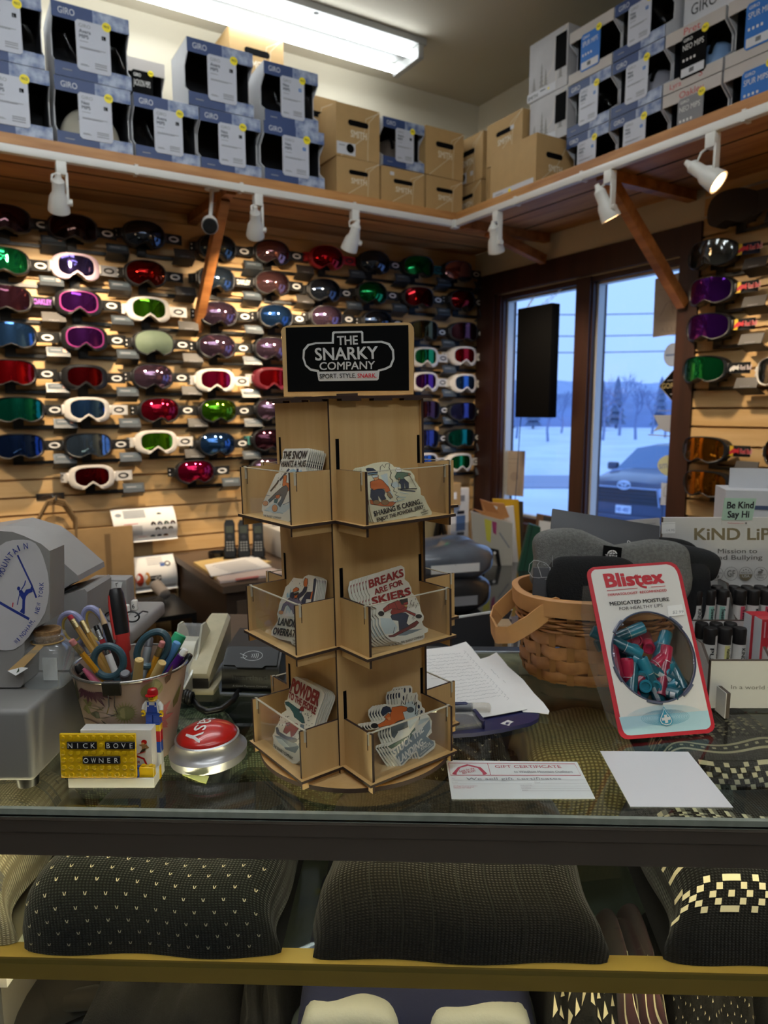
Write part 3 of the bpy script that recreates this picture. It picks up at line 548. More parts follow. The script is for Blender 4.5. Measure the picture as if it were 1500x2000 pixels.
# rows: (px, py, style, frame, lens, strap, logo, plate style)
GR = [
 [(8,428, 'cyl', 'black', 'redwire', 'black', 'W',2),(142,446, 'cyl', 'black', 'dark', 'black', 'W',1),(281,458, 'dome', 'black', 'black', 'black', 'W',0),(424,483, 'dome', 'black', 'slate', 'black', 'W',1),(531,493, 'dome', 'black', 'rose', 'black', 'W',0),(638,503, 'dome', 'red', 'red', 'red', 'B',1),(731,512, 'dome', 'black', 'black', 'black', 'W',1),(816,521, 'cyl', 'black', 'green', 'teal', 'B',1),(893,530, 'cyl', 'black', 'rose', 'black', 'W',0)],
 [(5,510, 'cyl', 'black', 'green', 'black', 'W',2),(148,521, 'frame', 'pink', 'violet', 'grey', 'B',1),(284,534, 'dome', 'black', 'fire', 'black', 'W',0),(422,545, 'dome', 'black', 'steel', 'black', 'T',1),(531,553, 'dome', 'black', 'rose', 'black', 'W',0),(633,567, 'dome', 'black', 'black', 'black', 'W',1),(726,572, 'dome', 'black', 'green', 'black', 'W',1),(816,581, 'cyl', 'black', 'crimson', 'black', 'W',1),(902,586, 'dome', 'black', 'crimson', 'black', 'W',1)],
 [(10,583, 'cyl', 'black', 'plum', 'black', 'P',0),(153,591, 'frame', 'black', 'magenta', 'black', 'W',1),(290,604, 'frame', 'white', 'gold', 'white', 'B',0),(426,613, 'dome', 'black', 'violetrose', 'black', 'W',1),(538,618, 'dome', 'black', 'blue', 'black', 'W',1),(637,619, 'dome', 'black', 'violetrose', 'black', 'W',1),(737,628, 'dome', 'black', 'black', 'black', 'W',1),(826,645, 'cyl', 'black', 'olive', 'black', 'W',1),(904,648, 'cyl', 'black', 'plum', 'black', 'W',1)],
 [(20,654, 'cyl', 'black', 'blue', 'black', 'W',2),(165,660, 'frame', 'black', 'magenta', 'black', 'W',1),(300,669, 'dome', 'black', 'sage', 'black', 'W',0),(423,676, 'dome', 'black', 'violetrose', 'black', 'W',1),(530,681, 'dome', 'black', 'violetrose', 'black', 'W',1),(828,697, 'frame', 'white', 'green', 'white', 'B',1),(904,695, 'frame', 'white', 'red', 'white', 'B',1)],
 [(20,727, 'cyl', 'black', 'red', 'black', 'W',2),(165,736, 'frame', 'black', 'crimson', 'black', 'W',1),(298,735, 'dome', 'black', 'violetrose', 'black', 'W',0),(420,742, 'frame', 'white', 'hot', 'white', 'B',1),(530,739, 'frame', 'maroon', 'red', 'white', 'B',1),(828,745, 'frame', 'white', 'magenta', 'white', 'B',1),(905,748, 'frame', 'white', 'blue', 'white', 'B',1)],
 [(36,799, 'cyl', 'black', 'teal', 'black', 'W',2),(170,799, 'frame', 'white', 'blue', 'white', 'B',1),(311,800, 'dome', 'black', 'pink', 'black', 'W',0),(426,801, 'dome', 'black', 'gold', 'black', 'W',1),(532,799, 'dome', 'black', 'violetrose', 'black', 'W',1),(830,800, 'cyl', 'black', 'plum', 'black', 'W',1),(902,803, 'cyl', 'black', 'indigo', 'black', 'W',1)],
 [(36,870, 'cyl', 'black', 'navy', 'black', 'W',2),(172,868, 'cyl', 'black', 'steel', 'black', 'W',1),(305,862, 'frame', 'white', 'gold', 'white', 'B',0),(423,866, 'dome', 'black', 'blue', 'black', 'W',1),(526,858, 'dome', 'black', 'plum', 'green', 'B',1),(828,856, 'cyl', 'black', 'indigo', 'black', 'W',1),(898,854, 'cyl', 'black', 'teal', 'black', 'W',1)],
 [(179,930, 'frame', 'white', 'crimson', 'white', 'B',1),(381,920, 'dome', 'black', 'hot', 'black', 'W',1),(522,915, 'dome', 'black', 'violetrose', 'black', 'W',1),(828,902, 'frame', 'white', 'blue', 'white', 'B',1),(896,902, 'frame', 'white', 'green', 'white', 'B',1)]]
RN = ['top', 'second', 'third', 'fourth', 'fifth', 'sixth', 'seventh', 'lowest']
MAGR = PM('magenta_rim', '#8e2f72',.4); FRN = {'black': 'black', 'white': 'white', 'pink': 'pale pink', 'red': 'red', 'maroon': 'maroon'}
STN = {'dome': 'domed', 'cyl': 'wrap', 'frame': 'framed'}
for r, row in enumerate(GR):
    for k,(x, y, st, fr, ln, sp_, lg, ps) in enumerate(row):
        n = len(row) - k; p = onv(x, y,.088); rz = AL
        lb = '%s %s goggles, %s lens, %s from the window in the %s goggle row' % (FRN[fr], STN[st], LN[ln][1], ORD[n], RN[r])
        goggle(p - V((0,0,.003)), rz, st, fr, ln, sp_, lg, lb, 'ski goggles on the slatted wall', MAGR if ln == 'magenta' and fr == 'black' else None)
        holder(p - V((0,0,.003)), rz, 'price holder under the %s %s goggles, %s from the window, %s row' % (LN[ln][1].replace(' mirror', ''), STN[st], ORD[n], RN[r]), 'goggle price holders', ps,.070)
# right wall: goggles with red bull straps
BY = PM('strap_yellow', '#d8b32c',.6); BR = PM('strap_bull_red', '#bd2230',.6); NAVYS = PM('strap_navy', '#14182e',.85); STR['navy'] = NAVYS
for i,(x, y, ln, fr, sp_, bl, lb) in enumerate([
  (1392,498, 'silver', 'black', 'navy',(BY, BR), 'silver mirror goggles with yellow and red bull strap, below the grey covered pair'),
  (1391,570, 'purple', 'black', 'black',(BY, BR), 'purple mirror goggles with bull strap, directly under the silver pair'),
  (1386,640, 'purple', 'black', 'black',(BY, BR), 'purple mirror goggles with bull strap, directly above the green pair'),
  (1378,722, 'green', 'black', 'black',(STR['black'], LGW), 'green mirror goggles with black and white bull strap beside the window post'),
  (1378,878, 'orange', 'black', 'black',(BY, BR), 'amber mirror goggles with bull strap, upper of the amber pair'),
  (1380,944, 'orange', 'black', 'black',(BY, BR), 'amber mirror goggles with bull strap, lower, behind the white carton')]):
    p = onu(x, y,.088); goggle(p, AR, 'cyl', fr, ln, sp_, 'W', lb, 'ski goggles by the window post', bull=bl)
    holder(p, AR, 'grey price holder under the ' + lb.replace(' with', ',').replace(' mirror', '').split(',')[0] + ', ' + lb.split(', ')[-1] if i in (1,2,4,5) else 'grey price holder under the ' + lb.split(' mirror')[0] + ' goggles by the window post', 'goggle price holders',0,.069)
p = onu(1432,408,.088); t = thing('goggle_cover', 'charcoal cloth cover over goggles, highest on the window side slats', 'goggle cover', p,(0,0, AR))
CH = PM('charcoal_cloth', '#37322f',.9, bump=.2, bscale=300); m = MB(); out = goutline(.1,.062,.3,2.6)
def csurf(x, z): return -.05 * (1 - (x / .105) ** 2 * .85) + .01 * (z / .06) ** 2
n = 56; vs = [(0,-.052,.01)]
for r in range(1,7): vs += [(x * r / 6, csurf(x * r / 6, z * r / 6),.01 + (z - .01) * r / 6) for x, z in out]
fs = [(0,1 + (i + 1) % n,1 + i) for i in range(n)] + [(1 + r * n + i,1 + r * n + (i + 1) % n,1 + (r + 1) * n + (i + 1) % n,1 + (r + 1) * n + i) for r in range(5) for i in range(n)]
m.add(vs, fs, CH); b = len(m.v) - n; m.add([(x * 1.02,.03, z) for x, z in out] + [m.v[b + i] for i in range(n)],[(i,(i + 1) % n, n + (i + 1) % n, n + i) for i in range(n)] + [tuple(range(n))], CH); m.build('cover', t, ang=60)
m = MB(); m.grid(lambda a, b: (.085 + a * .13,-.012 + .02 * a,(-.045 + .02 * a) + b * (.085 - .03 * a) + .012 * a),6,4, CH); m.build('strap_sleeve', t)
holder(p, AR, 'grey price holder under the charcoal goggle cover', 'goggle price holders',0,.069)
# goggles cut by the picture edge on the window side
for i,(x, y, ln, lb) in enumerate([(1531,725, 'silver', 'white strapped goggles at the picture edge beyond the green bull pair'),(1545,885, 'orange', 'amber goggles at the picture edge beyond the upper amber bull pair')]):
    p = onu(x, y,.088); goggle(p, AR, 'cyl', 'white' if i == 0 else 'black', ln, 'white' if i == 0 else 'black', 'W', lb, 'ski goggles by the window post')
    holder(p, AR, 'price holder under the ' + lb.split(' at')[0] + ' at the picture edge', 'goggle price holders',0,.069)
# ================================================================ boxes on the shelf
NAVY = PM('carton_navy', '#2f4472',.5, noise=.06, nscale=15); MOUNT = PM('carton_mountain_print', '#a9b3c6',.5, noise=.5, nscale=26, hex2='#4a5e8c'); CWHITE = PM('carton_white', '#c9cace',.6, noise=.03, nscale=8)
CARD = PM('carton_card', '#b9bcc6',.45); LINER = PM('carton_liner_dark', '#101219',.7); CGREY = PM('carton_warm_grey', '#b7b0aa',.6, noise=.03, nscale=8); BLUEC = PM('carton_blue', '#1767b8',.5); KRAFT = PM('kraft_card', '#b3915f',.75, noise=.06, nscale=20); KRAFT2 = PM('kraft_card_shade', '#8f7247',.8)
KWH = PM('kraft_white_print', '#d8cdb6',.6); REDPEN = PM('red_marker', '#b23c3c',.6); BAG = GLASS('clear_bag',(.93,.94,.95),.12,1.3)
def shelfpos(side, a0, a1, front, z): mid = (a0 + a1) / 2; return (UV(mid, front, z), AL) if side == 'L' else (UV(front, mid, z), AR)
def giro(side, a0, a1, front, z, h, label, kind='navy', name='Avera', size='L', depth=.213, pen=(), helmet=None, bag=False):
    w = abs(a1 - a0) - .004; p, rz = shelfpos(side, a0, a1, front, z + .001); h -= .002; t = thing('helmet_box', label, 'helmet box', p,(0,0, rz + random.uniform(-.008,.008)), 'helmet boxes on the shelf')
    x0, x1 = -w / 2, w / 2; bt, bb = h * .79, h * .20; band = NAVY if kind == 'navy' else CGREY
    m = MB(); m.box(x0, x1,0, depth,0,.003, CWHITE); m.box(x0, x1,0, depth, h - .003, h, CWHITE); m.box(x0, x1, depth - .003, depth,.003, h - .003, CWHITE)
    for s in (x0, x1 - .003):
        m.prism([(0,0),(depth,0),(depth, h),(0, h),(0, bt),(.045, bt - .035),(.045, bb + .03),(0, bb)], s, s + .003, CWHITE, MX(((0,0,1,0),(1,0,0,0),(0,1,0,0),(0,0,0,1))))
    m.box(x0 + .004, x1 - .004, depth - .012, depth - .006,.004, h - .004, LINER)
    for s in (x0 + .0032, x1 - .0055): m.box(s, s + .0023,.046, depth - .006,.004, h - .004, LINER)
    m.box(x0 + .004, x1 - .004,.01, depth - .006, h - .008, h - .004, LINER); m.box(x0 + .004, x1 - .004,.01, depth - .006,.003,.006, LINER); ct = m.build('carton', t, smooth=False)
    for (z0, z1) in ((bt, h),(0, bb)):
        m = MB(); xm = x0 + w * (.52 if z0 else .55)
        if kind == 'navy': m.box(x0, xm,-.001,.003, z0, z1, NAVY); m.box(xm, x1,-.001,.003, z0, z1, MOUNT)
        else: m.box(x0, x1,-.001,.003, z0, z1, CGREY)
        if z0:
            if kind == 'navy': m.tline('GIRO', x0 + w * .08, bt + h * .06, h * .085,.0016, CARD, w * .21, M=FR)
        elif kind == 'navy': m.box(x0 + w * .1, x0 + w * .22,-.0018,-.001, bb * .45, bb * .52, GREYINK)
        for txt, fx, fz, fh, fw in pen:
            if (fz > .5) == (z0 > 0): m.tline(txt, x0 + w * fx, h * fz, h * fh,.0018, REDPEN, w * fw, M=FR, bold=0)
        m.build('front_band', ct, smooth=False)
    cx0, cx1 = x0 + w * .29, x0 + w * .73; cz0, cz1 = h * .13, h * .82; cm = {'navy': CARD, 'spur': BLUEC, 'neo': MATBLK, 'neogrey': PM('card_grey', '#77777a',.5)}[kind]
    m = MB(); r = .008; pts = [(cx0 + r, cz0),(cx1 - r, cz0),(cx1, cz0 + r),(cx1, cz1 - r),(cx1 - r, cz1),(cx0 + r, cz1),(cx0, cz1 - r),(cx0, cz0 + r)]
    m.prism(pts,.002,.0035, cm, FR); cw = cx1 - cx0; ch = cz1 - cz0; tk = GREYINK if kind == 'navy' else LGW
    m.tline('GIRO', cx0 + cw * .1, cz0 + ch * .86, ch * .07,.0042, tk, cw * .34, M=FR)
    if kind == 'navy':
        m.tline(name, cx0 + cw * .1, cz0 + ch * .75, ch * .07,.0042, PM('card_text_dark', '#4c4f58',.6), M=FR, bold=.03); m.tline('MIPS', cx0 + cw * .1, cz0 + ch * .65, ch * .07,.0042, PM('card_text_dark', '#4c4f58',.6), M=FR, bold=.03)
        for zz, l in ((.58,.25),(.46,.75),(.44,.6),(.12,.2),(.10,.25)): m.box(cx0 + cw * .1, cx0 + cw * (.1 + l),-.0045,-.004, cz0 + ch * zz, cz0 + ch * (zz + .012), GREYINK)
        for zz in (.09,.14,.18): m.box(cx0 + cw * .52, cx0 + cw * .88,-.0045,-.004, cz0 + ch * zz, cz0 + ch * (zz + .02), GREYINK)
        m.box(cx0 + cw * .76, cx0 + cw * .88,-.0045,-.004, cz0 + ch * .70, cz0 + ch * .78, BLUEC if size == 'M' else MATBLK); m.tline(size, cx0 + cw * .795, cz0 + ch * .715, ch * .045,.0048, CARD, M=FR)
    else:
        m.tline(name if name[-1] == 'S' else 'SPUR MIPS' if kind == 'spur' else 'NEO MIPS', cx0 + cw * .08, cz0 + ch * .66, ch * .13,.0042, LGW, cw * .8, M=FR, bold=-.005)
        for k in range(4): m.box(cx0 + cw * (.1 + k * .14), cx0 + cw * (.17 + k * .14),-.0045,-.004, cz0 + ch * .40, cz0 + ch * .46, LGW)
        m.box(cx0 + cw * .06, cx1 - cw * .06,-.0045,-.004, cz0 + ch * .04, cz0 + ch * .24, CWHITE)
        for k in range(9): m.box(cx0 + cw * (.38 + k * .02), cx0 + cw * (.39 + k * .02),-.005,-.0045, cz0 + ch * .1, cz0 + ch * .2, INK)
    m.build('info_card', t, smooth=False)
    m = MB(); rr = w * .06; m.lathe([(rr,0),(rr,.0008)],20, YEL, T3(cx1 - cw * .08,-.0042, cz1 - ch * .02) @ FR); m.tline('PRICE', cx1 - cw * .08, cz1 - ch * .04, rr * .5,.0052, INK, rr * 1.2, 'C', M=T3(0,-.0006,0) @ FR); m.build('price_sticker', t, smooth=False)
    if helmet: helm(t, helmet, w, h, label)
    if bag:
        m = MB(); random.seed(hash(label) % 999); m.grid(lambda a, b: (x0 + w * .06 + a * w * .88,.05 + .05 * math.sin(a * 9 + b * 4) * b - .03 * math.sin(b * PI) * math.sin(a * PI),.01 + b * h * .5 + .012 * math.sin(a * 17)),22,10, BAG); m.build('clear_bag', t, ang=180)
    return t
def helm(t, hexc, w, h, label):
    c = PM('helmet_shell_' + hexc[1:], hexc,.35, coat=.4); p = t.location.copy(); q = MX.Rotation(t.rotation_euler.z,4, 'Z') @ V((0,.105,.008))
    o = thing('ski_helmet', {'#b9b3a2': 'cream ski helmet inside a navy box, near the security camera', '#4a4038': 'dark helmet inside the blue banded box among the kraft boxes', '#8f8f99': 'pale grey helmet in a navy box on the window shelf', '#7f9fc8': 'powder blue helmet in the box with a black card'}[hexc], 'helmet', p + q,(0,0, t.rotation_euler.z), 'ski helmets in boxes')
    R = min(w * .43,.105); m = MB()
    m.grid(lambda a, b: (R * math.cos(a * 2 * PI) * math.sin(.06 + b * 1.62), R * .8 * math.sin(a * 2 * PI) * math.sin(.06 + b * 1.62), h * .72 * (.16 + .84 * math.cos(b * 1.62) * (1 + .06 * math.sin(a * 2 * PI))) + .002),28,12, c); m.build('shell', o)
    m = MB()
    for x in (-.4,0,.4): m.tube([(x * R,-R * .72, h * .42),(x * R * .9,-R * .58, h * .56),(x * R * .7,-R * .33, h * .68)],.007, MATBLK,6)
    m.build('vent', o); m = MB(); m.tube([(R * .9 * math.cos(a),-R * .76 * math.sin(a), h * .16) for a in [PI * k / 14 for k in range(15)]],.008, MATBLK,6); m.build('brim', o)
HB = 'navy helmet box, '
giro('L',2.53,2.272,.55,2.28,.228, HB + 'lower row, cut by the picture edge, with a size L card', 'navy', 'Neo')
giro('L',2.53,2.283,.55,2.508,.228, HB + 'upper row, cut by the picture edge', 'navy', 'Avera', bag=True)
giro('L',2.262,2.008,.55,2.28,.222, HB + 'lower row, holding a cream helmet', 'navy', 'Neo', helmet='#b9b3a2')
giro('L',2.258,2.002,.55,2.502,.235, HB + 'upper row, stacked on the box with the cream helmet', 'navy', 'Avera', bag=True)
giro('L',2.002,1.762,.55,2.28,.222, HB + 'lower row, below the black fronted box set back', 'navy', 'Avera', bag=True)
giro('L',1.762,1.516,.55,2.28,.222, HB + 'lower row, under the box with a white side', 'navy', 'Neo')
giro('L',1.801,1.541,.55,2.502,.235, HB + 'upper row, white side showing, below the kraft box near the ceiling', 'navy', 'Avera')
giro('L',1.51,1.241,.56,2.28,.222, HB + 'lower row, next to the kraft boxes', 'navy', 'Neo', 'M')
giro('L',1.499,1.262,.55,2.502,.225, HB + 'upper row, next to the kraft boxes', 'navy', 'Neo', 'M', bag=True)
giro('L',1.99,1.80,.245,2.505,.25, 'white helmet box with black card, set back behind the navy boxes', 'neo', name='JACKSON MIPS', depth=.22)
t = thing('helmet_box', 'plain white helmet box hidden under the set back black card box', 'helmet box', UV(1.89,.245,2.281),(0,0, AL), 'helmet boxes on the shelf'); m = MB(); m.box(-.1,.1,0,.22,0,.222, CWHITE); m.build('carton', t); m = MB(); m.box(-.1,.1,-.002,0,.17,.222, CGREY); m.build('front_band', t)
giro('L',.925,.70,.50,2.449,.205, 'blue banded helmet box sitting among the kraft boxes near the corner', 'navy', 'Avera', helmet='#4a4038', depth=.213)
def kraft(side, a0, a1, front, z, h, label, depth=.33, sticker=None, dots=(), logo=True, white=False):
    w = abs(a1 - a0) - .004; p, rz = shelfpos(side, a0, a1, front, z + .001); h -= .002; K = KRAFT if not white else PM('carton_snow_print', '#b9b7b8',.6, noise=.12, nscale=12)
    t = thing('kraft_box' if not white else 'white_box', label, 'cardboard box', p,(0,0, rz + random.uniform(-.01,.01)), 'kraft boxes on the shelf' if not white else 'white window boxes'); x0, x1 = -w / 2, w / 2
    m = MB(); m.box(x0, x1,0, depth,0, h, K); m.box(x0 + .002, x1 - .002,.002, depth - .002, h, h + .0012, KRAFT2 if not white else K); m.box(-.001,.001,.0, depth, h + .0012, h + .0016, MATBLK)
    L, R = stroke([(x0 + w * .1,0),(x0 + w * .62, h * .42),(x0 + w * .68, h * .8),(x1, h * .98)],.002); m.add([(q[0],-.0006, q[1]) for q in L + R],[(i, i + 1,5 + i,4 + i) for i in range(3)], KWH); L, R = stroke([(x0 + w * .72,0),(x0 + w * .72, h * .3),(x0 + w * .75, h * .75),(x1 - .005, h * .99)],.002); m.add([(q[0],-.0006, q[1]) for q in L + R],[(i, i + 1,5 + i,4 + i) for i in range(3)], KWH)
    if logo: m.tline('SMITH',-w * .17, h * .40, h * .13,.001, KWH, w * .36, M=FR, bold=.03)
    c = m.build('carton', t, smooth=False)
    if white: return t
    m = MB(); hw, r = w * .19, h * .055; m.prism([(-hw * .95 + r * math.cos(a) + .0, r * math.sin(a)) for a in [PI / 2 + PI * i / 8 for i in range(9)]] + [(hw * .95 + r * math.cos(a), r * math.sin(a)) for a in [-PI / 2 + PI * i / 8 for i in range(9)]],.0004,.0012, MATBLK, T3(0,0, h * .67) @ FR); m.build('handle_slot', c, smooth=False)
    if sticker:
        m = MB(); m.box(x0 + w * sticker, x0 + w * (sticker + .42),-.0016,-.0004, h * .04, h * .27, CWHITE); m.lathe([(h * .075,0),(h * .09,.0004),(.001,.0008)],12, MATBLK, T3(x0 + w * (sticker + .3),-.0018, h * .17) @ FR); m.box(x0 + w * (sticker + .05), x0 + w * (sticker + .18),-.0022,-.0016, h * .2, h * .22, GREYINK); m.build('shipping_label', t, smooth=False)
    for fx, fz in dots: m = MB(); m.box(x0 + w * fx, x0 + w * (fx + .09),-.0014,-.0004, h * fz, h * (fz + .09), CWHITE); m.build('price_dot', t, smooth=False)
    return t
K_ = 'brown kraft box, '
kraft('L',1.31,1.057,.33,2.28,.234, K_ + 'lower row, half hidden behind the navy boxes', dots=((.7,.6),), depth=.085)
kraft('L',1.31,1.057,.33,2.515,.23, K_ + 'upper row, half hidden behind the navy boxes', dots=((.75,.5),), depth=.085)
kraft('L',1.155,.94,.50,2.28,.17, K_ + 'lower row, under the kraft box with a white helmet label', depth=.165)
kraft('L',1.158,.938,.50,2.45,.215, K_ + 'upper row, white helmet label at its lower edge', sticker=.01, depth=.165)
kraft('L',.935,.698,.50,2.28,.168, K_ + 'lower row, under the blue banded helmet box', dots=((.2,.8),))
kraft('L',.693,.478,.50,2.28,.168, K_ + 'lower row, the one in the shelf corner on the goggle wall')
kraft('L',.698,.476,.50,2.449,.212, K_ + 'upper row, the one in the shelf corner on the goggle wall', sticker=.0)
for z, h, lb in ((2.28,.225, 'bottom of the hidden stack under the ceiling'),(2.505,.225, 'middle of the hidden stack under the ceiling'),(2.73,.25, 'highest one, near the ceiling light')): kraft('L',1.525,1.275,.24, z, h, K_ + lb, depth=.22)
kraft('R',.36,.58,.43,2.28,.168, K_ + 'lower row, window side of the shelf corner', sticker=None)
kraft('R',.36,.585,.43,2.449,.215, K_ + 'upper row, small helmet label, window side of the corner', sticker=.04, dots=((.6,.16),))
kraft('R',.60,.76,.42,2.28,.207, K_ + 'lower row, hidden behind the plain faced carton')
kraft('R',.60,.845,.42,2.4885,.186, K_ + 'upper row, standing behind the plain faced carton', dots=((.68,.64),))
# the plain faced carton at the shelf edge: its handled end faces along the shelf
t = thing('kraft_box', 'brown carton with a plain long face and white bottom label at the shelf edge', 'cardboard box', UV(.53,1.055,2.281),(0,0, AR + PI / 2)); D, W_, Hh = .288,.222,.205
m = MB(); m.box(0, W_,0, D,0, Hh, KRAFT); m.box(.002, W_ - .002,.002, D - .002, Hh, Hh + .0012, KRAFT2); m.tline('SMITH',.07, Hh * .34,.024,.0008, KWH,.075, M=FR, bold=.03); L, R = stroke([(.02,.02),(.12,.1),(.18,.2)],.002); m.add([(q[0],-.0006, q[1]) for q in L + R],[(i, i + 1,4 + i,3 + i) for i in range(2)], KWH); c = m.build('carton', t, smooth=False)
# mirror note: local -y faces along the shelf towards the counter, local -x faces the room
m = MB(); m.prism([(.065 + .011 * math.cos(a),.011 * math.sin(a)) for a in [PI / 2 + PI * i / 8 for i in range(9)]] + [(.135 + .011 * math.cos(a),.011 * math.sin(a)) for a in [-PI / 2 + PI * i / 8 for i in range(9)]],.0004,.0012, MATBLK, T3(0,0, Hh * .64) @ FR); m.build('handle_slot', c, smooth=False)
m = MB(); m.box(-.0014,-.0004,.012, D - .02,.008,.036, CWHITE); m.box(-.002,-.0014,.15,.165,.016,.028, YEL); m.box(-.002,-.0014,.2,.25,.02,.024, GREYINK); m.build('shipping_label', t, smooth=False)
def whitebox(z, h, label, dx):
    t = kraft('R',.85 + dx,1.078 + dx,.395, z, h, label, depth=.3, logo=False, white=True); m = MB(); m.box(.045,.105,-.003,-.001, h * .32, h * .88, MATBLK); m.build('window_cutout', t, smooth=False)
    m = MB()
    for x, s in ((-.08,.05),(-.035,.09),(-.01,.06),(.075,.06)): 
        for k in range(5): m.flat([(x - .014 * (1 - k * .17),.04 + s * k * .2),(x + .014 * (1 - k * .17),.04 + s * k * .2),(x,.04 + s * (k * .2 + .3))],.0012 + k * .0001, PM('tree_print', '#8d8a86',.7), FR)
    m.box(-.12,.05,-.0016,-.0004,.004,.036, CWHITE); m.tline('SMITH',-.115,.010,.015,.002, INK,.06, M=FR); m.box(-.04,-.01,-.002,-.0016,.024,.028, INK); m.box(.005,.013,-.002,-.0016,.018,.026, YEL); m.build('snow_scene_print', t, smooth=False)
t = thing('white_box', 'white box hidden behind the plain faced carton, under two window boxes', 'cardboard box', UV(.30,.965,2.281),(0,0, AR)); m = MB(); m.box(-.12,.11,0,.25,0,.21, CWHITE); m.build('carton', t); m = MB(); m.box(-.12,.11,-.001,0,.0,.03, CGREY); m.build('front_band', t)
whitebox(2.492,.195, 'white window box, lower of the two beside the blue carded boxes',.009); whitebox(2.688,.235, 'white window box, upper of the two under the ceiling',0)
G_ = 'helmet box on the window shelf, '
cols = [(1.09,1.316),(1.319,1.552),(1.555,1.785),(1.79,2.02),(2.025,2.26)]; lv = [2.28,2.472,2.672]
def g2(c, l, lb, kind, **k): a, b = cols[c]; giro('R', a, b,.40, lv[l],(lv + [2.872])[l + 1] - lv[l] - .001, lb, kind, **k)
g2(0,0, 'navy ' + G_ + 'lowest, beside the plain faced carton', 'navy', size='M')
g2(0,1, 'navy ' + G_ + 'middle, under the blue spur card box', 'navy', size='M', bag=True)
g2(0,2, 'grey ' + G_ + 'blue spur card, next to the white window boxes', 'spur')
g2(1,0, 'navy ' + G_ + 'lowest, second from the plain faced carton', 'navy', name='Neo', size='M')
g2(1,1, 'navy ' + G_ + 'middle, holding a pale helmet', 'navy', name='Neo', size='M', helmet='#8f8f99')
g2(1,2, 'navy ' + G_ + 'highest, third tier under the ceiling', 'navy', name='Neo', size='M', bag=True)
g2(2,0, 'grey ' + G_ + 'grey card, lowest, Oakley in red marker', 'neogrey', pen=(('Oakley',.3,.84,.11,.42),))
g2(2,1, 'grey ' + G_ + 'black card, with a powder blue helmet', 'neo', helmet='#7f9fc8', pen=(('Pret',.32,.85,.11,.28),('S',.62,.07,.1,.06),('Lyra',.12,.05,.09,.2)))
g2(3,0, 'grey ' + G_ + 'blue spur card, lowest, near the picture edge', 'spur'); g2(3,1, 'grey ' + G_ + 'blue spur card, middle, near the picture edge', 'spur'); g2(4,0, 'grey ' + G_ + 'lowest, past the picture edge', 'spur'); g2(4,1, 'grey ' + G_ + 'middle, past the picture edge', 'spur')
t = thing('helmet_box', 'white box turned side-on with a dark logo, high on the window shelf', 'helmet box', UV(.33,1.67,2.674),(0,0, AR)); m = MB(); m.box(-.1,.16,0,.26,0,.19, CWHITE); m.build('carton', t); m = MB(); m.tline('GIRO',-.07,.06,.035,.001, INK,.1, M=FR, bold=0); m.build('side_logo', t, smooth=False)
# ================================================================ glass display counter
CT = math.radians(-1.7); CO = V((0,.660,0)); CTOP = .970
def CL(x, y, z=CTOP): q = MX.Rotation(CT,4, 'Z') @ V((x, y,0)); return V((CO.x + q.x, CO.y + q.y, z))
TOPG = GLASS('counter_top_glass',(.93,.96,.94),.025,1.5); FRG = GLASS('counter_front_glass',(.90,.93,.91),.02,1.42); EDGE = PM('glass_edge_strip', '#8d948a',.25, noise=.2, nscale=60); BAND = PM('dark_polished_steel', '#9a9591',.36,.95); BANDL = PM('bright_steel_lip', '#cfd0d0',.12,1.0)
BRASS = PM('brass_trim', '#b99a4a',.35,.5, noise=.1, nscale=8); DECK = PM('case_deck', '#8f978f',.5, noise=.08, nscale=5); CASEP = PM('case_back_panel', '#3a403d',.4)
t = thing('display_counter', 'glass topped display counter with steel edge and brass shelf strip', 'counter',(0,.66,0),(0,0, CT)); XA, XB, DB = -1.05,.95,.50
m = MB(); m.box(XA, XB,.002, DB,.9645, CTOP, TOPG); m.build('glass_top', t, smooth=False)
m = MB(); m.box(XA, XB,-.0035,.0018,.9635, CTOP - .0004, EDGE); m.build('glass_edge', t, smooth=False)
m = MB(); pr = [(-.0065,.9625),(-.0065,.9595),(-.004,.957),(-.004,.945),(-.0015,.942),(-.0015,.9175),(.012,.9175),(.012,.9625)]; n = len(pr)
m.add([(x, y, z) for x in (XA, XB) for y, z in pr],[(i,(i + 1) % n, n + (i + 1) % n, n + i) for i in range(2, n - 1)], BAND); m.add([(x, y, z) for x in (XA, XB) for y, z in pr],[(0,1, n + 1, n),(1,2, n + 2, n + 1),(n - 1,0, n,2 * n - 1)], BANDL); m.build('front_rail', t, smooth=False)
m = MB(); m.add([(XA,.006,.06),(XB,.006,.06),(XB,.006,.918),(XA,.006,.918)],[(0,1,2,3)], FRG); m.build('front_glass', t, smooth=False)
BRAIL = PM('back_rail_steel', '#7b8187',.3,.9)
m = MB(); m.box(XA, XB, DB - .022, DB + .006,.93,.9725, BRAIL, None,.003); m.box(XA, XB, DB - .014, DB,.06,.93, CASEP); m.build('back_panel', t, smooth=False)
for x in (XA - .01, XB):
    m = MB(); m.box(x, x + .01,0, DB,0,.965, CASEP); m.build('side_panel', t, smooth=False)
m = MB(); m.box(XA, XB,.012,.44,.781,.786, GLASS('shelf_glass',(.86,.9,.87),.02,1.45)); shg = m.build('glass_shelf', t, smooth=False)
m = MB(); m.box(XA, XB,.0125,.0165,.762,.7885, BRASS); m.box(XA, XB,.0165,.034,.7866,.7885, BRASS); m.build('brass_strip', shg, smooth=False)
m = MB(); m.box(XA, XB,.012, DB - .016,.56,.60, DECK); m.build('lower_deck', t, smooth=False)
m = MB(); m.box(XA, XB,.01, DB,0,.06, CASEP); m.build('plinth', t, smooth=False)
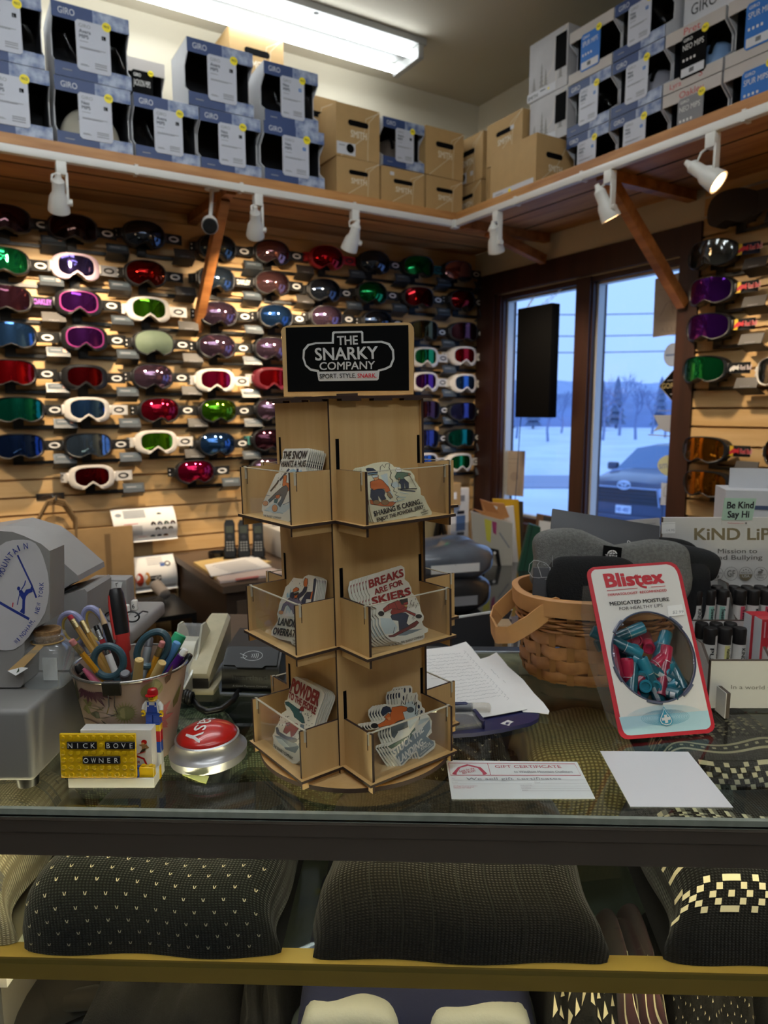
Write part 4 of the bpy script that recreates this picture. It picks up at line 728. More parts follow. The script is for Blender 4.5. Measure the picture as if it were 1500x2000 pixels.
m = MB(); m.cyl((XA + .05,.024,.925),(XB - .05,.024,.925),.005, PM('added_case_tube', '#fff0c4',.4, emit=CASE), n=8); m.build('added_light_tube', t)  # this tube and the next are added, hidden, to brighten the case
m = MB(); m.cyl((XA + .05,.026,.772),(XB - .05,.026,.772),.004, PM('added_case_tube', '#fff0c4',.4, emit=CASE), n=8); m.build('added_light_tube', t)
# ---- folded knitwear
def sweater(name, label, cat, group, x, y, z, w, D, H, mat, rot=0, pat=None, seed=1, nu=40, nv=36):
    random.seed(seed); ph = [random.random() * 6 for _ in range(6)]
    def S(a, b):
        th = b * PI; e = max(1e-4,1 - abs(2 * a - 1) ** 7) ** .5; c = math.cos(th)
        yy = D / 2 - D / 2 * math.copysign(abs(c) ** .5, c); zz = H * (abs(math.sin(th)) ** .6) * (.25 + .75 * e) * (1 + .05 * math.sin(a * 7 + ph[0]) + .05 * math.sin(b * 9 + a * 3 + ph[1]))
        xx = (-w / 2 + a * w) * (1 - .03 * math.sin(th) + .02 * math.sin(b * 8 + ph[2])) + .004 * math.sin(b * 13 + ph[3])
        return V((xx, yy + .006 * (1 - e) * (1 if b < .5 else -1) + .003 * math.sin(a * 11 + ph[4]), max(zz,0)))
    bs = [0]; N = 240
    for i in range(N): bs.append(bs[-1] + (S(.5,(i + 1) / N) - S(.5, i / N)).length)
    Ltot = bs[-1]
    def B(s):
        for i in range(N):
            if bs[i + 1] >= s: return (i + (s - bs[i]) / max(bs[i + 1] - bs[i],1e-9)) / N
        return 1
    t = thing(name, label, cat, CL(x, y, z),(0,0, CT + rot), group)
    m = MB(); bb = [B(Ltot * j / nv) for j in range(nv + 1)]; m.grid(lambda a, b: S(a, bb[int(round(b * nv))]), nu, nv, mat)
    m.uv = [(w * i / nu, Ltot * j / nv) for j in range(nv + 1) for i in range(nu + 1)]
    m.add([S(i / nu,0) for i in range(nu + 1)] + [S(i / nu,1) for i in range(nu + 1)],[tuple(list(range(nu + 1)) + list(range(2 * nu + 1, nu,-1)))], mat); m.uv += [(0,0)] * (2 * nu + 2)
    m.build('body', t, ang=180)
    def on(px, s, lift=.0012):
        a = px / w + .5; b = B(s); p = S(a, b); q = (S(min(a + .01,1), b) - S(max(a - .01,0), b)).cross(S(a, min(b + .004,1)) - S(a, max(b - .004,0))); return p + q.normalized() * lift
    if pat:
        m = MB(); pat(m, on, w, Ltot); m.build('knit_pattern', t, smooth=False)
    return t
KBLK = KNIT('knit_charcoal_green', '#1d2320', '#060807',85); KDK = KNIT('knit_dark_brown', '#26231d', '#0a0907',75); KBK = KNIT('knit_black', '#17191b', '#050506',80); KCR = KNIT('knit_cream', '#c9bf9f', '#8d8468',75); KGR = KNIT('knit_green_cream', '#8f9a78', '#4c5840',70); KBE = KNIT('knit_beige', '#a89a68', '#5d5433',50)
PCR = PM('cream_yarn', '#cfc6a8',.95); PGY = PM('grey_yarn', '#77746a',.95); PDG = PM('dark_yarn', '#23241f',.95); PGN = PM('green_yarn', '#33402f',.95)
def cell(m, on, x, s, d, mat, lift=.0012):
    m.add([on(x, s, lift), on(x + d, s, lift), on(x + d, s + d * .9, lift), on(x, s + d * .9, lift)],[(0,1,2,3)], mat)
def pdots(m, on, w, L):
    r = 0; s = .012
    while s < L * .52:
        x = -w / 2 + .012 + (.011 if r % 2 else 0)
        while x < w / 2 - .012:
            for k in (-1,1): m.add([on(x, s), on(x + k * .0011, s + .003), on(x + k * .0019, s + .003), on(x + k * .0008, s)],[(0,1,2,3)], PCR)
            x += .022
        s += .0125; r += 1
def pribs(m, on, w, L):
    for k in range(9):
        x = -w / 2 + .03 + k * .032
        if x > w / 2 - .02: break
        n = 26; A = [on(x, L * .5 * i / n + .004,.0009) for i in range(n)]; Bq = [on(x + .0012, L * .5 * i / n + .004,.0016) for i in range(n)]; m.add(A + Bq,[(i, i + 1, n + i + 1, n + i) for i in range(n - 1)], PDG)
XO = ["x...x..ooo..", ".x.x..o...o.", "..x..o..o..o", ".x.x..o...o.", "x...x..ooo.."]
def pnordic(m, on, w, L):
    d = .0068; x = -w / 2 + .004; c = 0
    while x < w / 2 - .012:
        for r in range(5):
            if XO[r][c % 12] != '.': cell(m, on, x,.058 + r * d * 1.1, d * 1.04, PCR)
        x += d; c += 1
    d = .0052; x = -w / 2 + .004; c = 0
    while x < w / 2 - .008:
        for r,(s0, ch) in enumerate(((.112,1),(.122,2),(.130,1),(.146,3),(.152,3),(.158,2))):
            if (c + r) % (1 + ch) == 0 or ch == 1: cell(m, on, x, s0, d, PCR if ch < 3 else PGY)
        for r in range(6):
            if (c + r * r) % 4 in (0,1): cell(m, on, x,.166 + r * d, d,(PCR, PGY)[(c + r) % 2])
        x += d; c += 1
def pfair(m, on, w, L):
    d = .005; x = -w / 2 + .006; c = 0
    while x < w / 2 - .01:
        for r in range(int(L * .75 / d)):
            v = (c % 8, r % 12)
            if r % 12 in (0,11) or (abs(v[0] - 4) + abs(v[1] - 6) in (3,4)) or (v[1] == 6 and c % 2): cell(m, on, x,.01 + r * d, d * .95, PGN,.001)
        x += d; c += 1
def pcream(m, on, w, L):
    d = .0045; x = -w / 2 + .006; c = 0
    while x < w / 2 - .008:
        for r in range(int(L * .6 / d)):
            if r % 16 in (5,8) or (r % 16 in (6,7) and c % 4 < 2) or (r % 16 == 12 and c % 3 == 0): cell(m, on, x,.05 + r * d, d * .95, PGY,.001)
        x += d; c += 1
SZ = .7888; G1 = 'folded sweaters in the glass counter'
sweater('folded_sweater', 'folded dark green sweater flecked with cream, behind the front glass', 'sweater', G1,-.257,.018, SZ,.287,.25,.088, KBLK,0, pdots,1)
sweater('folded_sweater', 'folded plain dark brown ribbed sweater, middle of the counter shelf', 'sweater', G1,.078,.018, SZ,.312,.25,.092, KDK,0, pribs,2)
sweater('folded_sweater', 'folded black sweater with cream cross and diamond nordic band', 'sweater', G1,.437,.018, SZ,.27,.25,.098, KBK, R_(-3), pnordic,3)
sweater('folded_sweater', 'folded cream and grey sweater, next to the flecked dark green one', 'sweater', G1,-.545,.018, SZ,.27,.25,.098, KCR, R_(5), pcream,4)
GB = 'sweaters seen through the counter top'
for i,(x, w, mt, pt, lb) in enumerate([(-.60,.2, KCR, pcream, 'cream sweater under the glass below the cash drawer'),(-.37,.22, KGR, pfair, 'green and cream patterned sweater under the glass below the toy brick card holder'),(-.135,.21, KGR, pfair, 'green and cream patterned sweater under the glass below the red button'),(.085,.2, KBLK, pdots, 'dark flecked sweater under the glass behind the gift certificate'),(.285,.185, KBE, None, 'thick beige knit sweater under the glass before the basket'),(.49,.2, KBK, pnordic, 'black nordic sweater under the glass below the lip balm stand')]):
    sweater('folded_sweater', lb, 'sweater', GB, x,.275, SZ, w,.20,.105, mt, R_((i * 37) % 7 - 3), pt,20 + i,26,26)
# ---- lower deck: knit gloves, hats and a vest
G2 = 'gloves and hats on the lower deck'
FLN = PM('navy_fleece', '#151a3a',.95, bump=.2, bscale=300); FLG = PM('pale_grey_fleece', '#9a9b95',.9, bump=.25, bscale=300); GLV = KNIT('knit_marled_grey', '#8f8a80', '#3c3833',60); GBK = PM('black_wool', '#111112',.95, noise=.3, nscale=200, bump=.5, bscale=500)
t = thing('fleece_vest', 'folded navy fleece vest with pale grey panels on the lower deck', 'vest', CL(.035,.03,.601),(0,0, CT))
def pad(m, x0, x1, D, z0, H, mat, wob=.004, n=26):
    m.grid(lambda a, b: (x0 + a * (x1 - x0), D[0] + (D[1] - D[0]) * (.5 - .5 * math.copysign(abs(math.cos(b * PI)) ** .5, math.cos(b * PI))), z0 + H * abs(math.sin(b * PI)) ** .5 * (1 - abs(2 * a - 1) ** 8) ** .4 + wob * math.sin(a * 9 + b * 5)), n, n, mat)
m = MB(); pad(m,-.145,.145,(0,.3),0.003,.125, FLN); m.build('body', t, ang=180)
m = MB(); pad(m,-.135,-.012,(-.006,.05),.01,.098, FLG,.002); m.build('front_panel', t, ang=180)
m = MB(); pad(m,.008,.135,(-.006,.05),.01,.098, FLG,.002); m.build('front_panel', t, ang=180)
m = MB(); m.tube([(-.09,.02,.10),(-.07,.05,.118),(-.05,.09,.130)],.0016, PGY,6); m.build('seam_stitching', t)
m = MB(); m.tube([(.09,.02,.10),(.07,.05,.118),(.05,.09,.130)],.0016, PGY,6); m.build('seam_stitching', t)
def glove(x, y, z, rot, mat, label, k, cuffm=None, sc_=1.0):
    t = thing('knit_glove', label, 'glove', CL(x, y, z + .012),(0,0, CT + rot), G2); random.seed(k); m = MB()
    def lobe(p0, p1, r): m.rod(V(p0) * sc_, V(p1) * sc_,[(0,.3 * r * sc_),(.12, r * .9 * sc_),(.5, r * sc_),(.85, r * .85 * sc_),(1,.002)], mat,12, MX.Diagonal((1,1,.75,1)))
    lobe((0,0,.035),(0,.11,.04),.046)
    for j,(dx, l) in enumerate(((-.033,.07),(-.012,.085),(.011,.082),(.031,.066))): lobe((dx * .9,.075,.036),(dx * 1.5,.085 + l,.045 + .01 * random.random()),.0125)
    m.build('hand', t, ang=80); m = MB(); m.rod(V((.03,.03,.034)) * sc_, V((.082,.085,.05)) * sc_,[(0,.012),(.5,.0135),(.9,.009),(1,.001)], mat,12); m.build('thumb', t, ang=80)
    m = MB(); m.rod(V((0,-.06,.035)) * sc_, V((0,.012,.036)) * sc_,[(0,.036 * sc_),(.5,.039 * sc_),(1,.036 * sc_)], cuffm or mat,14, MX.Diagonal((1,1,.7,1))); m.build('cuff', t, ang=80)
glove(-.47,.19,.60, R_(-60), GLV, 'marled grey knit glove, upper of the pair on the lower deck',3); glove(-.44,.11,.60, R_(-48), GLV, 'marled grey knit glove, nearer the brass strip, on the lower deck',4)
def wool(name, label, cat, x, w, D, H, mat, seed, pat=None, y=.03):
    t = thing(name, label, cat, CL(x, y,.601),(0,0, CT), G2); random.seed(seed); ph = [random.random() * 6 for _ in range(4)]
    f = lambda a, b: V((-w / 2 + w * a + .006 * math.sin(b * 11 + ph[0]), D * (.5 - .5 * math.copysign(abs(math.cos(b * PI)) ** .6, math.cos(b * PI))),.004 + H * abs(math.sin(b * PI)) ** .55 * (1 - abs(2 * a - 1) ** 5) ** .5 * (1 + .14 * math.sin(a * 13 + ph[1]) + .06 * math.sin(a * 29 + ph[2]))))
    m = MB(); m.grid(f,40,24, mat); m.build('body', t, ang=180)
    if pat: m = MB(); pat(m, lambda a, b: f(a, b) + V((0,-.0015,.002))); m.build('knit_pattern', t, smooth=False)
    return t
def ptri(m, f):
    for k in range(9):
        a = .1 + k * .09; b = .22 + .02 * math.sin(k * 2); m.add([f(a, b), f(a + .07, b + .02), f(a + .035, b + .07)],[(0,1,2)], PCR)
        m.add([f(a + .03, b + .10), f(a + .08, b + .12), f(a + .05, b + .16)],[(0,1,2)], PCR)
def pspk(m, f):
    for j in range(10):
        for k in range(12): a = .06 + k * .075 + (j % 2) * .035; b = .06 + j * .042; m.add([f(a, b), f(a + .012, b), f(a + .006, b + .014)],[(0,1,2)], PCR)
def pwav(m, f):
    for k in range(7):
        a = .12 + k * .12; A = [f(a + .02 * math.sin(i * .5),.04 + i * .02) for i in range(22)]; Bq = [f(a + .018 + .02 * math.sin(i * .5),.04 + i * .02) for i in range(22)]; m.add(A + Bq,[(i, i + 1,23 + i,22 + i) for i in range(21)], PCR)
wool('knit_hat', 'crumpled black wool hat beside the marled grey gloves', 'hat',-.27,.19,.2,.115, GBK,5)
wool('knit_glove', 'black glove cuff showing between the wool hat and the navy vest', 'glove',-.145,.06,.14,.085, GBK,6)
wool('knit_hat', 'black hat with cream triangles beside the navy vest', 'hat',.228,.09,.2,.13, GBK,7, ptri)
wool('knit_hat', 'grey and maroon ribbed hat between two black patterned pieces', 'hat',.298,.065,.18,.125, KNIT('knit_grey_maroon', '#8d8a84', '#4a3036',60),8, pwav)
wool('knit_hat', 'black hat flecked with cream dots on the lower deck', 'hat',.372,.10,.2,.125, GBK,9, pspk)
wool('folded_sweater', 'grey and black zip fleece at the end of the lower deck', 'sweater',.49,.13,.22,.12, PM('charcoal_fleece', '#3b3d40',.95, bump=.3, bscale=400),10)
t = thing('paper_tag', 'white paper corner on the lower deck under the dotted sweater', 'paper', CL(-.52,.03,.735),(0,0, CT)); m = MB(); m.box(-.09,.10,.0,.12,.0,.024, PAPER); m.build('box_end', t, smooth=False); m = MB(); m.box(-.08,.08,.02,.1,-.133,0, PM('pale_carton', '#a39c90',.7)); m.build('carton', t, smooth=False)
# ================================================================ plywood sticker spinner
PLY = WOOD('birch_ply', '#cba873', '#bf9a63',.5,(14,14,1),3); BURNT = PM('laser_burnt_edge', '#2e1a12',.8); ACR = GLASS('clear_acrylic',(.975,.98,.975),.02,1.45, haze=.02); ACE = PM('acrylic_edge', '#c9c4b2',.2)
TH = R_(37); SPO = V((-.032,.798, CTOP)); SPR = MX.Rotation(-.021,4, 'Y') @ MX.Rotation(TH,4, 'Z'); SPM = MX.Translation(SPO) @ SPR
sp = thing('sticker_spinner', 'three tier plywood sticker carousel with black company sign, on the glass counter', 'display stand', SPO, SPR.to_euler())
def plyb(m, x0, x1, y0, y1, z0, z1, M=None):
    d = [x1 - x0, y1 - y0, z1 - z0]; t = d.index(min(d)); vs = [(x, y, z) for z in (z0, z1) for y in (y0, y1) for x in (x0, x1)]
    F = {2: [(0,2,3,1),(4,5,7,6)],1: [(0,1,5,4),(2,6,7,3)],0: [(0,4,6,2),(1,3,7,5)]}
    for k in F: m.add(vs, F[k], PLY if k == t else BURNT, M)
m = MB(); m.lathe([(.040,.0),(.045,.002),(.045,.006),(.02,.007)],30, PM('bearing_steel', '#8c8c8a',.3,.9))
for k in range(4): m.lathe([(.006,-.0002),(.006,.003)],10, BLACK, MX.Rotation(k * PI / 2 + .4,4, 'Z') @ T3(.037,0,0))
m.build('turntable_bearing', sp)
m = MB(); c = [(.1145 * math.cos(2 * PI * i / 72),.1145 * math.sin(2 * PI * i / 72)) for i in range(72)]; m.prism(c,.0075,.0125, PLY, None, BURNT); m.build('base_disc', sp)
HT = .412
for k in range(4):
    m = MB(); M = MX.Rotation(k * PI / 2,4, 'Z'); plyb(m,-.062,.0555,-.058,-.055,.0125, HT, M); pn = m.build('column_panel', sp, smooth=False)
    m = MB()
    for f in (.018,.152,.286):
        for x in (-.0555,.0515): m.box(x, x + .004,-.0584,-.0578, f + .055, f + .086, MATBLK, M)
        m.box(-.0535,.0555,-.0584,-.0578, f - .0095, f - .0085, BURNT, M)
    m.build('panel_slot', pn, smooth=False)
m = MB(); plyb(m,-.066,.066,-.066,.066, HT, HT + .003)
for x in (-.04,.0,.04): m.box(x - .012, x + .012,-.0662,-.055, HT - .0022, HT, BURNT); m.box(-.0662,-.055, x - .012, x + .012, HT - .0022, HT, BURNT)
m.build('top_plate', sp, smooth=False)
FL = [.018,.152,.286]
for lv_, f in enumerate(FL):
    for k in range(4):
        M = MX.Rotation(k * PI / 2,4, 'Z'); m = MB()
        for x in (-.0555,.0525): plyb(m, x, x + .003,-.108,-.058, f - .009, f + .055, M)
        plyb(m,-.060,.060,-.111,-.058, f, f + .003, M); pk = m.build('pocket', sp, smooth=False)
        m = MB(); m.box(-.0525,.0525,-.1035,-.1015, f + .003, f + .054, ACR, M); m.box(-.0565,.0565,-.1037,-.1013, f + .054, f + .0548, ACE, M)
        for x in (-.0557,.0523): m.box(x, x + .0034,-.104,-.101, f + .042, f + .0556, ACE, M); m.box(x - .0002, x + .0036,-.1015,-.1008, f + .036, f + .0556, BURNT, M)
        m.build('acrylic_front', pk, smooth=False)
# header sign: stands on the diagonal of the top plate
SM = SPM @ MX.Rotation(-PI / 4,4, 'Z'); m3 = SM.to_3x3(); spl = Pl(SM @ V((0,0, HT + .003)), m3 @ V((1,0,0)), m3 @ V((0,0,1)))
sg = spl.obj('x', 'x', 'x'); bpy.data.objects.remove(sg)
mw = MX.Rotation(-PI / 4,4, 'Z') @ T3(0,0, HT + .003) @ FR
P = [spl.px(*q) for q in ((555,775),(551,660),(549,648),(553,640),(562,636),(794,630),(803,632),(808,640),(809,650),(808,770))]
m = MB(); m.prism(P,-.0015,.0015, PLY, mw, BURNT); so = m.build('sign_board', sp, smooth=False)
m = MB(); Z6 = (460,420,3.0); SGB = PM('sign_black_print', '#040506',.8, spec=.1); SGW = PM('sign_white_print', '#c4c5c6',.55)
pts = []
for it in [('p', SGB,[(296,660),(1014,646),(1018,1028),(309,1036)]),
    ('p', SGW,[(568,690),(575,683),(742,680),(750,688),(751,741),(860,738),(905,752),(930,790),(933,845),(915,890),(880,908),(845,916),(840,962),(832,969),(496,974),(488,968),(480,920),(440,912),(410,885),(395,840),(398,790),(425,757),(470,747),(566,745)]),
    ('p', SGB,[(580,700),(585,694),(735,691),(739,697),(740,752),(855,749),(895,762),(918,797),(921,842),(905,882),(872,898),(836,906),(835,912),(494,918),(490,908),(445,900),(418,877),(406,838),(410,795),(434,767),(474,757),(579,755)]),
    ('t', SGW, 'THE',(600,762),(718,758),(598,712),.03),('t', SGW, 'SNARKY',(472,852),(836,842),(468,782),.022),('t', SGW, 'COMPANY',(496,908),(818,902),(496,864),.014),
    ('t', INK, 'SPORT. STYLE.',(497,958),(708,954),(496,933),.02),('t', REDI, 'SNARK.',(718,955),(828,953),(718,930),.02)]: pts.append(it)
class _S(Pl): pass
mb2 = MB(); art(mb2, spl, Z6, pts,.0019,.0001); mb2.v = [tuple(mw @ V(v)) for v in mb2.v]; mb2.build('sign_print', so, smooth=False)
m = MB(); m.box(-.012,.012,-.0022,.0022,-.0001,.004, BURNT, MX.Rotation(-PI / 4,4, 'Z') @ T3(0,0, HT + .003)); m.build('sign_tab', so, smooth=False)
# ---- die cut stickers
SWH = PM('sticker_white', '#d9d6c8',.4, coat=.3); SCR = PM('sticker_cream', '#d6d2b4',.4, coat=.3)
C = {k: PM('ink_' + k, v,.45) for k, v in dict(black='#111216', navy='#1d2b44', orange='#c1622b', slate='#4a565d', teal='#2f5a5c', skin='#c98a57', blue='#8fb0bd', pale='#b9c7c9', red='#8e2e2b', maroon='#6b1f22', green='#4f6b57', tan='#8a6a45', white='#d7d6cf', greyblue='#6c7c86', violet='#6a6478', yellow='#c7a24a').items()}
def OL(items, wd=6):
    r = []
    for it in items:
        if it[0] == 'o': r += [('p', C[it[1]], it[2]),('l', C['black'], it[2] + [it[2][0]], wd)]
        elif it[0] == 'e': r += [('e', C['black'], it[2], it[3], it[4] + wd * .6, it[5] + wd * .6),('e', C[it[1]], *it[2:])]
        else: r.append((it[0], C[it[1]], *it[2:]))
    return r
def drops(n, box, k, col='black', s=5):
    random.seed(k); return [('p', col,[(x, y),(x + s, y + s),(x - s * .4, y + s * 3.4),(x - s, y + s * 2)]) for x, y in [(random.uniform(box[0], box[2]), random.uniform(box[1], box[3])) for _ in range(n)]]
def stickers(side, lv_, zm, outline, items, n, dx, dy, name, paper, tiltdeg=20, y0=-.0985, wd=6):
    M = SPM @ MX.Rotation(0 if side == 'R' else -PI / 2,4, 'Z'); q = M.to_3x3(); tl = R_(tiltdeg)
    pl = Pl(M @ V((0, y0, FL[lv_] + .004)), q @ V((1,0,0)), q @ V((0, math.sin(tl), math.cos(tl))))
    P = [pl.px(zm[0] + x / zm[2], zm[1] + y / zm[2]) for x, y in outline]; P = [(max(-.0505, min(.0505, a)), b) for a, b in P]
    mxx = max(p[0] for p in P); mnx = min(p[0] for p in P); dx = min(dx,(.0508 - mxx) / (n - 1)) if dx > 0 else max(dx,(-.0508 - mnx) / (n - 1))
    pl.o = pl.o; t = pl.obj('sticker', 'front die-cut ' + name, 'sticker', 'stickers in the carousel')
    m = MB(); m.prism(P,-.0006,0, paper); m.build('die_cut_card', t, smooth=False)
    m = MB(); art(m, pl, zm, OL(items, wd),.00008,.00002); m.build('printed_art', t, smooth=False)
    for k in range(1, n):
        c = copytree(t); c.location = pl.o - pl.n * .0019 * k + pl.ex * dx * k + pl.ey * (dy * k)
        c['label'] = 'die-cut ' + name + ', %s behind the front one' % ORD[k]
stickers('L',2,(480,860,6.818),[(520,112),(840,105),(850,140),(800,340),(800,470),(760,600),(730,760),(700,880),(640,980),(600,1060),(560,1100),(470,1088),(370,1070),(225,1035),(235,960),(212,930),(220,850),(290,690),(350,560),(400,450),(440,430),(470,260),(490,240),(495,150)],
  [('p', 'blue',[(560,440),(600,390),(640,380),(690,420),(740,390),(765,450),(690,500),(600,530)]),('l', 'navy',[(455,535),(580,380)],26),('l', 'navy',[(692,378),(688,470)],28),('l', 'navy',[(655,700),(670,480)],24),('l', 'black',[(330,680),(380,620),(420,570),(440,530)],22),
   ('p', 'pale',[(380,830),(560,860),(640,700),(690,720),(640,860),(520,960),(380,980),(260,920)]),('o', 'orange',[(505,470),(550,465),(540,560),(600,580),(650,500),(668,480),(668,530),(620,640),(560,680),(490,600)]),('o', 'slate',[(490,620),(540,600),(570,640),(540,730),(500,820),(460,890),(425,850),(470,790),(480,740),(400,760),(320,830),(300,800),(400,700)]),
   ('o', 'orange',[(395,735),(460,722),(450,770),(410,785)]),('p', 'teal',[(385,780),(440,775),(420,840),(375,830)]),('e', 'skin',265,840,34,32),('e', 'skin',390,905,34,46),('l', 'blue',[(250,930),(320,945)],10),('l', 'blue',[(420,960),(500,975)],10),('l', 'greyblue',[(500,860),(640,800)],8),('l', 'greyblue',[(270,730),(330,740)],8),
   ('t', 'black', 'THE SNOW',(495,250),(810,245),(512,152),.04),('t', 'black', 'WANTS A HUG',(466,355),(796,350),(482,278),.04),('t', 'black', 'THE SNARKY COMPANY',(240,1018),(478,1055),(243,990),.02)] + drops(9,(370,380,520,640),1),
  9,.0024,.0002, 'THE SNOW WANTS A HUG sticker on the highest tier', SWH)
stickers('R',2,(680,880,6.818),[(200,212),(300,215),(350,180),(440,150),(520,150),(590,190),(610,215),(680,220),(740,260),(830,270),(880,330),(890,400),(960,500),(970,590),(1010,610),(1060,720),(1115,820),(1110,850),(960,905),(900,870),(560,945),(380,990),(330,940),(290,800),(270,600),(240,330),(180,310),(170,240)],
  [('p', 'pale',[(430,330),(520,300),(540,480),(600,600),(560,660),(480,420)]),('p', 'pale',[(560,440),(640,410),(700,480),(600,500)]),('o', 'orange',[(285,655),(440,690),(600,680),(635,690),(580,745),(450,740),(300,715)]),('o', 'navy',[(300,520),(400,505),(470,520),(492,560),(480,600),(505,640),(450,680),(400,600),(405,670),(340,690),(295,620)]),('e', 'tan',375,690,44,28),('e', 'tan',490,690,50,34),
   ('o', 'orange',[(290,420),(400,370),(460,400),(540,490),(560,540),(500,560),(480,510),(400,512),(340,530),(295,500)]),('o', 'tan',[(510,555),(555,560),(592,620),(565,640),(520,600)]),('o', 'skin',[(320,330),(402,330),(402,385),(350,402)]),('o', 'pale',[(312,330),(396,325),(390,355),(325,366)]),('o', 'navy',[(232,245),(262,235),(330,240),(388,285),(388,310),(265,327),(250,280)]),('l', 'blue',[(262,318),(388,303)],8),
   ('l', 'black',[(420,290),(425,220),(450,190),(480,230),(500,180),(550,175),(540,230),(572,300),(552,360),(592,400),(570,470),(612,500),(600,540),(650,560),(620,590),(670,610),(640,640),(662,680)],8),
   ('e', 'white',668,262,40,30),('o', 'green',[(618,350),(650,290),(720,290),(800,300),(812,330),(740,350),(745,380),(690,395),(640,380)]),('o', 'navy',[(690,390),(745,380),(800,430),(802,500),(762,505),(745,430),(742,510),(705,515),(700,450),(670,430)]),('l', 'black',[(660,515),(915,505)],12),('l', 'navy',[(690,525),(890,545)],14),('l', 'black',[(815,335),(900,490)],5),('l', 'black',[(668,390),(660,515)],5),('e', 'tan',675,378,14,14),('e', 'tan',808,318,16,14),
   ('l', 'blue',[(680,560),(800,580)],6),('l', 'blue',[(640,620),(760,625)],9),('l', 'blue',[(600,690),(740,650)],9),
   ('t', 'black', 'SHARING IS CARING..',(345,880),(980,705),(332,815),.04),('t', 'black', 'ENJOY THE POWDER, JERRY.',(380,950),(1008,768),(374,902),.04),('t', 'black', 'THE',(985,806),(1020,794),(984,790),.03),('t', 'black', 'SNARKY',(960,842),(1058,812),(958,822),.03),('t', 'black', 'COMPANY',(976,866),(1058,842),(974,852),.03)],
  5,-.0011,.0003, 'SHARING IS CARING sticker on the highest tier', SCR)
stickers('L',1,(500,1110,9.375),[(690,170),(720,180),(860,190),(890,150),(960,118),(1000,130),(1060,150),(1120,190),(1115,300),(1070,600),(1030,760),(960,900),(930,1200),(890,1420),(830,1460),(660,1390),(640,1340),(440,1300),(280,1225),(280,1150),(330,1070),(400,960),(400,890),(385,840),(410,760),(430,640),(500,480),(540,340),(600,290),(650,220)],
  [('p', 'blue',[(560,470),(590,440),(600,520),(640,350),(650,520),(560,540)]),('p', 'pale',[(560,720),(600,620),(700,900),(540,860)]),('o', 'navy',[(1062,200),(1088,178),(1110,212),(1040,650),(1004,650),(1040,420)]),('o', 'navy',[(830,600),(900,480),(940,432),(1022,432),(1000,565),(920,560),(905,640),(850,650)]),('o', 'orange',[(1012,450),(1050,408),(1022,560),(992,562)]),
   ('o', 'violet',[(570,580),(640,520),(780,560),(880,680),(800,760),(690,860),(620,720),(560,640)]),('o', 'navy',[(760,500),(850,420),(890,340),(945,340),(920,430),(860,500),(800,545),(785,600)]),('o', 'violet',[(590,580),(625,640),(540,700),(512,790),(460,780),(500,660)]),('e', 'skin',462,808,42,34),('o', 'orange',[(876,300),(880,240),(908,176),(952,195),(950,285),(930,345),(885,325)]),
   ('o', 'navy',[(625,520),(640,450),(690,430),(710,520),(680,560)]),('o', 'orange',[(680,440),(690,382),(740,346),(788,362),(796,402),(720,432)]),('o', 'black',[(690,470),(790,432),(788,472),(722,500)]),('o', 'orange',[(705,510),(770,482),(760,530),(722,555)]),('p', 'white',[(540,880),(590,760),(620,830),(660,760),(690,850),(740,800),(830,760),(860,900)]),('p', 'greyblue',[(720,890),(780,840),(760,880),(800,905)]),
   ('t', 'black', 'LANDINGS',(405,1035),(905,1105),(435,908),.05),('t', 'black', 'OVERRATED.',(310,1205),(856,1285),(345,1085),.05),('t', 'black', 'THE SNARKY',(680,1340),(825,1358),(684,1308),.03),('t', 'black', 'COMPANY',(680,1395),(800,1408),(684,1362),.03)] + drops(14,(660,220,1000,390),2),
  7,.0021,.0001, 'LANDINGS OVERRATED sticker on the middle tier', SWH)
